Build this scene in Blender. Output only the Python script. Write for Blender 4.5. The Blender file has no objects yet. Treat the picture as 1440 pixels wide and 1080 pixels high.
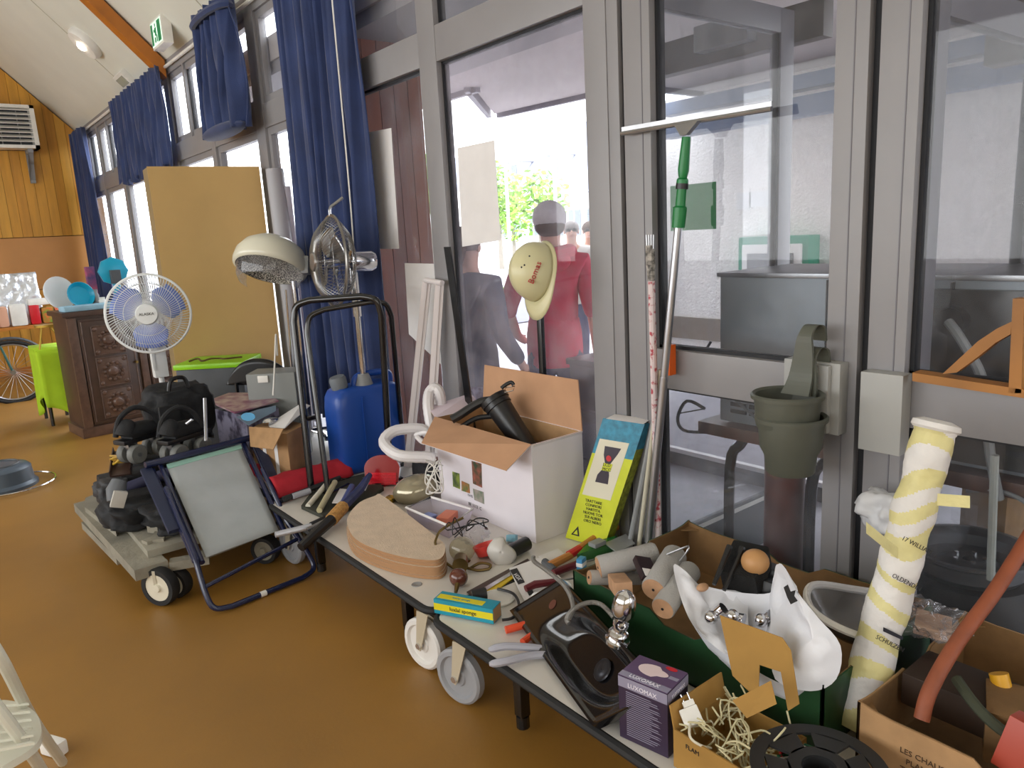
import bpy, bmesh, math, random
from mathutils import Matrix, Vector, noise
V=Vector
random.seed(7)
rnd=random.uniform
SC=bpy.context.scene; COL=SC.collection
# ---------------------------------------------------------------- camera
F=1050.0; H=1.55; CAM=V((0,0,H))
CX=V((0.781,-0.622,-0.054)); CD=V((-0.166,-0.123,-0.978)); 
CF=V((0.602,0.773,-0.199)).normalized(); CX=(CX-CF*CX.dot(CF)).normalized(); CD=CF.cross(CX)
cam=bpy.data.objects.new('camera',bpy.data.cameras.new('camera')); COL.objects.link(cam)
mw=Matrix.Identity(4)
for i in range(3):
    mw[i][0]=CX[i]; mw[i][1]=-CD[i]; mw[i][2]=-CF[i]; mw[i][3]=CAM[i]
cam.matrix_world=mw; cam.data.sensor_width=36; cam.data.lens=36*F/1440; cam.data.clip_start=.05; cam.data.clip_end=300
SC.camera=cam
SC.view_settings.view_transform='Standard'; SC.view_settings.look='None'; SC.view_settings.gamma=1; SC.view_settings.use_curve_mapping=False
SC.view_settings.exposure=0.0
SC.cycles.use_denoising=True; SC.cycles.max_bounces=10; SC.cycles.diffuse_bounces=5; SC.cycles.glossy_bounces=4; SC.cycles.transparent_max_bounces=24
SC.cycles.transmission_bounces=6; SC.cycles.caustics_reflective=False; SC.cycles.caustics_refractive=False; SC.cycles.sample_clamp_indirect=6
# ---------------------------------------------------------------- sky and added fill light
W=bpy.data.worlds.new('sky'); SC.world=W; W.use_nodes=True
nt=W.node_tree; bg=nt.nodes['Background']
tc=nt.nodes.new('ShaderNodeTexCoord'); sx=nt.nodes.new('ShaderNodeSeparateXYZ'); cr=nt.nodes.new('ShaderNodeValToRGB')
nt.links.new(tc.outputs['Generated'],sx.inputs[0]); nt.links.new(sx.outputs['Z'],cr.inputs[0]); nt.links.new(cr.outputs[0],bg.inputs[0])
cr.color_ramp.elements[0].color=(.95,.97,1,1); cr.color_ramp.elements[1].color=(.86,.93,1,1)
bg.inputs[1].default_value=8.0
def area(name,loc,rot,sx_,sy_,power,col=(1,1,1)):
    l=bpy.data.lights.new(name,'AREA'); l.shape='RECTANGLE'; l.size=sx_; l.size_y=sy_; l.energy=power; l.color=col
    o=bpy.data.objects.new(name,l); COL.objects.link(o); o.location=loc; o.rotation_euler=rot; return o
# interior fill added in front of the left and rear walls, no windows there
area('window_daylight',(-4.7,4.0,2.2),(0,math.radians(-90),0),2.4,12,430,(.95,.98,1))
area('window_daylight_rear',(-1.0,-3.2,2.2),(math.radians(90),0,math.radians(0)),5,2.2,62,(1,.99,.97))
# ---------------------------------------------------------------- helpers
def ray(px,py): return CX*((px-720)/F)+CD*((py-540)/F)+CF
def at_z(px,py,z): d=ray(px,py); return CAM+d*((z-H)/d.z)
def at_x(px,py,x): d=ray(px,py); return CAM+d*(x/d.x)
def at_y(px,py,y): d=ray(px,py); return CAM+d*(y/d.y)
def at_d(px,py,k): return CAM+ray(px,py)*k
def high(x,y,py):
    p=V((x,y,-H)); s=(py-540)/F
    return (s*p.dot(CF)-p.dot(CD))/(CD.z-s*CF.z)
def depth(p): return (V(p)-CAM).dot(CF)
def lin(h):
    if isinstance(h,str):
        h=h.lstrip('#'); c=[int(h[i:i+2],16)/255 for i in (0,2,4)]
    else: c=h
    return tuple(x/12.92 if x<=.04045 else ((x+.055)/1.055)**2.4 for x in c)+(1,)
MC={}
def mat(name,col,rough=.5,metal=0,var=0,vs=8,bump=0,bs=60,spec=.5,coat=0,col2=None,stretch=None,emit=None,alpha=1,trans=0,sheen=0,detail=4,thr=(.35,.65)):
    if name in MC: return MC[name]
    m=bpy.data.materials.new(name); m.use_nodes=True; t=m.node_tree; b=t.nodes['Principled BSDF']
    c=lin(col); b.inputs['Base Color'].default_value=c; b.inputs['Roughness'].default_value=rough; b.inputs['Metallic'].default_value=metal
    b.inputs['Specular IOR Level'].default_value=spec; b.inputs['Coat Weight'].default_value=coat; b.inputs['Transmission Weight'].default_value=trans
    b.inputs['Sheen Weight'].default_value=sheen; b.inputs['Alpha'].default_value=alpha
    if emit: b.inputs['Emission Color'].default_value=lin(emit[0]); b.inputs['Emission Strength'].default_value=emit[1]
    if var or bump or col2:
        tcn=t.nodes.new('ShaderNodeTexCoord'); mp=t.nodes.new('ShaderNodeMapping'); t.links.new(tcn.outputs['Object'],mp.inputs[0])
        if stretch: mp.inputs['Scale'].default_value=stretch
    if var or col2:
        n=t.nodes.new('ShaderNodeTexNoise'); n.inputs['Scale'].default_value=vs; n.inputs['Detail'].default_value=detail
        t.links.new(mp.outputs[0],n.inputs['Vector']); r=t.nodes.new('ShaderNodeValToRGB'); t.links.new(n.outputs['Fac'],r.inputs[0]); t.links.new(r.outputs[0],b.inputs['Base Color'])
        e=r.color_ramp.elements; e[0].position,e[1].position=thr
        if col2: e[0].color=c; e[1].color=lin(col2)
        else:
            e[0].color=tuple(x*(1-var) for x in c[:3])+(1,); e[1].color=tuple(min(1,x*(1+var)) for x in c[:3])+(1,)
    if bump:
        n2=t.nodes.new('ShaderNodeTexNoise'); n2.inputs['Scale'].default_value=bs; n2.inputs['Detail'].default_value=3; t.links.new(mp.outputs[0],n2.inputs['Vector'])
        bm_=t.nodes.new('ShaderNodeBump'); bm_.inputs['Strength'].default_value=bump; bm_.inputs['Distance'].default_value=.01
        t.links.new(n2.outputs['Fac'],bm_.inputs['Height']); t.links.new(bm_.outputs[0],b.inputs['Normal'])
    MC[name]=m; return m
def glass(name,tint=(1,1,1),haze=.04,refl=1.0,hazecol=(.8,.8,.85),spots=True):
    m=bpy.data.materials.new(name); m.use_nodes=True; t=m.node_tree; t.nodes.clear(); N=t.nodes.new
    out=N('ShaderNodeOutputMaterial'); tr=N('ShaderNodeBsdfTransparent'); tr.inputs[0].default_value=(*tint,1)
    gl=N('ShaderNodeBsdfGlossy'); gl.inputs['Roughness'].default_value=.02; fr=N('ShaderNodeFresnel'); fr.inputs[0].default_value=1.45
    mul=N('ShaderNodeMath'); mul.operation='MULTIPLY'; mul.inputs[1].default_value=refl; t.links.new(fr.outputs[0],mul.inputs[0])
    ge=N('ShaderNodeNewGeometry'); inv=N('ShaderNodeMath'); inv.operation='SUBTRACT'; inv.inputs[0].default_value=1; t.links.new(ge.outputs['Backfacing'],inv.inputs[1])
    m0=N('ShaderNodeMath'); m0.operation='MULTIPLY'; t.links.new(mul.outputs[0],m0.inputs[0]); t.links.new(inv.outputs[0],m0.inputs[1])
    m1=N('ShaderNodeMixShader'); t.links.new(m0.outputs[0],m1.inputs[0]); t.links.new(tr.outputs[0],m1.inputs[1]); t.links.new(gl.outputs[0],m1.inputs[2])
    df=N('ShaderNodeBsdfTranslucent'); df.inputs[0].default_value=(*hazecol,1); d2=N('ShaderNodeBsdfDiffuse'); d2.inputs[0].default_value=(*hazecol,1)
    md=N('ShaderNodeMixShader'); md.inputs[0].default_value=.5; t.links.new(df.outputs[0],md.inputs[1]); t.links.new(d2.outputs[0],md.inputs[2])
    m2=N('ShaderNodeMixShader'); t.links.new(m1.outputs[0],m2.inputs[1]); t.links.new(md.outputs[0],m2.inputs[2])
    if spots:
        tcn=N('ShaderNodeTexCoord'); n=N('ShaderNodeTexNoise'); n.inputs['Scale'].default_value=2.2; n.inputs['Detail'].default_value=8; n.inputs['Roughness'].default_value=.7
        t.links.new(tcn.outputs['Object'],n.inputs['Vector']); r=N('ShaderNodeMapRange'); t.links.new(n.outputs['Fac'],r.inputs[0])
        r.inputs[1].default_value=.4; r.inputs[2].default_value=.75; r.inputs[3].default_value=haze*.4; r.inputs[4].default_value=haze*2.6; t.links.new(r.outputs[0],m2.inputs[0])
    else: m2.inputs[0].default_value=haze
    t.links.new(m2.outputs[0],out.inputs[0]); return m
def rotm(x=0,y=0,z=0):
    r=math.radians; return Matrix.Rotation(r(z),4,'Z')@Matrix.Rotation(r(y),4,'Y')@Matrix.Rotation(r(x),4,'X')
def place(p,x=0,y=0,z=0,s=1): return Matrix.Translation(V(p))@rotm(x,y,z)@Matrix.Scale(s,4)
def basis(o,u,v,w=None):
    u=V(u).normalized(); w=(V(w) if w is not None else u.cross(V(v))).normalized(); v=w.cross(u).normalized()
    m=Matrix.Identity(4)
    for i in range(3): m[i][0]=u[i]; m[i][1]=v[i]; m[i][2]=w[i]; m[i][3]=o[i]
    return m
def smooth(pts,n=6,closed=False):
    P=[V(p) for p in pts]; out=[]; L=len(P)
    rng=range(L if closed else L-1)
    for i in rng:
        if closed: a,b,c,d=P[(i-1)%L],P[i],P[(i+1)%L],P[(i+2)%L]
        else: a,b,c,d=P[max(i-1,0)],P[i],P[i+1],P[min(i+2,L-1)]
        for k in range(n):
            t=k/n; out.append(.5*((2*b)+(c-a)*t+(2*a-5*b+4*c-d)*t*t+(3*b-a-3*c+d)*t**3))
    if not closed: out.append(P[-1])
    return out
WM={}   # world matrices of built parents
class MB:
    def __init__(s,local=False): s.v=[];s.f=[];s.m=[];s.T=Matrix.Identity(4);s.local=local;s.mi=0
    def add(s,vs,fs,mi=None):
        b=len(s.v); s.v+=[s.T@V(p) for p in vs]; s.f+=[tuple(i+b for i in f) for f in fs]; s.m+=[s.mi if mi is None else mi]*len(fs); return s
    def bx(s,x0,x1,y0,y1,z0,z1,bev=0,M=None):
        old=s.T
        if M is not None: s.T=s.T@M
        if x1<x0: x0,x1=x1,x0
        if y1<y0: y0,y1=y1,y0
        if z1<z0: z0,z1=z1,z0
        if bev<=0:
            s.add([(x,y,z) for x in(x0,x1) for y in(y0,y1) for z in(z0,z1)],[(0,1,3,2),(4,6,7,5),(0,4,5,1),(2,3,7,6),(0,2,6,4),(1,5,7,3)])
        else:
            b=min(bev,(x1-x0)*.49,(y1-y0)*.49,(z1-z0)*.49); bm=bmesh.new(); bmesh.ops.create_cube(bm,size=1)
            bmesh.ops.scale(bm,vec=(x1-x0,y1-y0,z1-z0),verts=bm.verts); bmesh.ops.bevel(bm,geom=bm.edges[:],offset=b,segments=2,affect='EDGES',profile=.7)
            bm.verts.index_update(); c=V(((x0+x1)/2,(y0+y1)/2,(z0+z1)/2))
            s.add([v.co+c for v in bm.verts],[[v.index for v in f.verts] for f in bm.faces]); bm.free()
        s.T=old; return s
    def tube(s,pts,r,n=8,closed=False,caps=True):
        P=[V(p) for p in pts]; L=len(P); R=r if isinstance(r,(list,tuple)) else [r]*L
        tan=[]
        for i in range(L):
            if closed: t=P[(i+1)%L]-P[i-1]
            else: t=P[min(i+1,L-1)]-P[max(i-1,0)]
            tan.append(t.normalized() if t.length>1e-9 else V((0,0,1)))
        a=V((0,0,1)) if abs(tan[0].z)<.9 else V((1,0,0)); u=tan[0].cross(a).normalized(); vs=[]
        for i in range(L):
            u=(u-tan[i]*u.dot(tan[i])); u=u.normalized() if u.length>1e-6 else tan[i].orthogonal().normalized(); w=tan[i].cross(u)
            for k in range(n):
                an=2*math.pi*k/n; vs.append(P[i]+(u*math.cos(an)+w*math.sin(an))*R[i])
        fs=[]
        for i in range(L if closed else L-1):
            j=(i+1)%L
            for k in range(n): fs.append((i*n+k,i*n+(k+1)%n,j*n+(k+1)%n,j*n+k))
        if caps and not closed: fs.append(tuple(range(n-1,-1,-1))); fs.append(tuple((L-1)*n+k for k in range(n)))
        return s.add(vs,fs)
    def cyl(s,a,b,r,r2=None,n=16,caps=True): return s.tube([a,b],[r,r if r2 is None else r2],n,caps=caps)
    def lathe(s,prof,n=20,M=None,a0=0,a1=360):
        old=s.T
        if M is not None: s.T=s.T@M
        full=abs(a1-a0)>=359.9; k=n if full else n+1; vs=[];fs=[]
        for r,z in prof:
            for i in range(k):
                an=math.radians(a0+(a1-a0)*i/n); vs.append((r*math.cos(an),r*math.sin(an),z))
        for j in range(len(prof)-1):
            for i in range(n):
                i2=(i+1)%k; q=(j*k+i,j*k+i2,(j+1)*k+i2,(j+1)*k+i); fs.append(q)
        s.add(vs,fs); s.T=old; return s
    def ell(s,c,r,n=12,M=None,lo=-90,hi=90):
        prof=[(math.cos(math.radians(lo+(hi-lo)*i/n)),math.sin(math.radians(lo+(hi-lo)*i/n))) for i in range(n+1)]
        prof=[(max(a,1e-4),b) for a,b in prof]
        if not isinstance(r,(tuple,list)): r=(r,r,r)
        m=Matrix.Translation(V(c))@(M if M is not None else Matrix.Identity(4))@Matrix.Diagonal((*r,1)); return s.lathe(prof,int(n*1.6)+4,m)
    def prism(s,poly,t,both=True):
        P=[V(p) for p in poly]; n=V((0,0,0))
        for i in range(len(P)): n+=(P[i]-P[0]).cross(P[(i+1)%len(P)]-P[0])
        off=n.normalized()*t if not isinstance(t,Vector) else t; L=len(P)
        return s.add([p for p in P]+[p+off for p in P],[tuple(range(L-1,-1,-1)),tuple(range(L,2*L))]+[(i,(i+1)%L,(i+1)%L+L,i+L) for i in range(L)])
    def grid(s,fn,nu,nv,cu=False,cv=False):
        vs=[fn(i/(nu if cu else nu),j/nv) for i in range(nu+(0 if cu else 1)) for j in range(nv+(0 if cv else 1))]
        A=nu+(0 if cu else 1);B=nv+(0 if cv else 1); fs=[]
        for i in range(nu):
            for j in range(nv): fs.append((i*B+j,((i+1)%A)*B+j,((i+1)%A)*B+(j+1)%B,i*B+(j+1)%B))
        return s.add(vs,fs)
    def build(s,name,mats,parent=None,label=None,cat=None,group=None,kind=None,ang=35,solid=0,sub=0):
        mats=mats if isinstance(mats,(list,tuple)) else [mats]
        o=None; W0=Matrix.Identity(4)
        if parent is None:
            vs=s.v
            if not s.local and kind!='structure':
                lo=[min(v[i] for v in vs) for i in range(3)]; hi=[max(v[i] for v in vs) for i in range(3)]
                W0=Matrix.Translation(V(((lo[0]+hi[0])/2,(lo[1]+hi[1])/2,lo[2])))
        else: W0=WM[parent.name]
        inv=W0.inverted(); vs=s.v if (s.local) else [inv@v for v in s.v]
        me=bpy.data.meshes.new(name); me.from_pydata([tuple(v) for v in vs],[],s.f); me.validate(); 
        if len(me.polygons)==len(s.m): me.polygons.foreach_set('material_index',s.m)
        for m in mats: me.materials.append(m)
        bm=bmesh.new(); bm.from_mesh(me); bmesh.ops.recalc_face_normals(bm,faces=bm.faces); bm.to_mesh(me); bm.free()
        me.shade_smooth(); me.set_sharp_from_angle(angle=math.radians(ang))
        o=bpy.data.objects.new(name,me); COL.objects.link(o)
        if solid: md=o.modifiers.new('solid','SOLIDIFY'); md.thickness=solid; md.offset=0
        if sub: md=o.modifiers.new('sub','SUBSURF'); md.levels=sub; md.render_levels=sub
        if parent is None: o.matrix_world=W0
        else: o.parent=parent
        WM[o.name]=W0
        if label: o['label']=label
        if cat: o['category']=cat
        if group: o['group']=group
        if kind: o['kind']=kind
        return o
def thing(name,label,cat,loc=(0,0,0),rz=0,group=None,M=None):
    o=bpy.data.objects.new(name,None); COL.objects.link(o); o.empty_display_size=.1
    m=M if M is not None else Matrix.Translation(V(loc))@Matrix.Rotation(math.radians(rz),4,'Z'); o.matrix_world=m; WM[o.name]=m.copy()
    if label: o['label']=label
    if cat: o['category']=cat
    if group: o['group']=group
    return o
def adopt(o,T,name):
    M=o.matrix_world.copy(); o.data.transform(WM[T.name].inverted()@M); o.matrix_world=Matrix.Identity(4); o.parent=T; o.name=name
    for k in ('label','category','group'):
        if k in o: del o[k]
    WM[o.name]=WM[T.name]
def struct(name):
    o=bpy.data.objects.new(name,None); COL.objects.link(o); o['kind']='structure'; WM[o.name]=Matrix.Identity(4); return o
def dup(o,M,label=None,group=None):
    def cp(x,par):
        c=x.copy(); COL.objects.link(c); c.parent=par
        for ch in list(x.children): cp(ch,c)
        return c
    c=cp(o,None); c.matrix_world=M; WM[c.name]=M.copy()
    if label: c['label']=label
    if group: c['group']=group
    return c
def text(s,size,M,m,parent,name='lettering',ext=.0004,sx=1,align='CENTER'):
    c=bpy.data.curves.new(name,'FONT'); c.body=s; c.size=size; c.extrude=ext; c.align_x=align; c.align_y='CENTER'; c.resolution_u=2
    o=bpy.data.objects.new(name,c); COL.objects.link(o); bpy.context.view_layer.update()
    me=bpy.data.meshes.new_from_object(o.evaluated_get(bpy.context.evaluated_depsgraph_get())); bpy.data.objects.remove(o); bpy.data.curves.remove(c)
    me.transform(WM[parent.name].inverted()@M@Matrix.Diagonal((sx,1,1,1))); me.materials.clear(); me.materials.append(m)
    o=bpy.data.objects.new(name,me); COL.objects.link(o); o.parent=parent; WM[o.name]=WM[parent.name]; return o
def skin(name,pts,edges,rad,m,parent,root=0,sub=2,extra=None):
    """pts in the parent's local frame; one continuous skinned mesh"""
    me=bpy.data.meshes.new(name); me.from_pydata(pts,edges,[]); o=bpy.data.objects.new(name,me); COL.objects.link(o)
    o.modifiers.new('skin','SKIN'); 
    for i,r in enumerate(rad):
        d=me.skin_vertices[0].data[i]; d.radius=(r,r) if not isinstance(r,tuple) else r; d.use_root=(i==root)
    sb=o.modifiers.new('sub','SUBSURF'); sb.levels=sub; sb.render_levels=sub
    bpy.context.view_layer.update(); m2=bpy.data.meshes.new_from_object(o.evaluated_get(bpy.context.evaluated_depsgraph_get()))
    bpy.data.objects.remove(o); bpy.data.meshes.remove(me); m2.materials.clear()
    mats=m if isinstance(m,(list,tuple)) else [m]
    if extra:
        bm=bmesh.new(); bm.from_mesh(m2)
        vs=[bm.verts.new(v) for v in extra.v]
        for f,mi in zip(extra.f,extra.m):
            try: q=bm.faces.new([vs[i] for i in f]); q.material_index=mi
            except ValueError: pass
        bm.to_mesh(m2); bm.free()
    for k in mats: m2.materials.append(k)
    m2.shade_smooth(); m2.name=name
    o=bpy.data.objects.new(name,m2); COL.objects.link(o); o.parent=parent; WM[o.name]=WM[parent.name]; return o
# ---------------------------------------------------------------- materials
ALU=mat('anodised_aluminium','#898789',.42,.0,var=.05,vs=3,spec=.6)
ALUD=mat('aluminium_return','#6f6d74',.45,.0)
GASK=mat('black_gasket','#15151a',.6)
GLS=glass('window_glass',(.93,.94,.95),.05)
GLS1=glass('dusty_window_glass',(.93,.93,.95),.10,1.0,(.85,.8,.88))  # smears, with haze raised to imitate the bright veil of glare
WHITE=mat('white_plastic','#e4e2dc',.4,var=.05,vs=10)
CREAM=mat('cream_plastic','#d9d3c0',.35)
BLACK=mat('black_plastic','#141416',.35)
BLACKM=mat('black_metal','#0d0d0f',.25,spec=.7)
RUBBER=mat('black_rubber','#1a1a1b',.7)
CHROME=mat('chrome','#d8d8dc',.12,1)
STEEL=mat('brushed_steel','#a8a8aa',.32,1,var=.1)
GREY=mat('grey_plastic','#8d8f90',.5,var=.08)
GREYD=mat('dark_grey_plastic','#4b4e52',.5,var=.1)
CARD=mat('brown_cardboard','#a9845c',.85,var=.1,vs=14,bump=.1)
CARDD=mat('dark_cardboard','#7f603c',.88,var=.14,vs=12,bump=.12)
PAPER=mat('white_paper','#e6e3e2',.8,var=.03)
NAVY=mat('navy_paint','#1b2340',.3,spec=.6)
CLOTHN=mat('navy_curtain_cloth','#23335e',.85,var=.18,vs=5,bump=.15,bs=120,sheen=.2)
RED=mat('red_plastic','#c4202a',.3)
DKRED=mat('dark_red_handle','#5e1620',.35)
WOODO=mat('orange_pine','#b5722a',.45,var=.2,vs=6,stretch=(1,1,8))
INK=mat('black_ink','#1b1a1c',.6)
CLEAR=glass('clear_plastic',(.93,.93,.95),.1,1.2,(.9,.9,.93))
# ================================================================ SETTING
WX=2.10
FLOOR=mat('brown_resin_floor','#936823',.55,var=.16,vs=1.2,bump=.05,bs=90,spec=.6,coat=.4,detail=9,thr=(.3,.7)); FLOOR.node_tree.nodes['Principled BSDF'].inputs['Coat Roughness'].default_value=.38
MB().bx(-5.2,2.32,-3.6,12.4,-.12,0).build('floor',FLOOR,kind='structure')
CEIL=mat('cream_ceiling_board','#d9d9ce',.7,var=.03,vs=2)
EZ=3.24; SL=1.02; APX=-1.5; APZ=EZ+(WX-APX)*SL
def cz(x): return EZ+(WX-x)*SL
ce=MB(); t=.1
ce.prism([(WX+.1,-3.6,EZ-.1*SL),(WX+.1,12.4,EZ-.1*SL),(APX,12.4,APZ),(APX,-3.6,APZ)],V((0,0,t)))
ce.prism([(APX,-3.6,APZ),(APX,12.4,APZ),(-5.2,12.4,EZ-.1),(-5.2,-3.6,EZ-.1)],V((0,0,t)))
ce=ce.build('ceiling',CEIL,kind='structure')
# faint board joints in the ceiling
jm=mat('ceiling_joint','#b0ad98',.8)
for y in (6.1,9.0): MB().prism([(WX,y-.006,cz(WX)-.004),(WX,y+.006,cz(WX)-.004),(APX,y+.006,APZ-.004),(APX,y-.006,APZ-.004)],.003).build('joint',jm,ce)
WALLP=mat('plain_wall','#cfc4ac',.8,var=.05)
MB().bx(-5.3,-5.2,-3.6,12.4,0,3.4).build('wall_left',WALLP,kind='structure')
MB().bx(-5.2,2.3,-3.7,-3.6,0,7).build('wall_rear',WALLP,kind='structure')
# back wall: planks
YB=12.2
bw=MB(); bw.prism([(-5.2,YB+.06,0),(2.3,YB+.06,0),(2.3,YB+.06,EZ),(APX,YB+.06,APZ),(-5.2,YB+.06,EZ)],V((0,.1,0)))
bw=bw.build('wall_back',mat('back_wall_core','#5a3c18',.8),kind='structure')
PL=[mat('yellow_pine_plank_%d'%i,c,.5,var=.12,vs=3,stretch=(6,1,.6),col2=None) for i,c in enumerate(('#cb9234','#d09a3c','#c48a30','#bf862c'))]
x=2.08; i=0
while x>-1.3:
    x0=x-.118; m=PL[random.randrange(4)]
    MB().prism([(x0,YB,1.84),(x-.0035,YB,1.84),(x-.0035,YB,min(cz(x)-.02,9)),(x0,YB,cz(x0)-.02)],V((0,.05,0))).build('plank',m,bw)
    MB().prism([(x0,YB,.06),(x-.006,YB,.06),(x-.006,YB,1.12),(x0,YB,1.12)],V((0,.05,0))).build('plank',m,bw)
    x-=.118
OR=mat('orange_ply_panel','#c48c50',.5,var=.07,vs=2)
for a,b in ((2.08,.62),(.61,-.85)): MB().bx(b,a,YB-.005,YB+.05,1.13,1.83).build('panel',OR,bw)
MB().bx(-5.2,2.08,YB-.02,YB,0,.09).build('baseboard_back',WOODO,kind='structure')
# rafter
RAF=mat('orange_rafter','#b06a22',.5,var=.15,vs=3)
def rafter(y,n):
    a=V((WX-.02,y,cz(WX)-.16)); b=V((APX,y,APZ-.14))
    MB().prism([(a.x,y-.07,a.z),(b.x,y-.07,b.z),(b.x,y-.07,b.z+.14),(a.x,y-.07,a.z+.15)],V((0,.14,0))).build('trim_%d'%n,RAF,kind='structure')
rafter(7.55,1); rafter(2.2,2)
# cornice along the wall head + curtain rail
MB().bx(WX-.0,WX+.16,-3.6,12.2,3.20,3.34).build('trim_3',ALU,kind='structure')
# --- windows of the long glazed wall: post (width), transom, panes
X0,X1,XG=WX,WX+.075,WX+.045
def post(y0,y1,z0,z1,par,name='mullion'):
    MB().bx(X0,X1,y0,y1,z0,z1,.004).build(name,ALU,par)
    MB().bx(X0+.03,X1-.01,y0-.012,y0,z0,z1).build('gasket',GASK,par); MB().bx(X0+.03,X1-.01,y1,y1+.012,z0,z1).build('gasket',GASK,par)
def rail(y0,y1,z0,z1,par,name='rail'):
    MB().bx(X0+.002,X1,y0,y1,z0,z1,.004).build(name,ALU,par)
    MB().bx(X0+.03,X1-.01,y0,y1,z0-.012,z0).build('gasket',GASK,par); MB().bx(X0+.03,X1-.01,y0,y1,z1,z1+.012).build('gasket',GASK,par)
def pane(y0,y1,z0,z1,par):
    MB().bx(XG-.004,XG+.004,y0,y1,z0,z1).build('pane',GLS,par)
posts=[(3.145,3.295),(4.25,4.37),(5.36,5.52),(6.46,6.56),(7.56,7.70),(8.66,8.76),(9.78,9.9),(10.88,10.98),(12.05,12.2)]
for i in range(len(posts)-1):
    w=struct('window_%d'%(i+2)); a=posts[i]; b=posts[i+1]
    post(b[0],b[1],0,3.2,w)
    rail(a[1],b[0],2.36,2.52,w,'transom'); rail(a[1],b[0],0,.12,w); rail(a[1],b[0],3.12,3.2,w)
    pane(a[1],b[0],.12,2.36,w); pane(a[1],b[0],2.52,3.12,w)
    if i>=3: post((a[1]+b[0])/2-.02,(a[1]+b[0])/2+.02,2.52,3.12,w); 
    if 1<=i: # inner sash frame
        for z0,z1 in ((.12,2.36),(2.52,3.12)):
            MB().bx(X0+.02,X1-.005,a[1],a[1]+.05,z0,z1,.004).bx(X0+.02,X1-.005,b[0]-.05,b[0],z0,z1,.004).bx(X0+.02,X1-.005,a[1]+.05,b[0]-.05,z0,z0+.05).bx(X0+.02,X1-.005,a[1]+.05,b[0]-.05,z1-.05,z1).build('sash',ALU,w)
# bay between the door post and the 3.2 m post (big clear pane)
w=struct('window_1'); post(3.145,3.295,0,3.2,w); rail(2.145,3.145,2.36,2.52,w,'transom'); rail(2.145,3.145,0,.12,w); rail(2.145,3.145,3.12,3.2,w)
MB().bx(XG-.004,XG+.004,2.145,3.145,.12,2.36).build('pane',GLS1,w); pane(2.145,3.145,2.52,3.12,w)
MB().bx(X0-.004,X1,2.03,2.145,0,3.2,.004).bx(X0,X1,1.975,2.03,0,3.2,.004).build('mullion',ALU,w); MB().bx(X0+.02,X1,1.955,1.975,0,3.2).build('gasket',GASK,w)
MB().bx(X0+.03,X1-.01,2.145,2.157,.12,2.36).build('gasket',GASK,w)
def door(n,y0,y1,s0,s1,z1=2.42):
    d=struct('door_%d'%n)
    MB().bx(X0,X1,y1-s1,y1,.02,z1,.004).build('stile',ALU,d); MB().bx(X0,X1,y0,y0+s0,.02,z1,.004).build('stile',ALU,d)
    MB().bx(X0-.002,X0,y1-s1*.72,y1-s1*.72+.003,.02,z1).bx(X0-.002,X0,y0+s0*.4,y0+s0*.4+.003,.02,z1).build('groove',ALUD,d)
    for a,b in ((y1-s1-.012,y1-s1),(y0+s0,y0+s0+.012)): MB().bx(X0+.03,X1-.008,a,b,.02,z1).build('gasket',GASK,d)
    rail(y0+s0,y1-s1,.955,1.10,d); rail(y0+s0,y1-s1,.02,.2,d); rail(y0+s0,y1-s1,2.32,z1,d)
    pane(y0+s0,y1-s1,.2,.955,d); pane(y0+s0,y1-s1,1.10,2.32,d); return d
d1=door(1,1.062,1.953,.095,.125)
d2=door(2,-.05,1.032,.1,.105)
MB().bx(X0+.03,X1,1.032,1.062,0,3.2).build('trim_4',GASK,kind='structure')
for y0,y1,n in ((-.05,1.953,5),): MB().bx(X0,X1,y0,y1,2.43,2.55,.004).build('trim_%d'%n,ALU,kind='structure')
w=struct('window_11'); post(-.2,-.06,0,3.2,w); rail(-3.5,-.2,2.36,2.52,w,'transom'); rail(-3.5,-.2,0,.12,w); pane(-3.5,-.2,.12,2.36,w); pane(-3.5,-.2,2.52,3.2,w); post(-1.2,-1.1,0,3.2,w); post(-2.3,-2.2,0,3.2,w); 
pane(-.05,1.953,2.56,3.2,w)
PLT=mat('light_grey_housing','#a3a3a0',.4)
MB().bx(2.045,2.099,.905,1.022,.885,1.112,.003).build('push_plate',PLT,d2)
MB().bx(2.05,2.0985,1.085,1.265,.91,1.125,.004).bx(2.03,2.05,1.11,1.17,.915,1.12,.006).build('push_plate',PLT,d1)
# ceiling fixtures
def ceil_pt(px,py):
    d=ray(px,py); # EZ+(WX-x)*SL = H + d.z t ; x = d.x t
    t=(EZ+WX*SL-H)/(d.z+d.x*SL); return CAM+d*t
nrm=V((-SL,0,-1)).normalized()
p=ceil_pt(122,58); T=thing('ceiling_lamp','small round white ceiling lamp glowing on the sloping ceiling','lamp',M=basis(p,V((0,1,0)),V((1,0,-SL)),nrm))
b=MB(local=True); b.lathe([(.001,.0),(.17,.0),(.17,.04),(.15,.07),(.001,.075)],24); b.build('base',WHITE,T)
b=MB(local=True); b.ell((0,0,.075),(.05,.05,.03),8); b.build('bulb',mat('lit_lamp','#ffffff',.3,emit=('#fff6e0',9)),T)
p=ceil_pt(262,42); p=V((1.93,6.95,3.33))
T=thing('exit_sign','green and white exit sign with running man at the ceiling edge','sign',p)
MB().bx(p.x-.03,p.x+.05,p.y-.17,p.y+.17,p.z-.12,p.z+.1,.01).build('housing',WHITE,T)
g=mat('exit_green','#0c7a50',.4,emit=('#0c8a58',.25))
MB().bx(p.x-.034,p.x-.03,p.y-.15,p.y+.15,p.z-.1,p.z+.08).build('panel',mat('exit_white','#e8fff2',.4,emit=('#dfffee',.5)),T)
q=MB(); x=p.x-.036
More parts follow.
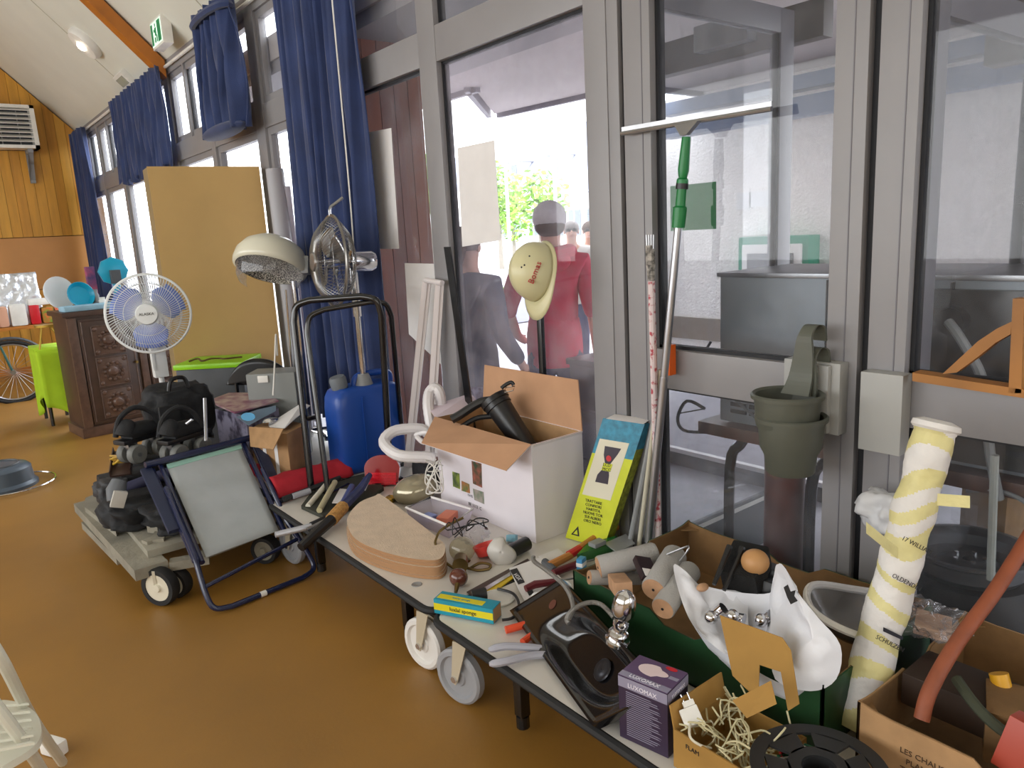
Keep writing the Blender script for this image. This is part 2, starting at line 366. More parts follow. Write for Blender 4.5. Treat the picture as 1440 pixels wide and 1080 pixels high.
q.bx(x,x+.002,p.y-.14,p.y-.05,p.z-.09,p.z+.07).bx(x,x+.002,p.y+.09,p.y+.14,p.z-.09,p.z+.07)
q.bx(x,x+.002,p.y-.01,p.y+.03,p.z-.03,p.z+.03).bx(x,x+.002,p.y+.0,p.y+.02,p.z+.038,p.z+.062).bx(x,x+.002,p.y-.03,p.y-.005,p.z-.08,p.z-.03).bx(x,x+.002,p.y+.02,p.y+.05,p.z-.08,p.z-.04).bx(x,x+.002,p.y+.03,p.y+.06,p.z,p.z+.02)
q.build('pictogram',g,T)
p=ceil_pt(178,109); M=basis(p,V((0,1,0)),V((1,0,-SL)),nrm)
T=thing('emergency_light','small rectangular white emergency light on the ceiling above far curtain','light',M=M)
MB(local=True).bx(-.17,.17,-.08,.08,0,.06,.01).build('housing',WHITE,T); MB(local=True).bx(-.13,.13,-.045,.045,.06,.066).build('lens',mat('dim_lens','#9aa39a',.2),T)
p=V((1.2,YB,2.6))
# heater on the back wall
T=thing('wall_heater','white louvred fan heater mounted high on the plank wall','heater',(1.2,YB-.25,2.75))
xa,xb=.72,1.50; za,zb=3.0,3.55; a=at_y(0,150,YB-.35); b_=at_y(56,207,YB-.35); xb=at_y(52,180,YB-.35).x; zb=at_y(30,147,YB-.35).z; za=at_y(30,208,YB-.35).z; xa=xb-.85
MB().bx(xa,xb,YB-.35,YB-.03,za,za+.04).bx(xa,xb,YB-.35,YB-.03,zb-.04,zb).bx(xa,xa+.05,YB-.35,YB-.03,za,zb).bx(xb-.05,xb,YB-.35,YB-.03,za,zb).bx(xa,xb,YB-.09,YB-.03,za,zb).build('casing',WHITE,T)
for k in range(8):
    z=za+.08+k*(zb-za-.15)/7; MB().prism([(xa+.05,YB-.33,z),(xb-.05,YB-.33,z),(xb-.05,YB-.25,z+.035),(xa+.05,YB-.25,z+.035)],.008).build('louvre',WHITE,T)
for k in range(4):
    MB().bx(xa+.05+k*.2,xa+.06+k*.2,YB-.24,YB-.23,za+.04,zb-.04).build('grille_bar',STEEL,T)
MB().bx(xa+.05,xb-.05,YB-.12,YB-.1,za+.04,zb-.04).build('core',GREYD,T)
MB().bx(xb-.14,xb-.08,YB-.06,YB,za-.42,za).bx(xb-.14,xb-.08,YB-.3,YB-.03,za-.05,za).prism([(xb-.14,YB-.28,za-.05),(xb-.14,YB-.22,za-.05),(xb-.14,YB-.04,za-.42),(xb-.14,YB-.04,za-.3)],V((.06,0,0))).build('bracket',GREY,T)
# curtains
def curtain(label,x,ya,yb,z0,z1,n,amp=.04,top=.9,slim=None,hem=None):
    b=MB(); cord=None
    def fn(u,v):
        k=1-v*(1-top); mid=(ya+yb)/2; y=mid+(ya+(yb-ya)*u-mid)*k
        if slim: y+=slim*math.sin(v*3)*.5
        ph=u*n*2*math.pi; a=amp*(1-.3*v)
        xx=x+a*math.sin(ph+.8*math.sin(v*4+u*5))+.012*math.sin(ph*2.7+v*3)
        z=z0+(z1-z0)*v
        if hem and v<.001: z+=hem*math.sin(ph*.5)
        return (xx,y+.012*math.sin(ph*1.3+v*7),z)
    b.grid(fn,n*12,14); return b.build('curtain',CLOTHN,label=label,cat='curtain',group='navy curtains',solid=.006,ang=180)
curtain('far navy full-length curtain beside the plank wall',2.0,11.15,12.1,.3,3.17,5,.05,.85)
curtain('wide navy curtain hung short above the big beige board',1.99,7.42,9.4,2.30,3.17,11,.03,1.0,hem=.03)
c3=curtain('narrow bundled navy curtain ending at transom height under the exit sign',1.94,5.28,6.08,2.36,3.22,5,.06,.9)
b=MB(); b.ell((1.93,5.72,2.38),(.085,.42,.05),10); b.build('rolled_hem',CLOTHN,c3)
b=MB(); b.tube([(1.93+.07*math.cos(a),5.68+.36*math.sin(a),3.14) for a in [i*.314 for i in range(20)]],.025,6,closed=True); b.build('heading',CLOTHN,c3)
c4=curtain('tall navy curtain falling behind the chrome fan with white cord',2.01,3.76,4.72,.42,3.2,7,.045,1.0)
b=MB(); b.tube(smooth([at_x(463,-40,1.9),at_x(467,0,1.9),at_x(494,300,1.9),at_x(500,420,1.9)],5),.004,6); b.build('cord',WHITE,c4)
b=MB(); b.tube([(2.075,5.2,3.17),(2.075,12.1,3.17)],.014,8); b.build('curtain_rail',WHITE,label='long white curtain rail along the top of the glazed wall',cat='rail')
b=MB(); b.tube([(2.07,3.6,3.2),(2.07,5.0,3.2)],.014,8); b.build('curtain_rail',WHITE,label='short white curtain rail above the tall navy curtain',cat='rail')
# ================================================================ OUTSIDE
ASPH=mat('pale_asphalt','#b4afaf',.85,var=.08,vs=3,bump=.1)
MB().bx(2.32,90,-40,90,-.14,-.02).build('ground',ASPH,kind='structure')
MB().bx(2.32,7,-3,12.3,-.1,0).build('forecourt',mat('forecourt_paving','#a3a0a6',.8,var=.1,vs=5,bump=.12),kind='structure')
SOF=mat('soffit_paint','#b9b0ad',.8,var=.04,vs=2)
p1,p2=at_z(665,122,2.8),at_z(695,160,2.8)
MB().prism([(2.18,-3,2.8),(6.9,-3,2.8),(6.9,4.85,2.8),(5.3,4.85,2.8),(p2.x,p2.y,2.8),(p1.x,p1.y,2.8),(4.03,6.6,2.8),(2.18,6.6,2.8)],V((0,0,.16))).build('canopy',SOF,kind='structure')
EDG=mat('canopy_edge_metal','#6f6a76',.5)
b=MB(); e=[(6.9,4.85),(5.3,4.85),(p2.x,p2.y),(p1.x,p1.y),(4.03,6.6)]
for i in range(len(e)-1):
    a,c=V((*e[i],0)),V((*e[i+1],0)); d=(c-a).normalized(); n=V((d.y,-d.x,0))*.03
    b.prism([a+n+V((0,0,2.76)),c+n+V((0,0,2.76)),c+n+V((0,0,3.0)),a+n+V((0,0,3.0))],.05)
b.build('canopy_edge',EDG,kind='structure')
MB().bx(2.2,3.4,-3,6.6,2.72,2.8).build('canopy_beam',mat('canopy_beam_paint','#8f898a',.7),kind='structure')
# brown boarded return wall outside
BRW=[mat('brown_board_%d'%i,c,.45,var=.12,vs=3,stretch=(5,5,.5)) for i,c in enumerate(('#6e3418','#7a3b1b','#662f16'))]
bwall=struct('brown_wall')
MB().bx(2.2,2.70,4.25,4.31,0,3.3).build('core',BRW[0],bwall)
for k in range(5): MB().bx(2.2+k*.1,2.296+k*.1,4.23,4.25,0,3.3).build('board',BRW[k%3],bwall)
# pebbledash building across the forecourt
PEB=mat('pebbledash','#efe8e2',.95,var=.07,vs=30,bump=1.0,bs=38)
pw=struct('pebble_wall')
MB().bx(6.4,6.6,1.4,5.62,.0,2.8).build('render',PEB,pw)
MB().bx(6.37,6.4,1.4,5.62,.33,.56).build('band',mat('brown_band','#7d6f62',.8,var=.1),pw)
b=MB(); b.tube([(6.28,5.45,0),(6.28,5.45,2.35)],.055,12)
for z in (1.0,1.9): b.tube([(6.28,5.45,z),(6.28,5.45,z+.06)],.075,12)
b.build('downpipe',mat('white_pipe','#cfcac6',.6),label='white vertical downpipe at the left end of the pebbledash wall',cat='pipe')
BLU=mat('slate_blue_metal','#5b6a86',.45)
for i,(z0,z1,y0,y1,x) in enumerate(((2.36,2.52,1.4,5.05,6.05),(2.58,2.70,1.4,5.1,6.1))):
    MB().bx(x-.1,x+.06,y0,y1,z0,z1,.01).build('roof_beam',BLU,label=('lower' if i==0 else 'upper')+' slate blue metal beam under the canopy before the pebbledash wall',cat='beam')
g2=thing('wall_machine','white machine with teal edge and dark window on the pebbledash wall','machine',(6.3,4.0,.7))
a=at_x(1038,334,6.2); c_=at_x(1066,384,6.2); y1,y0,z1,z0=a.y,c_.y-.5,a.z,.85
MB().bx(6.2,6.4,y0,y1,z0,z1,.02).build('body',mat('teal','#169070',.5),g2); MB().bx(6.17,6.2,y0+.05,y1-.06,z0,z1-.07,.02).build('face',WHITE,g2); MB().bx(6.15,6.17,y0+.12,y1-.13,z0+.06,z1-.15,.02).build('screen',GREYD,g2)
for (px0,px1,py0,py1) in ((1036,1056,272,294),(1054,1080,270,290)):
    a=at_x(px0,py0,6.39); c_=at_x(px1,py1,6.39); MB().bx(6.385,6.399,c_.y,a.y,c_.z,a.z).build('notice',PAPER,label='white notice stuck on the pebbledash wall, '+('left' if px0<1040 else 'right')+' one of two',cat='notice')
# open door leaves outside, perpendicular to the wall
def leaf(n,y,xa,xb,za,zb,sw=.1,th=.045,glz=True):
    d=struct('door_%d'%n); 
    MB().bx(xa,xa+sw,y,y+th,za,zb,.004).build('stile',ALUD,d); MB().bx(xb-sw,xb,y,y+th,za,zb,.004).build('stile',ALUD,d)
    MB().bx(xa+sw,xb-sw,y,y+th,zb-.1,zb,.004).build('rail',ALUD,d); MB().bx(xa+sw,xb-sw,y,y+th,za,za+.24,.004).build('rail',GREYD,d)  # tall dark bottom rail stands in for the reflection of the interior
    MB().bx(xa+sw,xb-sw,y+.02,y+.026,za+.24,zb-.1).build('pane',GLS,d); MB().bx(xb-sw-.012,xb-sw,y+.008,y+th-.008,za+.24,zb-.1).build('gasket',GASK,d)
    MB().bx(xa+sw,xb-sw,y-.002,y,za+.22,za+.24).build('sill_strip',WHITE,d); return d
leaf(3,1.93,2.2,3.16,.02,2.42,.1); leaf(4,.93,2.2,3.02,.02,2.15,.07)
# header with door closer further out, parallel to the glazed wall
hd=struct('trim_6'); ya,yb=at_x(905,110,3.25).y,at_x(1072,60,3.25).y; z0=at_x(990,92,3.25).z; z1=z0+.16
MB().bx(3.25,3.33,yb-.3,ya,z0,z1,.005).build('header',mat('dark_header','#57504e',.5),hd)
MB().bx(3.17,3.25,at_x(1050,70,3.17).y,at_x(975,90,3.17).y,z0+.05,z1+.01,.008).build('door_closer',GREY,hd)
MB().bx(3.25,3.31,yb-.1,yb-.04,0,z0,.004).build('stile',ALUD,hd)
# dark wall added on the right to block sky, its tone imitating canopy shade
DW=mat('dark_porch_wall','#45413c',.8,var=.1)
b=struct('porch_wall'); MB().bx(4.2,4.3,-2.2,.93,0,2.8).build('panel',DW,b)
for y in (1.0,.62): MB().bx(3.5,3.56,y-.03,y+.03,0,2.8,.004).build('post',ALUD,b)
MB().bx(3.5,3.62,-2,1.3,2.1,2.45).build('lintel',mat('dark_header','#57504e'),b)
# stainless catering cabinet on a table, seen through the door glass
SS=mat('stainless_sheet','#8e949a',.45,.35,var=.06)
T=thing('steel_cabinet','grey stainless steel catering cabinet with vents behind the door glass','cabinet',(2.7,1.2,.75))
cy0,cy1=.25,1.80
MB().bx(2.46,2.95,cy0,cy1,.76,1.335,.006).build('body',SS,T); MB().bx(2.45,2.97,cy0-.01,cy1+.01,1.335,1.352,.003).build('lid',STEEL,T)
MB().bx(2.455,2.459,1.355,1.36,.77,1.33).build('seam',BLACK,T); MB().bx(2.44,2.46,.95,.956,.77,1.33).build('seam',BLACK,T)
for r in range(2):
    for k in range(4): MB().bx(2.452,2.462,1.42+k*.085,1.49+k*.085,.80+r*.028,.815+r*.028).build('vent',BLACK,T)
MB().bx(2.43,2.46,.45,1.0,.78,1.31,.004).build('dark_panel',mat('smoked_panel','#3a3a3a',.25),T)
MB().cyl((2.43,.93,1.22),(2.38,.93,1.22),.04).build('socket',BLACK,T)
b=MB(); b.tube(smooth([(2.375,.93,1.22),(2.35,.88,1.17),(2.36,.82,1.05),(2.36,.79,.85),(2.4,.77,.7)],6),.014,8); b.build('grey_hose',GREY,label='pale grey drain hose curving from the steel cabinet socket',cat='hose')
b=MB(); b.tube(smooth([(2.44,1.83,1.08),(2.42,1.85,1.0),(2.42,1.75,.9),(2.42,1.6,.8),(2.42,1.58,.77)],6),.006,6); b.build('power_cable',GREYD,label='grey power cable hanging at the left edge of the steel cabinet',cat='cable')
T=thing('outdoor_table','dark wood table with black metal legs outside the door','table',(2.8,1.2,0))
TW=mat('dark_table_wood','#5a3a2c',.4,var=.2,vs=4,stretch=(1,6,1))
MB().bx(2.42,3.05,.2,1.88,.70,.75,.006).build('table_top',TW,T); 
for x,y in ((2.5,1.78),(2.5,1.42),(2.98,1.78),(2.98,.4),(2.5,.35)): MB().tube(smooth([(x,y+.0,0),(x,y,.55),(x,y-.05,.66),(x,y-.08,.70)],4),.022,8).build('leg',BLACKM,T)
T=thing('wire_rack','black wire loop holder hanging off the table end','rack',(2.45,1.95,.75))
MB().tube(smooth([(2.44,1.86,.80),(2.44,1.95,.82),(2.44,2.0,.74),(2.44,1.97,.69),(2.44,1.86,.70)],4),.007,6).build('loop',BLACKM,T)
MB().tube([(2.44,1.99,.76),(2.44,1.86,.80)],.003,6).build('wire',BLACKM,T)
# steps outside the door
b=struct('outside_step'); STN=mat('step_stone','#98949c',.8,var=.08)
MB().bx(3.7,6.3,1.95,4.0,0,.0+.11).build('riser',mat('step_riser','#67615f',.8),b); MB().bx(3.68,6.3,1.95,4.0,.11,.125,.002).build('tread',STN,b); MB().bx(3.66,3.7,1.95,4.0,.1,.127,.002).build('nosing',PAPER,b)
# green notice, white papers on the glass
MB().bx(WX+.052,WX+.055,*(lambda a,c:(c.y,a.y,c.z,a.z))(at_x(942,262,WX+.05),at_x(1006,322,WX+.05))).build('green_card',mat('green_card','#1f6e3e',.7),label='green card stuck on the door glass behind the pole',cat='card')
def sheet(c,label,x,grp=None):
    pts=[at_x(px,py,x) for px,py in c]; return MB().prism(pts,.001).build('paper_sheet',PAPER,label=label,cat='paper')
sheet(((643,208),(695,197),(704,338),(650,347)),'white paper sheet on the glass beside the red hoodie man',WX+.036)
sheet(((499,190),(550,180),(561,350),(508,350)),'white paper sheet on the glass next to the tall curtain',WX+.036)
sheet(((569,370),(612,371),(628,520),(575,470)),'white paper sheet low on the pane behind the white rails',WX+.036)
# houses, trees, lamp posts in the street
SLATE=mat('slate_roof','#8a90a2',.8,var=.08); RW=mat('white_render','#f0eeea',.9); WIN=mat('far_window','#6d7684',.3)
def house(name,label,x,pxa,pxb,gy_,ez,rz,roof,dorm=0,gable=False,wn=4,chim=None):
    ya=at_x(pxa,330,x).y; yb=at_x(pxb,330,x).y; y0,y1=min(ya,yb),max(ya,yb)
    T=thing(name,label,'house',(x,(y0+y1)/2,0)); D=9
    MB().bx(x,x+D,y0,y1,0,ez).build('walls',RW,T)
    if gable: MB().prism([(x-.1,y0-.2,ez),(x-.1,y1+.2,ez),(x-.1,(y0+y1)/2,rz)],V((D,0,0))).build('roof',roof,T)
    else: MB().prism([(x-.4,y0-.2,ez),(x+D/2,y0+1.5,rz),(x+D+.4,y0-.2,ez)],V((0,(y1-y0)+.2,0))).build('roof',roof,T)
    for k in range(wn):
        yy=y0+(k+.5)*(y1-y0)/wn
        for z in (1.2,3.9):
            if z+1.2<ez:
                f=MB().bx(x-.05,x,yy-.45,yy+.45,z,z+1.3).build('window',WIN,T); MB().bx(x-.07,x-.05,yy-.03,yy+.03,z,z+1.3).build('glazing_bar',RW,f)
    for k in range(dorm):
        yy=y0+(k+.5)*(y1-y0)/dorm; z=ez+.5; f=MB().bx(x+.3,x+2.5,yy-.6,yy+.6,z,z+1.5).build('dormer',RW,T); MB().bx(x+.25,x+.3,yy-.35,yy+.35,z+.2,z+1.3).build('pane',WIN,f)
        MB().prism([(x+.1,yy-.8,z+1.5),(x+.1,yy+.8,z+1.5),(x+.1,yy,z+2.3)],V((3,0,0))).build('dormer_roof',roof,f)
    if chim is not None: MB().bx(x+D/2-.4,x+D/2+.4,y0+chim*(y1-y0)-.4,y0+chim*(y1-y0)+.4,rz-1,rz+1.4).build('chimney',mat('brick_red','#a0564a',.8),T)
    return T
house('slate_roof_house','grey slate-roofed town house with dormers across the street',38,698,812,0,4.9,9.6,SLATE,2,wn=5)
house('low_house','low white house with small windows right of the slate house',27,772,850,0,3.3,5.0,SLATE,0,wn=3,chim=.75)
house('pale_house','pale house far off at the left of the street view',45,560,650,0,6,10,SLATE,0,wn=5)
house('garage_house','white gabled outbuilding seen through the right-hand glass',22,1402,1424,0,2.6,4.2,RW,0,gable=True,wn=1)
LEAF=[mat('leaf_%d'%i,c,.7) for i,c in enumerate(('#7fae3c','#9cc34e','#5d8a2c','#a9cc66'))]
BARK=mat('bark','#8b8578',.9)
def tree(label,x,px,py0,py1,w,n=500,name='street_tree',sz=.16):
    p=at_x(px,330,x); top=at_x(px,py0,x).z; bot=max(at_x(px,py1,x).z,.4); T=thing(name,label,'tree',(x,p.y,0),group='street trees')
    MB().tube([(x,p.y,0),(x+.05,p.y+.05,(top+bot)/2)],[.12,.05],8).build('trunk',BARK,T)
    b=MB(); R=random.Random(int(px)); c=(top+bot)/2; hh=(top-bot)/2
    for _ in range(n):
        a=V((R.gauss(0,1),R.gauss(0,1),R.gauss(0,1))).normalized()*(R.random()**.4); q=V((x+a.x*w,p.y+a.y*w,c+a.z*hh))
        u=V((R.uniform(-1,1),R.uniform(-1,1),R.uniform(-1,1))).normalized()*sz*R.uniform(.6,1.3); v=u.orthogonal().normalized()*sz*.5
        b.mi=R.randrange(4); b.add([q-u,q-v,q+u,q+v],[(0,1,2,3)])
    b.build('foliage',LEAF,T)
tree('light green street tree just right of the hanging paper sheet',20,703,225,330,.9)
tree('small round street tree left of the lamp post',24,722,250,345,1.0)
tree('bushy street tree behind the grey cap',17,760,235,330,1.1)
tree('tree seen between post and brown boards',12,603,215,300,.8)
tree('large tree seen through the right-hand glass',16,1425,110,300,2.0,900,sz=.22)
b=MB(); p=at_x(716,330,15); b.tube([(15,p.y,0),(15,p.y,5)],.05,8); b.build('lamp_post',mat('pale_metal','#c7cad0',.5),label='pale lamp post beside the small street tree',cat='post')
b=MB(); p=at_x(783,330,14); b.tube([(14,p.y,0),(14,p.y,4.2)],.05,8); b.build('lamp_post',mat('pale_metal','#c7cad0',.5),label='pale lamp post in front of the slate house',cat='post')
a=at_x(702,395,8); q=at_x(716,470,8)
T=thing('planter','grey rectangular street planter with clipped green plants','planter',(8,a.y,0))
ya,yb=at_x(686,430,8).y,at_x(722,430,8).y; zt=at_x(702,416,8).z
MB().bx(8,8.5,yb,ya,0,zt,.01).build('box',mat('planter_grey','#9a9cae',.7),T)
b=MB(); R=random.Random(4)
for _ in range(260):
    q=V((8+R.random()*.5,R.uniform(yb,ya),zt+R.random()*.16)); u=V((R.uniform(-1,1),R.uniform(-1,1),R.uniform(0,1))).normalized()*.06; v=u.orthogonal().normalized()*.02; b.mi=R.randrange(4); b.add([q-u,q-v,q+u,q+v],[(0,1,2,3)])
b.build('plants',LEAF,T)
# parked car beyond the right-hand glass
T=thing('parked_car','dark parked car seen through the right-hand glass','car',(14,at_x(1425,320,14).y,0))
yc=at_x(1432,320,14).y
CARM=mat('car_grey','#40464f',.25,spec=.7)
prof=[(-2.1,.35),(-2.15,.8),(-1.2,.95),(-.6,1.42),(.9,1.45),(1.6,.98),(2.1,.9),(2.15,.4)]
MB().prism([(13.2,yc-y,z) for y,z in prof],V((1.6,0,0))).build('body',CARM,T); MB().prism([(13.18,yc-y,z) for y,z in [(-1.0,.98),(-.55,1.36),(.85,1.38),(1.3,1.0)]],V((.03,0,0))).build('side_window',mat('car_glass','#8fa0a8',.1),T)
for k in (-1.35,1.35): MB().cyl((13.15,yc-k,.33),(13.4,yc-k,.33),.33).build('wheel',RUBBER,T)
# ================================================================ TROLLEYS
LAM=mat('white_laminate','#d6d1c9',.35,var=.04,vs=6)
FORK=mat('cream_fork','#c9bfa8',.4,.2)
TZ=.30
def rrect(x0,x1,y0,y1,r,z,n=5):
    o=[]
    for cx,cy,a in ((x1-r,y1-r,0),(x0+r,y1-r,90),(x0+r,y0+r,180),(x1-r,y0+r,270)):
        for k in range(n+1): an=math.radians(a+90*k/n); o.append(V((cx+r*math.cos(an),cy+r*math.sin(an),z)))
    return o
def trolley(name,label,x0,x1,y0,y1,wheels):
    T=thing(name,label,'trolley',((x0+x1)/2,(y0+y1)/2,0),group=None)
    MB().prism(rrect(x0+.008,x1-.008,y0+.008,y1-.008,.05,TZ-.026),.026).build('table_top',LAM,T)
    b=MB(); P=rrect(x0,x1,y0,y1,.058,TZ-.012); b.tube(P,.014,8,closed=True); b.build('edge_band',RUBBER,T)
    b=MB().bx(x0+.06,x0+.1,y0+.08,y1-.08,TZ-.085,TZ-.027).bx(x1-.1,x1-.06,y0+.08,y1-.08,TZ-.085,TZ-.027).bx(x0+.1,x1-.1,y0+.08,y0+.12,TZ-.085,TZ-.027).bx(x0+.1,x1-.1,y1-.12,y1-.08,TZ-.085,TZ-.027); b.build('under_frame',BLACKM,T)
    for (x,y) in ((x0+.1,y0+.35),(x0+.1,y1-.35),(x1-.1,y0+.35),(x1-.1,y1-.35)): MB().bx(x-.018,x+.018,y-.018,y+.018,.06,TZ-.03,.003).cyl((x,y,.02),(x,y,.06),.022,n=10).build('leg',BLACKM,T)
    for x,y,m,ang in wheels:
        r=.098; M=place((x,y,0),z=ang)
        f=MB(); f.T=M; f.bx(-.035,.035,-.035,.035,TZ-.035,TZ-.027).cyl((0,0,TZ-.06),(0,0,TZ-.035),.03)
        for s in (-1,1): f.prism([(-.03,s*.026,TZ-.06),(.03,s*.026,TZ-.06),(.05,s*.026,r-.015),(.03,s*.026,r-.02),(.02,s*.026,r)],V((0,s*.004,0)))
        f=f.build('castor',FORK,T)
        w=MB(); w.T=M@place((.035,0,r),x=90); w.lathe([(.001,-.014),(.03,-.016),(.034,-.01),(.07,-.008),(.076,-.019),(.09,-.019),(r,-.012),(r,.012),(.09,.019),(.076,.019),(.07,.008),(.034,.01),(.03,.016),(.001,.014)],28); w.build('wheel',m,f)
        h=MB(); h.T=M; h.cyl((.035,-.036,r),(.035,.036,r),.012,n=6); h.build('axle_bolt',CHROME,f)
    return T
WW=mat('white_nylon_wheel','#e6e4e0',.4); WG=mat('grey_rubber_wheel','#9b9da2',.5)
def w_at(px,py): p=at_z(px,py,.098); return p.x,p.y
trolley('platform_trolley','low white-topped trolley with black rim carrying the felt pads and white carton',1.19,2.02,2.045,3.56,[(1.245,2.16,WW,100),(1.25,3.4,WG,100),(1.95,2.2,WG,90),(1.95,3.45,WG,90)])
trolley('platform_trolley','low white-topped trolley with black rim in front carrying the black sink',1.17,2.04,.28,2.02,[(1.225,1.90,WG,103),(1.26,.45,WG,90),(1.97,1.88,WW,90),(1.97,.4,WW,90)])
trolley('platform_trolley','third trolley mostly hidden behind the felt pads under the blue jerrycan',1.24,2.02,3.60,4.90,[(1.32,3.75,WG,90),(1.32,4.75,WG,90),(1.95,3.75,WG,90),(1.95,4.75,WG,90)])
b=MB(); q=at_z(586,822,TZ); b.T=place(q+V((0,0,.0005))); b.lathe([(.001,0),(.014,0),(.018,.002),(.02,.001),(.02,0)],16); b.build('cable_grommet',GREY,bpy.data.objects['platform_trolley'])
# ================================================================ BOXES
WBOX=mat('white_printed_carton','#e4dee4',.6,var=.02,vs=5)
def carton(name,label,x0,x1,y0,y1,z0,z1,mo,mi_,t=.006,cat='box',T=None,group=None):
    T=T or thing(name,label,cat,((x0+x1)/2,(y0+y1)/2,z0),group=group)
    def wall(a):
        MB().bx(*a).build('side',mo,T)
    b=MB()
    # outer shell and inner liner as two skins of each wall
    for a,c in (((x0,x0+t,y0,y1,z0,z1),(x0+t,x0+t+.001,y0+t,y1-t,z0+t,z1-.001)),((x1-t,x1,y0,y1,z0,z1),(x1-t-.001,x1-t,y0+t,y1-t,z0+t,z1-.001)),((x0+t,x1-t,y0,y0+t,z0,z1),(x0+t,x1-t,y0+t,y0+t+.001,z0+t,z1-.001)),((x0+t,x1-t,y1-t,y1,z0,z1),(x0+t,x1-t,y1-t-.001,y1-t,z0+t,z1-.001))):
        b.mi=0; b.bx(*a); b.mi=1; b.bx(*c)
    b.mi=1; b.bx(x0+t,x1-t,y0+t,y1-t,z0,z0+t)
    b.build('carton_body',[mo,mi_],T); return T
BX0,BX1,BY0,BY1=1.805,2.083,2.215,2.92; BZ=.718
T=carton('white_carton','big white cardboard box with open flaps and small plant photos on its side','',0,0,0,0,0,0,0) if False else thing('white_carton','big white cardboard box with open flaps and small plant photos on its side','box',((BX0+BX1)/2,(BY0+BY1)/2,TZ))
carton('',None,BX0,BX1,BY0,BY1,TZ+.001,BZ,WBOX,CARD,T=T)
KR=mat('kraft_inside','#c09472',.85,var=.05)
def flap(T,pts,t=.004,outer=None,inner=None,flip=False):
    b=MB(); P=[V(p) for p in pts]; n=(P[1]-P[0]).cross(P[2]-P[0]).normalized()
    b.mi=0; b.prism(P,n*(t/2)); b.mi=1; b.prism([p+n*(t/2+.0002) for p in P],n*(t/2)); return b.build('flap',[outer or WBOX,inner or KR],T)
A=V((BX0,BY0,BZ)); B=V((BX0,BY1,BZ)); C=V((BX1,BY0,BZ)); D=V((BX1,BY1,BZ))
# left flap folded out towards the viewer; corner pixels on a plane nearer than the box
fa=at_x(712,663,BX0-.14); fb=at_x(593,624,BX0-.20)
flap(T,[A,B,fb,fa],outer=WBOX,inner=KR)
fc=at_y(606,588,BY1+.12); fd=at_y(690,538,BY1+.10)
flap(T,[D,B,at_y(602,572,BY1+.14),at_y(662,553,BY1+.10)],outer=mat('lilac_flap','#d9cbd6',.7),inner=KR)
flap(T,[C,D,V((2.088,BY1-.03,BZ+.21)),V((2.088,BY0+.02,BZ+.215))],outer=KR,inner=KR)
flap(T,[C,A,V((BX0+.02,BY0+.05,BZ-.13)),V((BX1-.02,BY0+.05,BZ-.13))],outer=KR,inner=WBOX)
# photos printed on the near side (x = BX0)
def decal(T,pts,m,name='print',t=.0006):
    return MB().prism([V(p) for p in pts],t).build(name,m,T)
PG=[mat('leaf_photo_%d'%i,c,.6,col2=d,vs=30) for i,(c,d) in enumerate((('#3e5230','#8a9a40'),('#5a7a40','#b5744a'),('#33452f','#a0584a'),('#6c8068','#a59a92')))]
xx=BX0-.0008
def dec_x(T,x,corners,m,name='print'): return decal(T,[at_x(px,py,x) for px,py in corners],m,name)
dec_x(T,xx,((636,663),(646,666),(647,688),(637,684)),PG[0],'plant_photo'); dec_x(T,xx,((649,676),(660,681),(661,694),(649,690)),PG[1],'plant_photo')
dec_x(T,xx,((663,648),(677,652),(678,686),(665,680)),PG[2],'plant_photo'); dec_x(T,xx,((665,687),(680,692),(681,709),(667,703)),PG[3],'plant_photo')
def bold(px,py,s,size,x=xx,rz=0): pass
MX=lambda p,rx=0: Matrix.Translation(p)@Matrix(((0,0,-1,0),(-1,0,0,0),(0,1,0,0),(0,0,0,1)))
text('116 %',.016,MX(at_x(661,697,xx)),INK,T); text('BE 1113  C',.022,MX(at_x(668,712,xx)),INK,T)
# black canister with clamp lever
BP=mat('satin_black_canister','#202022',.33,spec=.5)
T=thing('lever_canister','black plastic canister with long lever handle and steel clasp in white carton','canister',(1.95,2.5,.5))
p0=at_d(690,575,2.72); p1=at_d(745,630,2.50); d=(p1-p0).normalized()
top=p0+V((0,0,.02)); bot=top+V((.04,-.22,-.30)); top=at_x(697,565,1.95); bot=at_x(748,640,1.99); dirv=(bot-top).normalized(); bot=top+dirv*.30
b=MB(); b.tube([top,top+dirv*.03,top+dirv*.032,top+dirv*.3,bot+dirv*.02],[.062,.064,.058,.045,.04],24); b.build('body',BP,T)
b=MB(); b.tube([top-dirv*.02,top-dirv*.018,top+dirv*.006],[.05,.068,.068],24); b.build('lid',BP,T)
u=V((-.25,.9,-.25)).normalized(); h0=top-dirv*.01; h1=at_d(635,590,depth(top)-.02)
b=MB(); b.tube(smooth([h0,h0.lerp(h1,.35)+V((0,0,.018)),h0.lerp(h1,.8)+V((0,0,.004)),h1],5),[.02]*16,10); b.build('lever',BP,T)
h2=at_d(648,601,depth(top)-.02); b=MB(); b.tube(smooth([top+dirv*.08,top.lerp(h2,.5)+V((0,0,-.015)),h2],5),.012,8); b.build('lower_arm',BP,T)
c0=at_d(716,548,depth(top)-.06); b=MB(); r=CX; w=-CD
b.tube([c0-r*.022-w*.012,c0+r*.018-w*.004,c0+r*.026+w*.016,c0-r*.014+w*.01],.0025,6,closed=True); b.build('clasp',CHROME,T)
b=MB(); b.tube(smooth([c0+r*.02+w*.02,c0+r*.01+w*.032,c0-r*.012+w*.024,c0-r*.035+w*.006],4),.009,8); b.build('strap',BP,T)
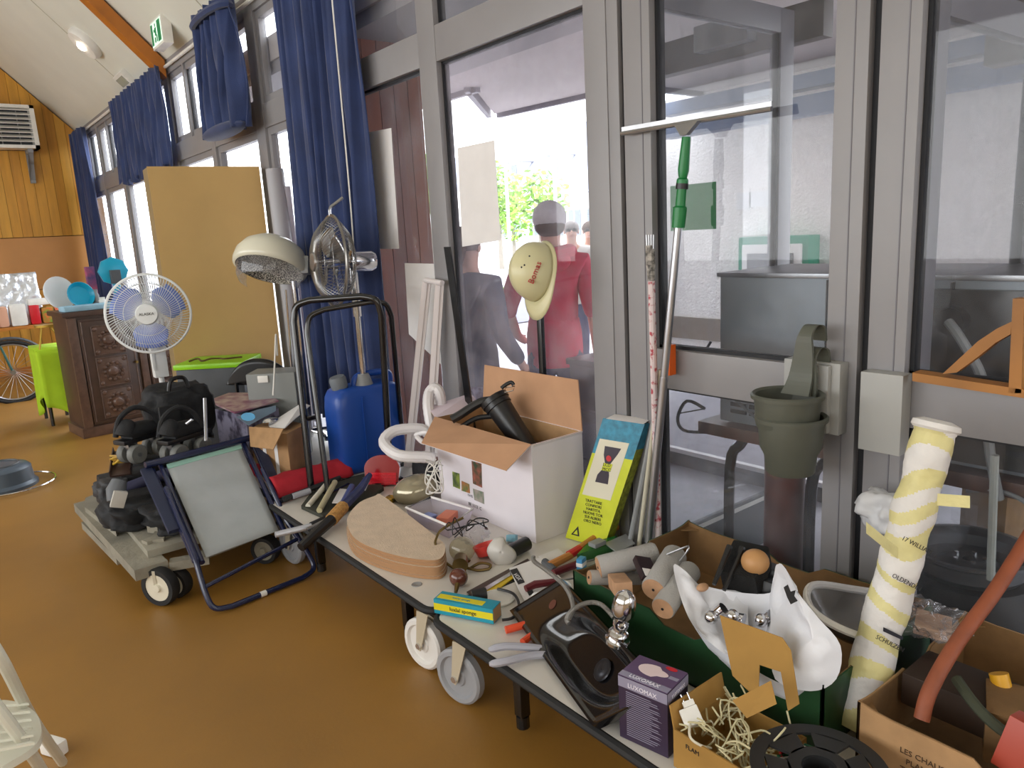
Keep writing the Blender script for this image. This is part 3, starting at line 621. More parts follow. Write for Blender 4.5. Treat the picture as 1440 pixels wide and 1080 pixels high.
# yellow and blue carton leaning on the post
def quadbox(name,label,cat,P,th,mats,T=None):
    b=MB(); b.prism(P,th); return b
YB0=[at_z(795,757,TZ),at_z(854,772,TZ)]; 
bl,br=at_z(795,754,TZ+.004),at_z(853,771,TZ+.004); tl,tr=at_x(846,590,1.985),at_x(889,600,1.985)
bl=V((1.87,2.13,TZ+.004)); bl=at_z(795,756,TZ+.004); br=bl+V((.035,-.185,0)); 
tl=at_x(848,588,2.03); tr=tl+V((.035,-.185,0))
n=(br-bl).cross(tl-bl).normalized(); n=n if n.x>0 else -n
T=thing('drink_carton','tall yellow and blue carton with hourglass label leaning on the aluminium post','box',(bl+br)/2)
YEL=mat('lime_yellow_print','#c8cf1f',.45,var=.06,vs=12); TEAL=mat('blue_print','#2a7f9c',.45,var=.25,vs=40); OLV=mat('olive_print','#8b9226',.5,var=.35,vs=60)
def lerp4(u,v): return bl.lerp(br,u).lerp(tl.lerp(tr,u),v)
b=MB(); b.prism([lerp4(0,0),lerp4(1,0),lerp4(1,.72),lerp4(0,.72)],n*.055); b.build('lower_body',YEL,T)
b=MB(); b.prism([lerp4(0,.72),lerp4(1,.72),lerp4(1,1),lerp4(0,1)],n*.055); b.build('upper_body',TEAL,T)
b=MB(); b.prism([lerp4(1,0)+(br-bl)*.002,lerp4(1,.8),lerp4(1,.8)+n*.054,lerp4(1,0)+n*.054],(br-bl)*.004); b.build('side_print',OLV,T)
b=MB(); b.prism([lerp4(.08,1.0),lerp4(.98,1.0),lerp4(.96,1.03)+n*.05,lerp4(.1,1.03)+n*.05],n*-.004); b.build('paper_flap',PAPER,T)
LBL=mat('cream_label','#d9d3bd',.6)
b=MB(); b.prism([lerp4(.08,.38)-n*.001,lerp4(.80,.38)-n*.001,lerp4(.80,.84)-n*.001,lerp4(.08,.84)-n*.001],n*.0008); b.build('label',LBL,T)
dk=mat('dark_purple_print','#2b2030',.5)
sh=[(.3,.5),(.62,.5),(.58,.57),(.5,.64),(.62,.74),(.66,.79),(.26,.79),(.3,.72),(.42,.64),(.3,.56)]
b=MB(); b.prism([lerp4(u,v)-n*.0018 for u,v in sh],n*.0006); b.build('hourglass_print',dk,T)
b=MB(); b.prism([lerp4(u,v)-n*.0026 for u,v in ((.36,.6),(.58,.6),(.58,.66),(.36,.66))],n*.0006); b.build('yellow_patch',YEL,T)
b=MB(); c=lerp4(.45,.7)-n*.0026; b.T=basis(c,br-bl,tl-bl); b.lathe([(.001,0),(.012,0),(.012,.0008),(.001,.0008)],14); b.build('red_dot',RED,T)
Mt=lambda u,v: basis(lerp4(u,v)-n*.0016,br-bl,tl-bl)
text('LCD\nMCC',.018,Mt(.47,.63)@Matrix.Translation((0,0,.002)),INK,T)
text('TRATTARE\nCONFIORI\nHARTITA\nNUOVE TOR\nSUI ALBERI\nORO NERO',.0165,Mt(.48,.26),INK,T)
b=MB(); b.prism([lerp4(u,v)-n*.001 for u,v in ((.12,.04),(.34,.04),(.23,.12))],n*.0006); b.build('triangle_mark',INK,T)
b=MB(); b.prism([lerp4(u,v)-n*.0016 for u,v in ((.17,.05),(.29,.05),(.23,.09))],n*.0006); b.build('triangle_inner',YEL,T)
# felt pads: six, each its own thing
FELT=mat('beige_felt','#d2bda6',.95,bump=.25,bs=160,var=.06,vs=20); FED=mat('felt_edge_tan','#a9815d',.95)
pc=[(490,726),(489,742),(500,760),(530,775),(570,786),(608,790),(622,785),(626,772),(620,762),(590,738),(560,715),(535,697),(527,699),(506,708)]
base=[at_z(px,py,TZ+.07) for px,py in pc]
cen=sum(base,V())/len(base); base=smooth(base,4,closed=True)
for k in range(6):
    off=V((rnd(-.004,.004),rnd(-.006,.006),0)); z=TZ+.002+k*.0125
    P=[V((cen.x+(p.x-cen.x)*(1.02-.004*k)+off.x-.0*(5-k),cen.y+(p.y-cen.y)*(1.02-.004*k)+off.y,z)) for p in base]
    b=MB(); b.mi=0; b.prism(P,V((0,0,.0115))); 
    b.m[-(len(P)):]=[1]*len(P)
    lab=['bottom beige felt pad of the stack on the trolley corner','second felt pad from the bottom of the beige stack','third felt pad from the bottom of the beige stack','fourth felt pad from the bottom of the beige stack','fifth felt pad of the beige stack just below the top','top beige felt pad of the stack with its whole face showing'][k]
    b.build('felt_pad',[FELT,FED],label=lab,cat='pad',group='beige felt pads')
# small sponge box
T=thing('sponge_box','small blue and yellow cardboard sponge box on the trolley corner','box',at_z(655,865,TZ))
s0,s1=at_z(611,862,TZ+.004),at_z(694,878,TZ+.004); u=(s1-s0); uu=u.normalized(); vv=V((-uu.y,uu.x,0)); 
vv=vv if vv.x>0 else -vv
L=u.length; Mx=basis(s0,uu,vv,V((0,0,1)) if uu.cross(vv).z>0 else V((0,0,-1))); 
BLU2=mat('turquoise_print','#1c8ea6',.5,var=.1); YE2=mat('bright_yellow_print','#dccd1e',.5)
def lb(x0,x1,y0,y1,z0,z1,name,m,bev=0): b=MB(); b.T=Matrix.Translation(s0)@Matrix(((uu.x,vv.x,0,0),(uu.y,vv.y,0,0),(0,0,1,0),(0,0,0,1))); b.bx(x0,x1,y0,y1,z0,z1,bev); return b.build(name,m,T)
hh=.052; ww=.06
lb(0,L,0,ww,0,hh,'carton_body',BLU2,.001); lb(0,L,-.0008,0,.014,.038,'yellow_band',YE2); lb(.006,L*.8,.012,.04,hh,hh+.0008,'yellow_patch',YE2); lb(L,L+.0008,.003,ww-.003,.003,hh-.003,'end_flap',CARD)
text('luxlal sponge',.0195,Matrix.Translation(s0+uu*L*.5-vv*.0015+V((0,0,.026)))@Matrix(((uu.x,0,-vv.x,0),(uu.y,0,-vv.y,0),(0,1,0,0),(0,0,0,1))),INK,T)
text('lustral sponge',.012,Matrix.Translation(s0+uu*L*.42+vv*.026+V((0,0,hh+.0012)))@Matrix(((uu.x,vv.x,0,0),(uu.y,vv.y,0,0),(0,0,1,0),(0,0,0,1))),BLU2,T)
# bulb box (purple) standing at the trolley edge
T0=at_z(893,1032,TZ+.0)
c0,c1,c2=at_z(878,1030,TZ),at_z(940,1068,TZ),at_z(972,1042,TZ)
c0=V((1.19,1.168,TZ+.002)); c1=V((1.215,1.035,TZ+.002)); c2=V((1.315,1.055,TZ+.002)); c3=c0+c2-c1
zt=high(c1.x,c1.y,978)
PUR=mat('dark_purple_carton','#33263e',.4,var=.1,vs=5); SIL=mat('silver_lilac_print','#8f8ba0',.4); PNK=mat('pale_pink_bulb_print','#e3cfd0',.5)
T=thing('bulb_carton','purple light bulb carton with silver lid edge and bulb picture on top','box',(c0+c2)/2)
b=MB(); b.prism([c0,c1,c2,c3],V((0,0,zt-TZ))); b.build('carton_body',PUR,T)
up=V((0,0,1))
def face(o,ux,h,z0): # returns mapping fn
    return lambda u,v: o+ (ux)*u+up*(z0+(h)*v)
for (o,e,nn) in ((c0,c1,(c0-c3).normalized()),(c1,c2,(c1-c0).normalized())):
    g=lambda u,v: o.lerp(e,u)+up*((zt-TZ)*v)+nn*.0008
    b=MB(); b.prism([g(0,.84),g(1,.84),g(1,1),g(0,1)],nn*.0006); b.build('silver_band',SIL,T)
    ux=(e-o).normalized(); M=Matrix.Translation(g(.5,.90)+nn*.0012)@Matrix(((ux.x,0,nn.x,0),(ux.y,0,nn.y,0),(ux.z,1,nn.z,0),(0,0,0,1)))
    text('LUXOMAX',.0165 if o is c0 else .013,M,mat('white_ink','#e8e4ee',.6) if o is not c0 else mat('white_ink','#e8e4ee',.6),T)
    if o is c0:
        for k in range(22):
            v=.78-.033*k; w0=.16; w1=.9 if k%3 else .75
            b=MB(); b.prism([g(w0,v),g(w1-rnd(0,.12),v),g(w1-.1,v+.012),g(w0,v+.012)],nn*.0005); b.build('print_line',SIL,T)
    else:
        b=MB(); P=[g(.72+.24*math.cos(a)*(.35+.65*(math.sin(a)*.5+.5)),.5+.25*math.sin(a)) for a in [i*.449 for i in range(14)]]; b.prism(P,nn*.0006); b.build('bulb_print',PNK,T)
tz=zt+.003; th=lambda u,v: V((0,0,tz))+V(((c0.lerp(c1,u).x+(c3-c0).x*v),(c0.lerp(c1,u).y+(c3-c0).y*v),0))
b=MB(); b.prism([th(0,0),th(1,0),th(1,1),th(0,1)],V((0,0,.002))); b.build('lid',mat('violet_print','#5b4668',.45),T)
ux=(c1-c0).normalized(); vx=(c3-c0).normalized()
b=MB(); b.prism([th(0,0)+V((0,0,.0024)),th(1,0)+V((0,0,.0024)),th(1,.2)+V((0,0,.0024)),th(0,.2)+V((0,0,.0024))],V((0,0,.0005))); b.build('lid_band',SIL,T)
P=[]
for i in range(22):
    a=i*2*math.pi/22; r=.16 if math.cos(a)<.5 else .16-.06*(math.cos(a)-.5)
    P.append(th(.48+ .3*math.cos(a)*1.0,.58+.24*math.sin(a)*(1 if math.cos(a)<.3 else .6))+V((0,0,.0026)))
b=MB(); b.prism(P,V((0,0,.0005))); b.build('bulb_print',PNK,T)
b=MB(); b.prism([th(.8,.52)+V((0,0,.0026)),th(.98,.52)+V((0,0,.0026)),th(.98,.64)+V((0,0,.0026)),th(.8,.64)+V((0,0,.0026))],V((0,0,.0005))); b.build('bulb_cap_print',SIL,T)
b=MB(); P=[th(.72+.12*math.cos(a),.9+.07*math.sin(a))+V((0,0,.0026)) for a in [i*.63 for i in range(10)]]; b.prism(P,V((0,0,.0005))); b.build('red_mark',RED,T)
M=Matrix.Translation(th(.5,.1)+V((0,0,.0034)))@Matrix(((ux.x,vx.x,0,0),(ux.y,vx.y,0,0),(0,0,1,0),(0,0,0,1))); text('LUXOMAX',.017,M,mat('white_ink','#e8e4ee'),T)
# ================================================================ SINK, TAP, CRATES
ENAM=mat('black_enamel','#101012',.18,spec=.7,coat=.4)
A=at_z(724,863,.303); B=at_z(850,1036,.303); D=at_x(796,818,1.462); 
B=A.lerp(B,.955); Uv=B-A; Vv=D-A; Nn=Uv.cross(Vv).normalized(); Nn=Nn if Nn.z>0 else -Nn
T=thing('kitchen_sink','black enamel kitchen sink leaning on the green crate','sink',A.lerp(B,.5))
def sk(u,v,top=True,big=1):
    s=lambda x:max(0,min(1,x)); e=lambda x: x*x*(3-2*x)
    q_=((abs(u-.60)/.36)**3.2+(abs(v-.50)/.44)**3.2)**(1/3.2); r=e(s((1-q_)/.38)); lip=.006*(1-e(s(min(u,1-u,.08)/.03)))*0
    rim=.004 if (min(u,1-u)<.03 or min(v,1-v)<.05) else 0
    return A+Uv*u+Vv*v+Nn*(.02+rim-.05*r)
b=MB(); b.grid(sk,64,44); b.grid(lambda u,v: sk(u,v)-Nn*.012,40,26)
P=[A,B,B+Vv,D]; 
for i in range(4):
    p,q=P[i],P[(i+1)%4]; b.add([p,q,q+Nn*.024,p+Nn*.024],[(0,1,2,3)])
b.build('bowl_board',ENAM,T,ang=60)
dc=A+Uv*.66+Vv*.5+Nn*-.0235; b=MB(); b.T=basis(dc,Uv,Vv-Uv*(Vv.dot(Uv)/Uv.dot(Uv)),Nn); b.lathe([(.001,.004),(.016,.004),(.02,.002),(.03,.003),(.033,0)],20); b.build('drain',mat('dark_drain','#35353a',.3,.6),T)
hc=A+Uv*.15+Vv*.62+Nn*.0205; b=MB(); b.T=basis(hc,Uv,Vv-Uv*(Vv.dot(Uv)/Uv.dot(Uv)),Nn); b.lathe([(.001,0),(.016,0),(.016,.002),(.001,.002)],16); b.build('tap_hole',mat('rusty_brown','#5b2f1d',.8),T)
# tap
p=at_d(868,900,2.02); q=at_d(884,820,1.96); ax=(q-p).normalized()
T=thing('mixer_tap','chrome mixer tap with dome head lying on the black sink','tap',p)
b=MB(); b.T=basis(p,ax.orthogonal(),ax.cross(ax.orthogonal()),ax)
L=(q-p).length
b.lathe([(.001,-.006),(.033,-.006),(.034,.004),(.028,.01),(.026,.02),(.028,.024),(.024,.03),(.017,.034),(.017,.045),(.021,.05),(.021,.06),(.016,.065)],24); b.build('body',CHROME,T)
b=MB(); b.T=basis(p+ax*.078,ax.orthogonal(),ax.cross(ax.orthogonal()),ax); b.lathe([(.001,0),(.024,0),(.031,.012),(.032,.03),(.03,.05),(.024,.066),(.012,.076),(.001,.08)],24); b.build('dome_head',CHROME,T)
b=MB(); m=p+ax*.058; b.T=basis(m-CF*.012,CX,ax,None); b.lathe([(.012,-.008),(.018,-.008),(.018,.01),(.012,.01),(.012,-.008)],18); b.build('outlet_ring',CHROME,T)
BRD=mat('braided_steel','#8e8c88',.35,.8,bump=.6,bs=260)
b=MB(); b.tube(smooth([at_d(863,868,2.03),at_d(845,850,2.06),at_d(825,848,2.06),at_d(805,858,2.04),at_d(797,870,2.03),at_d(800,877,2.02)],6),.0065,8); b.build('braided_hose',BRD,T)
b=MB(); b.tube(smooth([at_d(800,870,2.05),at_d(806,852,2.08),at_d(795,825,2.13),at_d(770,803,2.2),at_d(752,790,2.28),at_d(750,783,2.3)],6),.007,8); b.build('braided_hose',BRD,T)
# crates
GRN=mat('dark_green_print','#16401f',.5,var=.15,vs=6); 
def crate(name,label,x0,x1,y0,y1,z0,z1,mo,mi_,cut=None,extra=True):
    T=thing(name,label,'crate',((x0+x1)/2,(y0+y1)/2,z0)); t=.007
    b=MB(); b.mi=1; b.bx(x0,x1,y0,y1,z0,z0+.006)
    def wallp(a,c,nrm):
        a,c=V(a),V(c); nrm=V(nrm); L=(c-a).length; n=16; top=[]
        for i in range(n+1):
            u=i/n; h=z1-(.03 if .38<u<.62 else 0)+.012*math.exp(-((u-0)**2)/.004)+.012*math.exp(-((u-1)**2)/.004)+rnd(-.0015,.0015); q=a.lerp(c,u); top.append(V((q.x,q.y,h)))
        o=[V((a.x,a.y,z0)),V((c.x,c.y,z0))]+top[::-1]
        b.mi=0; b.prism(o,nrm*t*.6); b.mi=1; b.prism([p+nrm*t*.62 for p in o],nrm*t*.4)
    wallp((x0,y0,0),(x0,y1,0),(1,0,0)); wallp((x1,y0,0),(x1,y1,0),(-1,0,0)); wallp((x0,y0,0),(x1,y0,0),(0,1,0)); wallp((x0,y1,0),(x1,y1,0),(0,-1,0))
    b.build('crate_body',[mo,mi_],T)
    for (x,y) in ((x0+.02,y0+.02),(x1-.02,y0+.02),(x0+.02,y1-.02),(x1-.02,y1-.02)): pass
    cr=MB(); s=.055
    for sx_,sy_ in ((0,0),(1,0),(0,1),(1,1)):
        cx=x0 if not sx_ else x1; cy=y0 if not sy_ else y1; dx=s*(1 if not sx_ else -1); dy=s*(1 if not sy_ else -1)
        MB().prism([(cx+dx*.12,cy+dy*.12,z1-.012),(cx+dx,cy+dy*.12,z1-.012),(cx+dx*.12,cy+dy,z1-.012)],.005).build('corner_gusset',mi_,T)
    return T
CR1=crate('fruit_crate','green and brown cardboard fruit crate full of paint rollers and a white bag',1.485,2.06,.80,1.645,TZ+.002,.475,GRN,CARDD)
CR2=crate('fruit_crate','brown cardboard crate with handwriting in the near right corner holding an orange pipe',1.485,2.06,.10,.72,TZ+.002,.475,CARD,CARDD)
for k,s in enumerate(('LES CHAUSSURES','PLANTES  BIO','TRESSES  JARDIN','ORANGER  ET','FLEUR  DE  MAI')):
    M=Matrix.Translation((1.4835,.555,.42-.022*k))@Matrix(((0,0,-1,0),(-1,0,0,0),(0,1,0,0),(0,0,0,1))); text(s,.018,M,mat('brown_ink','#4a3420',.8),CR2)
# paint rollers
RG=mat('grey_roller_foam','#a6a4a1',.9,bump=.3,bs=200); WD=mat('pale_wood_end','#bb9270',.7,var=.1,vs=30)
def roller(label,pa,pb,r,name='paint_roller'):
    T=thing(name,label,'roller',pa,group='grey paint rollers'); d=(pb-pa).normalized()
    b=MB(); b.tube([pa,pa+d*.004,pb-d*.012,pb-d*.004,pb],[r*.96,r,r,r*.85,r*.5],22); b.build('sleeve',RG,T)
    b=MB(); b.cyl(pa-d*.002,pa-d*.0001,r*.92,n=20); b.build('wooden_end',WD,T); b=MB(); b.cyl(pa-d*.0035,pa-d*.002,.004,n=8); b.build('hole',INK,T)
roller('grey paint roller lying crosswise at the far left of the green crate',at_d(842,798,2.22),at_d(925,777,2.24),.034)
roller('thinner grey paint roller under the crosswise one at the crate corner',at_d(829,812,2.22),at_d(905,812,2.26),.022)
roller('steeply raised grey paint roller with wide wooden end in the middle',at_d(919,829,2.06),at_d(951,778,2.20),.036)
roller('lower grey paint roller tucked behind the white bag edge',at_d(932,856,2.00),at_d(972,800,2.14),.033)
def blk(name,label,cat,c,M,sx,sy,sz,m,bev=.003):
    b=MB(); b.T=Matrix.Translation(c)@M; b.bx(-sx/2,sx/2,-sy/2,sy/2,-sz/2,sz/2,bev); return b.build(name,m,label=label,cat=cat)
blk('wood_block','pale wooden block among the paint rollers','block',at_d(872,822,2.13),rotm(0,12,55),.11,.05,.04,WD)
T=thing('dark_packet','small dark packet with a white card face between the rollers','packet',at_d(905,805,2.1))
M=Matrix.Translation(at_d(908,800,2.12))@rotm(20,-20,60); b=MB(); b.T=M; b.bx(-.04,.04,-.025,.025,-.01,.01,.001); b.build('box',mat('maroon_black','#251318',.4),T); b=MB(); b.T=M; b.bx(-.04,-.01,-.02,.02,.0101,.0106); b.build('card_face',PAPER,T)
b=MB(); b.tube(smooth([at_d(935,781,2.15),at_d(962,770,2.1),at_d(968,769,2.1),at_d(966,776,2.1),at_d(956,789,2.12)],5),.003,6); b.build('bent_wire',STEEL,label='bent steel wire roller frame above the raised roller',cat='wire')
# brushes, handles, ball
for i,(a,c,l) in enumerate((((1004,822),(1026,768),'left black brush handle standing in the crate'),((1018,830),(1044,770),'right black brush handle standing in the crate'))):
    b=MB(); b.tube([at_d(*a,1.98),at_d(*c,2.04)],[.006,.009],8); b.build('long_brush',BLACK,label=l.replace('brush handle','brush'),cat='brush')
b=MB(); M=Matrix.Translation(at_d(1078,822,2.10))@rotm(10,15,20); b.T=M; b.bx(-.09,.07,-.045,.045,-.035,.03,.012); b.bx(-.02,.08,-.03,.03,.02,.05,.01); b.build('black_tool_case',BLACK,label='black plastic tool case beside the wooden ball in the crate',cat='case')
b=MB(); b.T=Matrix.Translation(at_d(1050,792,2.05))@rotm(0,-25,15); b.bx(-.07,.05,-.05,.05,-.05,.03,.008); b.build('black_brush_head',mat('black_bristle','#151515',.95,bump=1,bs=300),label='bristly black brush block at the back of the crate',cat='brush')
b=MB(); b.ell(at_d(1062,790,2.0),(.037,.037,.034),12); b.build('wooden_ball',mat('light_ball_wood','#b98a58',.5,var=.1,vs=8),label='round wooden ball on top of the black case',cat='ball')
b=MB(); b.ell(at_d(988,826,2.0),(.02,.014,.01),8); b.build('wooden_peg',WD,label='small rounded wooden peg behind the white bag rim',cat='peg')
# white plastic bag
BAG=mat('white_bag_plastic','#dfe0e6',.45,var=.03,spec=.5,bump=.4,bs=14); BAG.node_tree.nodes['Principled BSDF'].inputs['Transmission Weight'].default_value=.0
rim=[(947,795,2.06),(958,812,2.05),(985,822,2.04),(1030,832,2.02),(1082,834,1.98),(1088,812,1.95),(1092,794,1.93),(1104,800,1.88),(1118,828,1.84),(1140,860,1.80),(1160,885,1.78),(1180,912,1.76),(1176,935,1.74),(1165,958,1.74),(1120,967,1.76),(1075,950,1.80),(1040,925,1.84),(1005,905,1.90),(972,875,1.96),(956,835,2.02)]
R_=[at_d(*p) for p in rim]; n=len(R_); c_=sum(R_,V())/n
Rs=smooth(R_,5,closed=True); m_=len(Rs)
b=MB()
def bagf(u,v):
    i=int(round(u*m_))%m_; p=Rs[i]; lowc=c_+V((0,0,-.10)); 
    q=p.lerp(lowc,min(1,v*1.0)); q=V((q.x,q.y,q.z))
    q+=V((0,0,-.07*math.sin(v*math.pi)))+V((noise.noise(q*26)*.012,noise.noise(q*26+V((5,5,5)))*.012,noise.noise(q*22+V((9,1,3)))*.014))*math.sin(min(1,v*3)*math.pi/2)
    q.z=max(q.z,.315); return q
b.grid(bagf,m_,12,cu=True)
T=thing('plastic_bag','white open plastic carrier bag with chrome taps inside the green crate','bag',(c_.x,c_.y,.32))
b.build('inside_film',BAG,T,ang=180)
lob=[(1093,795,1.92),(1105,800,1.86),(1120,830,1.80),(1150,868,1.75),(1182,908,1.72),(1176,955,1.72),(1140,972,1.74),(1090,955,1.79),(1086,900,1.86),(1083,840,1.95)]
Ls=smooth([at_d(*p) for p in lob],4,closed=True); lc=sum(Ls,V())/len(Ls)-CF*.05; k_=len(Ls)
b=MB(); b.grid(lambda u,v:(lambda p:(p.lerp(lc-CF*.0,v)+(-CF)*.03*math.sin(v*math.pi/2)+V((noise.noise(p.lerp(lc,v)*30),noise.noise(p.lerp(lc,v)*30+V((3,3,3))),noise.noise(p.lerp(lc,v)*30+V((7,3,1)))))*.012*min(1,v*4)))(Ls[int(round(u*k_))%k_]),k_,8,cu=True); b.build('folded_side',BAG,T,ang=180)
le=[(947,795,2.05),(964,803,2.05),(990,826,2.04),(1045,834,2.02),(1052,872,1.98),(1048,918,1.90),(1026,922,1.86),(1000,905,1.90),(975,880,1.95),(957,840,2.01)]
Ls2=smooth([at_d(*p) for p in le],4,closed=True); lc2=sum(Ls2,V())/len(Ls2)-CF*.02; k2=len(Ls2)
b=MB(); b.grid(lambda u,v:(lambda q: q+V((noise.noise(q*28),noise.noise(q*28+V((4,4,4))),noise.noise(q*28+V((8,2,2)))))*.011*min(1,v*5))(Ls2[int(round(u*k2))%k2].lerp(lc2+CF*.05,v)),k2,10,cu=True); b.build('left_lip',BAG,T,ang=180)
b=MB(); c=at_d(1113,838,1.80); 
b.prism([at_d(px,py,1.755) for px,py in ((1102,826),(1108,822),(1112,832),(1119,830),(1117,838),(1122,845),(1112,850),(1107,840))],.0008); b.build('printed_mark',INK,T)
for i,(px,py,px2,py2,l) in enumerate(((1000,868,1018,856,'left chrome tap head inside the white plastic bag'),(1030,866,1046,872,'right chrome tap piece inside the white plastic bag'),(1070,872,1085,866,'brassy pipe end at the bottom of the white bag'))):
    T=thing('tap_piece',l,'tap',at_d(px,py,1.93)); b=MB(); b.tube([at_d(px,py,1.95),at_d(px2,py2,1.93)],[.012,.017],12); b.build('stem',CHROME,T); b=MB(); b.ell(at_d(px,py,1.93),.018,8); b.build('head',CHROME,T)
# oval tray in clear wrap, crumpled clear bag
T=thing('wrapped_tray','long oval metal tray wrapped in clear plastic behind the white bag','tray',at_d(1185,860,1.9))
tr=[(1135,832,1.97),(1150,822,1.99),(1195,828,1.98),(1245,838,1.94),(1250,860,1.9),(1240,885,1.86),(1215,895,1.85),(1170,878,1.88),(1140,855,1.93)]
P=smooth([at_d(*p) for p in tr],4,closed=True); b=MB(); b.tube(P,.01,8,closed=True); b.build('rim',WHITE,T)
c=sum(P,V())/len(P); b=MB(); b.grid(lambda u,v: P[int(round(u*len(P)))%len(P)].lerp(c+V((0,0,-.055)),min(1,v*1.3) if v<.5 else .65+(v-.5)*.7)+V((0,0,-.04*math.sin(min(1,v*2)*math.pi/2))),len(P),8,cu=True); b.build('dish',mat('smoky_tray','#5a5650',.2,.3),T,ang=180)
b=MB(); b.prism([p+V((0,0,.012)) for p in P[::2]],.001); b.build('film',CLEAR,T)
def crumple(label,c,r,m,n=10,name='crumpled_bag',amp=.35,cat='bag',sq=(1,1,1)):
    bm=bmesh.new(); bmesh.ops.create_icosphere(bm,subdivisions=4,radius=1); b=MB(); s=rnd(0,50)
    vs=[]
    for v in bm.verts:
        d=v.co.normalized(); k=1+amp*(noise.noise(d*2.2+V((s,0,0)))+.5*abs(noise.noise(d*5+V((0,s,0))))); vs.append(V((d.x*r*sq[0]*k,d.y*r*sq[1]*k,d.z*r*sq[2]*k))+V(c))
    bm.verts.index_update(); b.add(vs,[[v.index for v in f.verts] for f in bm.faces]); bm.free(); return b.build(name,m,label=label,cat=cat,ang=180)
crumple('crumpled clear plastic bag in the far corner of the green crate',at_d(1303,870,1.82),.045,CLEAR,sq=(1.2,1.3,.8),amp=.9)
b=MB(); b.T=Matrix.Translation(at_d(1312,878,1.88))@rotm(5,5,20); b.bx(-.06,.05,-.04,.04,-.012,.012,.002); b.build('wood_offcut',WD,label='pale wood offcut under the crumpled clear bag',cat='block')
crumple('white plastic bag bundle against the aluminium door stile behind the tube',at_x(1250,722,1.99),.055,mat('milky_bag','#c6c6c8',.5),sq=(.9,1.3,1.1),amp=.5)
b=MB(); q=at_x(1250,722,1.99); b.tube([q+V((0,0,-.03)),V((q.x,q.y,.312))],.012,8); b.build('short_stick',WD,label='short wooden stick propping the white bag bundle',cat='stick')
# taped tube
TW_=mat('white_wrap_cloth','#dedbd8',.85,bump=.5,bs=30,var=.04); TY=mat('pale_yellow_tape','#d8cf93',.55,bump=.3,bs=40,var=.06,vs=20)
pa=at_z(1203,1018,.325); pb=at_d(1317,597,depth(pa)-.06); d=(pb-pa).normalized(); u0=d.orthogonal().normalized(); w0=d.cross(u0); L=(pb-pa).length
T=thing('wrapped_tube','tall tube wrapped in white cloth and pale yellow tape leaning on the crates','tube',pa)
b=MB(); NU,NV=44,230; vs=[];fs=[];ms=[]
bands=[(0,.07),(.145,.2),(.255,.30),(.385,.43),(.50,.53),(.60,.665),(.70,.735),(.775,.83),(.90,.955)]
for j in range(NV+1):
    v=j/NV
    for i in range(NU):
        a=2*math.pi*i/NU; r=.049*(1+.04*math.sin(v*37)+.03*noise.noise(V((math.cos(a)*3,math.sin(a)*3,v*60)))+.09*noise.noise(V((math.cos(a)*1.5,math.sin(a)*1.5,v*14))))*(1-.06*v)
        if v>.975: r*=1.06
        vs.append(pa+d*(v*L)+(u0*math.cos(a)+w0*math.sin(a))*r)
for j in range(NV):
    for i in range(NU):
        a=i/NU; v=j/NV; k=v+.035*math.sin(2*math.pi*a+v*9); fs.append((j*NU+i,j*NU+(i+1)%NU,(j+1)*NU+(i+1)%NU,(j+1)*NU+i)); ms.append(1 if any(x<=k<=y for x,y in bands) else 0)
o=len(b.v); b.v+=vs; b.f+=fs+[tuple(range(NU-1,-1,-1)),tuple(NV*NU+i for i in range(NU))]; b.m+=ms+[1,0]; b.build('wrapping',[TW_,TY],T,ang=180)
b=MB(); b.lathe([(.001,.012),(.03,.012),(.052,.004),(.054,-.008),(.048,-.014)],22,basis(pb,u0,w0,d)); b.build('end_wad',TW_,T)
def strip(pts,w,t,name,m,T):
    P=[at_d(*p) for p in pts]; b=MB()
    for i in range(len(P)-1):
        s=(CD*w*.5); b.prism([P[i]-s,P[i+1]-s,P[i+1]+s,P[i]+s],t)
    return b.build(name,m,T)
dp=depth(pa)-.08
strip([(1262,778,dp),(1240,760,dp-.03),(1218,742,dp-.05)],.026,.001,'loose_tape',TY,T); strip([(1312,702,dp),(1338,704,dp-.02),(1364,706,dp-.04)],.028,.001,'loose_tape',TY,T)
for v,s in ((.30,'SCHULZEN'),(.62,'17 WILLIAM'),(.50,'OLDENDIN')):
    q=pa+d*(L*v)-CF*.052; text(s,.015,basis(q,CX-d*CX.dot(d)+d*-.25,d),INK,T)
q=pa+d*(L*.335)-CF*.053; b=MB(); r_=(CX-d*CX.dot(d)).normalized(); b.prism([q-r_*.026+d*.009,q+r_*.026-d*.004,q+r_*.026-d*.012,q-r_*.024-d*.001],.001); b.build('marker_scribble',mat('blue_black_marker','#23252f',.6),T)
# orange pipe
OP=mat('orange_red_pipe','#8a482c',.6,var=.15,vs=20)
q=at_d(1296,1012,1.62); q.z=max(q.z,.33)
b=MB(); b.tube(smooth([q,at_d(1308,970,1.63),at_d(1345,905,1.66),at_d(1400,830,1.70),at_d(1450,750,1.74),at_d(1490,680,1.78)],6),.0165,12); b.build('orange_pipe',OP,label='long orange red pipe slanting out of the near right crate',cat='pipe')
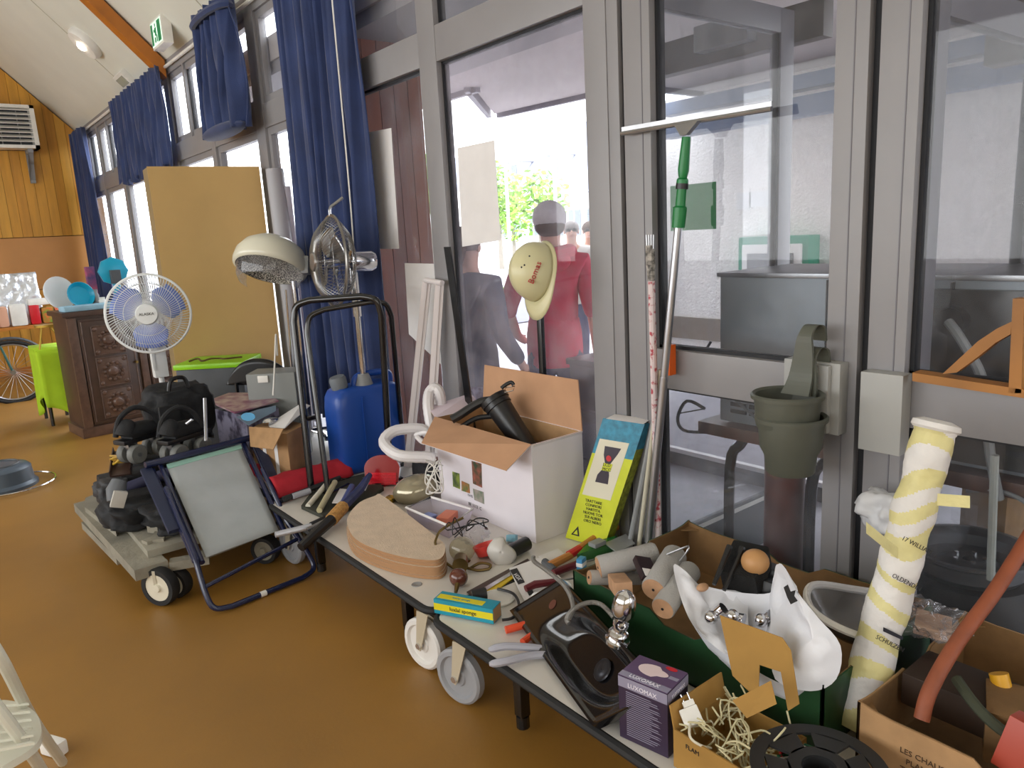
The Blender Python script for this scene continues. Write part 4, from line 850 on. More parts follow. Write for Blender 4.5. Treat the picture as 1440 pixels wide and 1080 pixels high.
# things inside crate 2
b=MB(); b.T=Matrix.Translation(at_d(1425,985,1.62))@rotm(0,0,20); b.bx(-.07,.07,-.05,.05,-.12,.0,.003); b.build('small_box','x' and CARDD,label='dark brown small box in the near right crate',cat='box')
b=MB(); b.T=Matrix.Translation(at_d(1410,968,1.68))@rotm(0,10,0); b.cyl((0,-.012,-.03),(0,.012,.03),.02,n=14); b.build('yellow_pot',mat('amber_plastic','#d9a021',.4),label='small yellow plastic pot in the near right crate',cat='pot')
b=MB(); b.T=Matrix.Translation(at_d(1437,1045,1.5))@rotm(10,15,0); b.bx(-.03,.03,-.03,.03,-.06,.05,.005); b.build('red_frame_piece',mat('brick_red_plastic','#a8402c',.4),label='brick red plastic piece at the right frame edge in the crate',cat='piece')
b=MB(); b.T=Matrix.Translation(at_d(1350,965,1.72)); b.bx(-.07,.07,-.1,.1,-.06,.02,.006); b.build('dark_tin',mat('dark_brown_tin','#33241a',.5),label='dark brown tin lying in the near right crate beside the pipe',cat='tin')
b=MB(); b.tube(smooth([at_d(1345,955,1.66),at_d(1370,990,1.6),at_d(1400,1020,1.56),at_d(1430,1040,1.54)],5),.012,8); b.build('green_strap',mat('khaki_strap','#3c4030',.8),label='khaki cable across the near right crate',cat='cable')
# small carton with wires + charger
x0,x1,y0,y1=1.205,1.40,.79,1.01; zr=.40
T=thing('wire_carton','small brown cardboard box with raised flaps full of clear wires','box',((x0+x1)/2,(y0+y1)/2,TZ+.002)); KB=mat('ochre_cardboard','#a37c3c',.8,var=.08)
carton('',None,x0,x1,y0,y1,TZ+.002,zr,KB,KB,t=.004,T=T)
flap(T,[(x0,y1,zr),(x1,y1,zr),(x1,y1+.012,zr+.055),(x0,y1+.012,zr+.055)],outer=KB,inner=KB)
fl=[at_d(1012,865,1.82),at_d(1100,897,1.74),at_d(1112,915,1.72),at_d(1124,990,1.70),at_d(1108,1000,1.70),at_d(1098,945,1.72),at_d(1068,935,1.76),at_d(1066,985,1.76),at_d(1030,950,1.80)]
b=MB(); b.prism(fl,.004); b.build('tall_flap',KB,T)
flap(T,[at_d(1030,985,1.66),at_d(1084,957,1.64),at_d(1092,990,1.62),at_d(1050,1010,1.64)],outer=KB,inner=KB)
text('FLAM',.016,Matrix.Translation((x0-.001,.955,.375))@Matrix(((0,0,-1,0),(-1,0,0,0),(0,1,0,0),(0,0,0,1))),INK,T)
b=MB(); R=random.Random(3)
for k in range(46):
    p=V((R.uniform(x0+.02,x1-.02),R.uniform(y0+.02,y1-.02),R.uniform(.36,.41))); pts=[p]
    for j in range(4): p=p+V((R.uniform(-.05,.05),R.uniform(-.05,.05),R.uniform(-.03,.04))); p.x=min(max(p.x,x0+.01),x1-.01); p.y=min(max(p.y,y0+.01),y1-.01); p.z=min(max(p.z,.33),.455); pts.append(p)
    b.tube(smooth(pts,3),.0022,5)
b.build('wire_tangle',mat('yellowish_wire','#c9c19a',.25,spec=.8),T)['kind']='stuff'
c=at_z(972,1008,.425); ch=thing('plug_charger','white two-pin plug charger on top of the wire box','charger',c); M=basis(c,CX*.9-CD*.35,CF*.4-CD*.6)
b=MB(); b.T=M; b.bx(-.022,.022,-.02,.02,-.014,.014,.004); b.bx(-.008,.02,.02,.034,-.012,.012,.003); b.build('body',WHITE,ch); 
for s in (-.002,.014): b=MB(); b.T=M; b.cyl((s,.034,0),(s,.052,0),.0022,n=8); b.build('pin',CHROME,ch)
b=MB(); b.tube(smooth([c,at_z(970,1035,.415),at_z(985,1048,.40),at_z(1000,1052,.385)],5),.003,6); b.build('cord',CREAM,ch)
# cable reel
c=at_z(1152,1078,.43); T=thing('cable_reel','black plastic cable reel lying flat in front of the wrapped tube','reel',(c.x,c.y,TZ)); RB=mat('matt_black_reel','#1c1c1d',.55)
r0=.138
def disc(z,nm):
    b=MB(); n=60
    def ring(ra,rb): b.lathe([(ra,z),(rb,z),(rb,z+.006),(ra,z+.006),(ra,z)],n,Matrix.Translation((c.x,c.y,0)))
    ring(.035,.062); ring(.108,r0)
    for k in range(6):
        a=k*math.pi/3+.3; P=[]
        for q,rr in ((-.36,.06),(.36,.06),(.34,.11),(-.34,.11)): P.append((c.x+rr*math.cos(a+q*(.9 if rr<.1 else 1.1)),c.y+rr*math.sin(a+q*(.9 if rr<.1 else 1.1)),z))
        b.prism(P,V((0,0,.006)))
    return b.build(nm,RB,T)
disc(.424,'flange'); disc(TZ+.003,'flange')
b=MB(); b.lathe([(.034,TZ+.008),(.05,TZ+.008),(.05,.424),(.034,.424),(.034,TZ+.008)],24,Matrix.Translation((c.x,c.y,0))); b.build('core',RB,T)
for i,(m,l) in enumerate(((RUBBER,'black'),(RED,'red'),(mat('green_wire','#1f6a4a',.4),'green'),(WHITE,'white'))):
    b=MB(); P=[]
    for k in range(90): 
        a=k*.42+i; rr=.06+.045*((k*.37+i*.21)%1); P.append((c.x+rr*math.cos(a),c.y+rr*math.sin(a),.325+.09*((k/90+i*.2)%1)))
    b.tube(P,.0035,5); b.build('wire',m,T)
# planters hanging on the door rail
PG_=mat('grey_green_planter','#55574d',.5,var=.05)
def planter(label,cx,cy,z,tilt):
    T=thing('hanging_planter',label,'planter',(cx,cy,z-.17),group='grey planters')
    b=MB(); b.T=Matrix.Translation((cx,cy,z)); b.lathe([(.001,-.165),(.066,-.165),(.07,-.16),(.075,-.11),(.088,-.085),(.094,-.005),(.103,-.005),(.104,.006),(.098,.01),(.09,.004),(.086,-.06),(.062,-.155),(.001,-.155)],30); b.build('pot',PG_,T)
    b=MB(); P=[(cx+.03,cy-.01,z+.0),(cx+.05,cy-.015,z+.05),(cx+.055,cy-.02,z+.12),(cx+.06,cy-.02,z+.17),(cx+.085,cy-.025,z+.20),(cx+.115,cy-.03,z+.19),(cx+.125,cy-.03,z+.15)]
    S=smooth(P,5); n=len(S)
    for i in range(n-1):
        w=.045*(1-.55*min(1,i/(n*.5))); b.add([S[i]+V((0,-w,0)),S[i]+V((0,w,0)),S[i+1]+V((0,w*.97,0)),S[i+1]+V((0,-w*.97,0)),S[i]+V((-.01,-w,0)),S[i]+V((-.01,w,0)),S[i+1]+V((-.01,w*.97,0)),S[i+1]+V((-.01,-w*.97,0))],[(0,1,2,3),(7,6,5,4),(0,3,7,4),(1,5,6,2)])
    b.build('hook_back',PG_,T); return T
pc=at_x(1107,562,1.94); zc=pc.z; planter('upper grey planter of the pair hooked over the door rail',pc.x,pc.y,zc+.012,0); planter('lower grey planter nested under the upper one on the door rail',pc.x+.006,pc.y-.01,zc-.055,0)
b=MB(); q=at_x(1103,700,2.5); b.T=Matrix.Translation((2.5,q.y,0)); zt=at_x(1103,640,2.5).z; b.lathe([(.001,0),(.075,0),(.075,zt),(.068,zt),(.068,.01),(.001,.01)],24); b.build('rust_brown_bin',mat('rust_brown','#5e2c1c',.35,var=.25,vs=6),label='tall rust brown cylinder bin behind the door glass below the planters',cat='bin')
# ---------------- poles by the door
def stick(name,label,cat,pts,r,m,n=10):
    return MB().tube(pts,r,n).build(name,m,label=label,cat=cat)
T=thing('window_squeegee','telescopic aluminium pole with green grip and wide steel squeegee on top','squeegee',at_z(908,768,TZ))
pb_=V(at_x(912,762,1.99)); pb_.z=max(pb_.z,TZ+.004); pg=at_x(954,318,2.035); pt=at_x(966,186,2.055)
b=MB(); b.tube([pb_,pb_.lerp(pg,.55)],.0155,14); b.tube([pb_.lerp(pg,.55),pg],.0135,14); b.build('pole',mat('satin_aluminium','#b5b5ba',.28,.9),T)
G=mat('squeegee_green','#11763a',.35); b=MB(); b.tube([pg-(pt-pg)*.02,pg.lerp(pt,.2),pg.lerp(pt,.22),pg.lerp(pt,.42)],[.022,.024,.017,.016],14); b.tube([pg.lerp(pt,.42),pg.lerp(pt,.5),pg.lerp(pt,.52),pg.lerp(pt,.6),pg.lerp(pt,.95)],[.02,.02,.014,.019,.015],14); b.build('grip',G,T)
b=MB(); b.tube([pg.lerp(pt,.40),pg.lerp(pt,.46)],.021,12); b.build('locking_ring',BLACK,T)
ba,bb=at_x(874,188,2.07),at_x(1085,153,2.07); mid=at_x(967,174,2.065)
b=MB(); b.prism([pt+V((0,.012,-.01)),pt+V((0,-.012,-.01)),mid+V((0,-.055,.0)),mid+V((0,.04,.0))],V((-.02,0,0))); b.build('clamp',STEEL,T)
b=MB(); dd=(bb-ba).normalized(); b.tube([ba,bb],.0075,8); b.prism([ba+V((0,0,.004)),bb+V((0,0,.004)),bb+V((0,0,.022)),ba+V((0,0,.022))],V((.004,0,0))); b.build('blade_bar',STEEL,T)
SPK=mat('red_speckled_white','#d9c9c9',.6,col2='#b03a48',vs=55,thr=(.52,.66))
T=thing('paint_stick','white stick with red speckles and paint-stained brush top against the door post','stick',(2.04,1.85,TZ))
a=at_x(926,765,2.02); a.z=max(a.z,TZ+.004); q=at_x(916,395,2.06)
MB().tube([a,q],.013,10).build('shaft',SPK,T); MB().tube([q,at_x(915,372,2.06),at_x(914,345,2.06)],[.013,.017,.016],10).build('stained_top',mat('paint_crust','#b9b2aa',.9,col2='#4b4a48',vs=60),T)
for k in range(4): MB().tube([at_x(910+k*3,350,2.06),at_x(909+k*3.4,330,2.06)],.0025,5).build('prong',STEEL,T)
stick('grey_broomstick','plain grey broomstick leaning left of the aluminium pole','stick',[(lambda v:V((v.x,v.y,TZ+.004)))(at_z(884,774,TZ)),at_x(921,585,2.07)],.011,GREY)
stick('cream_stick','thin cream stick with brown taped foot between the poles','stick',[(lambda v:V((v.x-.03,v.y,TZ+.004)))(at_z(905,772,TZ)),at_x(929,520,2.07)],.009,mat('cream_paint','#c9c3ae',.5))
b=MB(); q=at_x(942,508,2.07); b.bx(2.055,2.09,q.y-.012,q.y+.012,q.z-.05,q.z+.06,.004); b.build('orange_clip',mat('bright_orange','#f06a1c',.4),label='small bright orange clip on the door rail behind the pole',cat='clip')
# wooden piece resting on the rail at the right
WO=mat('orange_shelf_wood','#9f6a2e',.5,var=.15,vs=5)
T=thing('wooden_bracket','orange wooden triangular bracket frame standing on the right door rail','bracket',(2.02,.75,1.09))
xw=2.035; f=lambda px,py:at_x(px,py,xw)
b=MB(); b.prism([f(1283,524),f(1440,548),f(1440,560),f(1283,536)],V((.05,0,0))); b.build('base_rail',WO,T)
b=MB(); b.prism([f(1424,420),f(1440,420),f(1436,553),f(1418,553)],V((.04,0,0))); b.build('upright',WO,T)
b=MB(); ar=[(1325,526),(1345,524),(1375,502),(1400,482),(1421,470),(1423,452),(1402,462),(1375,480),(1348,505)]; b.prism([f(*p) for p in ar],V((.03,0,0))); b.build('curved_brace',WO,T)
# wheel rim and brown box outside behind the right pane
T=thing('wheel_rim','steel car wheel rim lying outside behind the right pane','wheel',(2.55,.95,.3)); c=at_x(1362,790,2.55); c=V((2.55,c.y,c.z))
b=MB(); b.T=Matrix.Translation(c); b.lathe([(.10,-.02),(.15,-.03),(.165,-.01),(.165,.03),(.19,.045),(.19,.055),(.175,.055),(.155,.035),(.15,-.0),(.1,-.005),(.1,-.02)],32); b.build('rim',mat('rim_steel','#6b6d70',.3,.8),T)
b=MB(); b.T=Matrix.Translation(c); b.lathe([(.02,-.015),(.1,-.015),(.1,-.008),(.06,.015),(.02,.012),(.02,-.015)],24); b.build('hub',mat('rim_dark','#2c2b2b',.35,.7),T)
for k in range(5): a=k*1.256; b=MB(); b.T=Matrix.Translation(c); b.cyl((.045*math.cos(a),.045*math.sin(a),.01),(.045*math.cos(a),.045*math.sin(a),.02),.007,n=6); b.build('bolt',CHROME,T)
MB().lathe([(.001,0),(.17,0),(.19,.01),(.2,.06),(.2,c.z-.12),(.18,c.z-.035),(.12,c.z-.032),(.001,c.z-.032)],32,Matrix.Translation((c.x,c.y,0))).build('tyre',RUBBER,label='stack of black tyres under the wheel rim outside',cat='tyre')
q0=at_x(1356,640,2.9); q1=at_x(1412,760,2.9); b=MB(); b.bx(2.9,3.2,q1.y,q0.y,.0,q0.z,.003); b.build('tall_brown_box',CARDD,label='tall brown cardboard box outside behind the hanging hose',cat='box')
b=MB(); b.tube([at_x(1399,640,2.2),at_x(1393,815,2.2)],.011,10); b.build('clear_hose',mat('milky_hose','#a9aca6',.3,alpha=.6),label='vertical milky hose hanging outside the right pane',cat='hose')
b=MB(); b.tube(smooth([at_x(1360,690,2.45),at_x(1400,690,2.42),at_x(1440,705,2.4),at_x(1470,740,2.4)],5),.007,6); b.build('white_hose',GREY,label='thin white hose curving over the wheel rim',cat='hose')
# ================================================================ LEFT CLUSTER
SILV=mat('silver_stand','#a9abb0',.25,.8)
# big board
A0=at_z(206,233,2.11); B0=at_z(371,233,2.11); 
A0=V((A0.x,A0.y,0)); B0=V((B0.x,B0.y,0)); B0.x=min(B0.x,2.05); dv=(B0-A0).normalized(); nb=V((-dv.y,dv.x,0)); nb=nb if nb.y>0 else -nb
BRD_=mat('beige_panel','#c7a468',.6,var=.05,vs=2.5)
T=thing('partition_board','very large beige board panel standing upright behind the hair dryer hood','panel',A0)
b=MB(); b.prism([A0,B0,B0+nb*.22,A0+nb*.22],V((0,0,2.10))); b.build('core',mat('panel_side','#8f7a55',.7,var=.05),T)
b=MB(); b.prism([A0-nb*.004,B0-nb*.004,B0-nb*.004+V((0,0,2.105)),A0-nb*.004+V((0,0,2.105))],nb*.0035); b.build('front_sheet',BRD_,T)
def stood(name,label,cat,pxt,pyt,d_,r,m,lean=(0,0),zb=.0,n=16,cap=None):
    t=at_d(pxt,pyt,d_); b=MB(); b.tube([(t.x+lean[0],t.y+lean[1],zb),t],r,n); return b.build(name,m,label=label,cat=cat)
GT=mat('grey_vinyl_roll','#a3a2a8',.5)
stood('vinyl_roll','tall grey rolled tube standing right of the beige panel','roll',386,238,4.95,.058,GT,zb=TZ+.002,lean=(-.02,-.1))
stood('vinyl_roll','thin lighter rolled tube leaning behind the chrome fan','roll',402,262,4.98,.03,mat('pale_lilac_roll','#c5c3cf',.5),zb=TZ+.002,lean=(.03,.05))
# white fan with blue blades
BL=mat('translucent_blue_blade','#6f87d0',.3); WH=mat('fan_white','#dfe3e4',.35)
def fan(name,label,c,axis,r,rc,mc,mb,nb_,zb,ring=18,depth_=.09,blade=.78,bw=.62,bs=.19,base=True,polem=WH,wires=40,motor=.1,hubm=WH):
    T=thing(name,label,'fan',(c.x,c.y,zb)); ax=V(axis).normalized(); M=basis(c,(V((0,0,1)).cross(ax)),V((0,0,1)),None); 
    u=V((0,0,1)).cross(ax).normalized(); w=ax.cross(u); M=basis(c,u,w,ax)
    b=MB(); b.T=M
    for s in (1,-1):
        for k in range(wires):
            a=2*math.pi*k/wires; P=[]
            for t_ in (0,.3,.6,.85,1): rr=rc+(r-rc)*t_; P.append((rr*math.cos(a+.25*t_),rr*math.sin(a+.25*t_),s*depth_*(1-t_**2.6)))
            b.tube(P,.0016,4,caps=False)
    b.build('cage_wires',mc,T)['kind']='stuff'
    b=MB(); b.T=M; b.lathe([(r+.004,-.007),(r+.009,0),(r+.004,.007),(r-.005,.007),(r-.005,-.007),(r+.004,-.007)],48); 
    for rr,zz in ((.55,.8),(.78,.5)): 
        for s in (1,-1): b.tube([(r*rr*math.cos(a),r*rr*math.sin(a),s*depth_*zz) for a in [i*math.pi/18 for i in range(36)]],.0018,4,closed=True)
    b.build('cage_ring',mc,T)
    b=MB(); b.T=M; b.lathe([(.001,depth_+.012),(rc*.9,depth_+.01),(rc,depth_+.0),(rc,depth_-.01),(.001,depth_-.012)],24); b.build('badge',hubm,T)
    for k in range(nb_):
        a0=2*math.pi*k/nb_+.5; b=MB(); b.T=M; R=r*blade
        def bf(p,q): 
            rr=.03+(R-.03)*p; wd=bw*math.sin(min(1,p*1.15)*math.pi*.72+.25)
            aa=a0+(q-.5)*2*wd; return (rr*math.cos(aa),rr*math.sin(aa),(q-.5)*.05*(1-p*.3))
        b.grid(bf,8,8); b.build('blade',mb,T,solid=.002)
    b=MB(); b.T=M; b.lathe([(.001,-depth_-motor),(.045,-depth_-motor),(.06,-depth_-motor*.8),(.062,-depth_-.0),(.04,-depth_+.01),(.001,-depth_+.01)],24); b.cyl((0,0,-depth_),(0,0,depth_),.012); b.build('motor',hubm if polem is WH else polem,T)
    mc_=c-ax*(depth_+motor*(.6 if polem is WH else .05)); b=MB(); b.tube([(mc_.x,mc_.y,zb+.03),(mc_.x,mc_.y,c.z-.25)],.016,12); b.tube([(mc_.x,mc_.y,c.z-.3),(mc_.x,mc_.y,c.z-.04)],.024,12); b.build('pole',polem,T)
    if base: b=MB(); b.lathe([(.001,0),(bs,0),(bs,.012),(.05,.035),(.03,.06),(.001,.06)],30,Matrix.Translation((mc_.x,mc_.y,zb))); b.build('base',polem,T)
    return T,M,mc_
c=at_d(209,441,4.35); ax=(CAM-c); ax.z*=.5; ax=ax.normalized(); ax=(ax-CX*.12).normalized()
FT,FM,mcc=fan('stand_fan','round white stand fan with three translucent blue blades',c,ax,.225,.062,WH,BL,3,.0,wires=84,hubm=WH,blade=.9,bw=.80)
M=FM@Matrix.Translation((0,0,.104)); text('ALASKA',.022,M,INK,FT)
b=MB(); q=mcc-ax*.0; b.bx(q.x-.04,q.x+.04,q.y-.035,q.y+.035,.80,1.02,.01); b.bx(q.x-.045,q.x-.03,q.y-.042,q.y-.03,.85,.95,.002); b.build('control_box',WH,FT)
# chrome fan seen from the side
c=at_d(468,368,3.94); ax=(-CX*.86-CF*.5); ax.z=.05; ax=ax.normalized()
CT,CM,m2=fan('chrome_fan','chrome metal fan seen side-on in front of the tall navy curtain',c,ax,.238,.05,mat('fan_chrome_wire','#8d8a86',.3,.9),STEEL,4,TZ+.002,depth_=.10,polem=CHROME,wires=60,motor=.13,hubm=STEEL,bs=.07)
b=MB(); b.T=CM; P=[(0,.235,0),(0,.275,-.0),(0,.30,-.03),(0,.33,-.07)]; b.tube(smooth(P,4),.008,8); b.build('handle',STEEL,CT)
b=MB(); b.T=CM; b.tube([(.04*math.cos(a),.04*math.sin(a),-.2-.0*a) for a in [i*.3 for i in range(21)]],.004,6,closed=True); b.build('band',BLACK,CT)
b=MB(); b.lathe([(.001,0),(.055,0),(.05,.05),(.03,.11),(.001,.11)],18,Matrix.Translation((m2.x,m2.y,at_d(487,556,4.1).z))); b.build('height_collar',GREY,CT)
# hair dryer hood
c=at_d(381,372,4.6); T=thing('hair_dryer_hood','cream salon hair dryer hood on a stand with perforated underside','hair dryer',(c.x,c.y,TZ))
HD=mat('hood_cream','#dcd9c6',.25,spec=.6); tilt=basis(c,CX*.995+CD*.12,CF)
tl_=basis(c,(CX+CD*.10),CF+CD*.30)
b=MB(); b.T=tl_; b.lathe([(.001,.175),(.06,.170),(.127,.148),(.182,.108),(.218,.05),(.226,-.005),(.221,-.03),(.205,-.038)],40); b.build('hood_shell',HD,T,ang=60)
up_=V((tl_[0][2],tl_[1][2],tl_[2][2]))
b=MB(); b.T=tl_; b.lathe([(.207,-.034),(.18,.01),(.12,.04),(.001,.055)],40); b.build('inner_dome',mat('speckled_mesh','#c9c4b6',.6,col2='#3a3630',vs=140,thr=(.46,.5)),T)
b=MB(); b.T=tl_; b.lathe([(.200,-.036),(.188,-.10),(.17,-.13),(.168,-.13),(.186,-.10),(.198,-.036)],36,a0=150,a1=400); b.build('visor',CLEAR,T)
hg_=c+CX*.21+CD*.01; b=MB(); b.T=basis(hg_,CX,CF); b.bx(-.02,.03,-.04,.04,-.05,.06,.012); b.build('hinge',GREY,T)
b=MB(); pt_=at_d(414,402,4.62); b.tube([(pt_.x,pt_.y,TZ+.03),(pt_.x,pt_.y,pt_.z+.03)],.018,12); b.tube([(pt_.x-.06,pt_.y+.05,.7),(pt_.x-.05,pt_.y+.02,pt_.z-.02)],.007,8); b.build('stand_pole',CHROME,T)
b=MB(); 
for k in range(5): a=k*1.2566; b.tube(smooth([(pt_.x,pt_.y,TZ+.07),(pt_.x+.12*math.cos(a),pt_.y+.12*math.sin(a),TZ+.06),(pt_.x+.14*math.cos(a),pt_.y+.14*math.sin(a),TZ+.018)],4),.012,8)
b.build('base',CHROME,T)
b=MB(); b.tube(smooth([at_d(390,500,4.3),at_d(388,470,4.32),at_d(386,520,4.25),at_d(384,556,4.2)],5),.005,6); b.build('cord',WHITE,T)
# carved cabinet
fp=at_z(122,617,0); fq=at_z(224,596,0); dv=(fq-fp).normalized(); nv=V((-dv.y,dv.x,0)); nv=nv if nv.y>0 else -nv
hz_=high(fp.x,fp.y,440); Wd=1.12; Dp=.46
T=thing('carved_cabinet','dark carved wooden cabinet with rosette panels under the blue items','cabinet',fp)
CW=mat('dark_carved_wood','#45322b',.38,var=.2,vs=10,spec=.6); CW2=mat('carved_wood_light','#5b453b',.35,var=.2,vs=20)
MM=Matrix.Translation(fp)@Matrix(((dv.x,nv.x,0,0),(dv.y,nv.y,0,0),(0,0,1,0),(0,0,0,1)))
def cb(name,m,*a,par=None,bev=.003): b=MB(); b.T=MM; b.bx(*a,bev); return b.build(name,m,par or T)
cb('carcass',CW,0,Wd,.02,Dp,.08,hz_-.04); cb('plinth',CW2,-.02,Wd+.02,0,Dp,0,.09); cb('top',CW,-.03,Wd+.03,-.02,Dp+.02,hz_-.04,hz_)
cb('pilaster',CW2,0,.07,-.005,.03,.09,hz_-.05); cb('pilaster',CW2,Wd-.07,Wd,-.005,.03,.09,hz_-.05); cb('pilaster',CW2,Wd/2-.03,Wd/2+.03,-.005,.03,.09,hz_-.05)
for k in range(2):
    x0=.08+k*(Wd/2-.04); x1=x0+Wd/2-.13; d=cb('door',CW,x0,x1,0,.022,.11,hz_-.07)
    f=MB(); f.T=MM; zt=hz_-.09
    f.tube([(x0+.02,-.002,zt),(x1-.02,-.002,zt),(x1-.02,-.002,.13),(x0+.02,-.002,.13)],.006,6,closed=True); f.build('moulding',CW2,d)
    for r in range(3):
        za=.15+r*(zt-.17)/3; zb_=za+(zt-.17)/3-.03; xm=(x0+x1)/2; zm=(za+zb_)/2; hw=min((x1-x0)/2-.05,(zb_-za)/2)
        p=MB(); p.T=MM; p.bx(xm-hw,xm+hw,-.008,.002,zm-hw,zm+hw,.002); 
        p.tube([(xm-hw,-.008,zm-hw),(xm+hw,-.008,zm-hw),(xm+hw,-.008,zm+hw),(xm-hw,-.008,zm+hw)],.007,6,closed=True)
        Mr=MM@Matrix.Translation((xm,-.008,zm))@rotm(90); p.T=Mr
        p.lathe([(.001,.028),(.03,.025),(.045,.012),(.048,.0)],18); 
        for q in range(12): a=q*math.pi/6; p.ell((.075*math.cos(a),.075*math.sin(a),.003),(.018,.018,.012),4)
        for sx_ in (-1,1):
            for sy_ in (-1,1): p.ell((sx_*hw*.8,sy_*hw*.8,.002),(.022,.022,.01),4)
        p.build('rosette_panel',CW2,d)
    h=MB(); h.T=MM; xk=x1-.02 if k==0 else x0+.02; h.cyl((xk,-.003,hz_*.55),(xk,-.035,hz_*.55),.012,n=10); h.build('knob',mat('old_brass','#8d7440',.35,.8),d)
top=lambda u,v,z=0: fp+dv*u+nv*v+V((0,0,hz_+z))
# things on the cabinet
TQ=mat('turquoise_plastic','#1a9fc0',.3)
T=thing('blue_ring_binder','pale blue folded cloth lying along the cabinet top edge','cloth',top(.3,.05)) if False else None
b=MB(); b.T=MM; b.bx(.0,.62,.0,.2,hz_+.001,hz_+.045,.015); b.build('folded_cloth',mat('pale_blue_cloth','#8fb4c8',.85,var=.1),label='pale blue folded cloth along the front edge of the carved cabinet',cat='cloth')
T=thing('turquoise_scale','turquoise plastic machine with square head on the cabinet top','machine',top(.5,.3))
b=MB(); b.T=MM@Matrix.Translation((.52,.30,hz_)); b.lathe([(.001,0),(.06,0),(.055,.02),(.035,.04),(.03,.2),(.001,.2)],18); b.build('base',TQ,T)
b=MB(); b.T=MM@Matrix.Translation((.50,.28,hz_+.31))@rotm(90); b.lathe([(.001,-.03),(.11,-.03),(.125,-.01),(.125,.02),(.1,.03),(.001,.03)],8); b.build('head',TQ,T)
b=MB(); b.T=MM; b.bx(.46,.54,.2,.25,hz_+.2,hz_+.32,.005); b.build('clamp',GREYD,T)
T=thing('turquoise_bowl','turquoise shallow bowl standing on edge on the cabinet','bowl',top(.2,.3)); b=MB(); b.T=MM@Matrix.Translation((.2,.3,hz_+.115))@rotm(75,0,10); b.lathe([(.001,0),(.09,.005),(.115,.05),(.112,.052),(.085,.012),(.001,.008)],24); b.build('bowl_shell',TQ,T)
b=MB(); b.T=MM@Matrix.Translation((-.03+.1,.4,hz_+.15))@rotm(80,0,20); b.lathe([(.001,0),(.11,.002),(.145,.02),(.143,.024),(.1,.006),(.001,.004)],28); b.build('white_plate',mat('glazed_white','#e9e8e6',.2),label='large white plate standing behind the turquoise bowl',cat='plate')
b=MB(); b.T=MM@Matrix.Translation((.35,.42,hz_)); b.bx(-.035,.035,-.03,.03,.001,.36,.006); o=b.build('pink_carton',mat('pink_print_box','#b8506e',.5,col2='#2f3a68',vs=9),label='tall pink and blue carton behind the turquoise items',cat='box')
for k,(u,v,h,m,l) in enumerate(((.36,.22,.09,WHITE,'small white jar between the turquoise items'),(.62,.24,.08,mat('pink_white','#e6cdd0',.5),'small pale pink jar right of the turquoise machine'),(.33,.3,.16,GREY,'grey square tin behind the small white jar'))):
    b=MB(); b.T=MM@Matrix.Translation((u,v,hz_)); b.lathe([(.001,.001),(.03,.001),(.032,h*.7),(.022,h*.8),(.024,h),(.001,h)],14); b.build('jar',m,label=l,cat='jar')
# far table with trays
T=thing('long_sale_table','long table by the plank wall piled with foil trays','table',(.6,10.4,0))
tl1=at_z(-60,452,.8); tr1=at_z(108,446,.8)
MB().bx(-.9,1.55,10.2,11.0,.76,.80,.004).build('table_top',WOODO,T)
for x in (-.8,.4,1.45): 
    for y in (10.3,10.9): MB().bx(x-.025,x+.025,y-.025,y+.025,0,.76).build('leg',CW2,T)
YT=10.35
FOIL=mat('crinkled_foil','#dfe3e8',.25,.55,bump=1,bs=25)
def onT(px): return at_y(px,430,YT).x
def tb(name,label,cat,px0,px1,pyt,m,dy=.25,z0=.801,bev=.01,y=YT,mb=None):
    xa,xb=at_y(px0,430,y).x,at_y(px1,430,y).x; zt=at_y((px0+px1)/2,pyt,y).z; b=MB(); b.bx(xa,xb,y,y+dy,z0,zt,bev); return b.build(name,m,label=label,cat=cat)
b=MB(); xa,xb=onT(-20),onT(62); zt=at_y(20,385,YT).z
b.grid(lambda u,v:V((xa+(xb-xa)*u+.02*noise.noise(V((u*9,v*9,2))),YT+.1+.18*v+.05*noise.noise(V((u*8,v*8,0))),.801+.0+(zt-.801)*v)),24,16); b.build('foil_sheet',FOIL,label='big crinkled silver foil tray standing at the back of the far table',cat='foil',solid=.01,ang=180)
for i,(p0,p1,pt_,m,l,c_) in enumerate(((-5,9,432,mat('peach','#d8a58a',.7),'peach coloured bowl at the left end of the far table','bowl'),(12,36,428,WHITE,'stack of white plates before the foil tray','plates'),(40,55,428,RED,'red dish on the far table','dish'),(40,72,420,WHITE,'white oval dish on top of the red dish','dish'),(57,75,432,mat('orange_mixed','#c9682f',.7,col2='#6b8a2b',vs=30),'orange and green fabric flowers on the far table','flowers'),(76,95,430,mat('coral_mixed','#d0503c',.7,col2='#e0b080',vs=30),'coral patterned box near the carved cabinet','box'))):
    z0=.801 if l!='white oval dish on top of the red dish' else at_y(48,430,YT-.15).z
    tb('table_item' if False else c_.replace('plates','plate_stack'),l,c_,p0,p1,pt_,m,dy=.18,bev=.03,y=YT-.15,z0=z0)
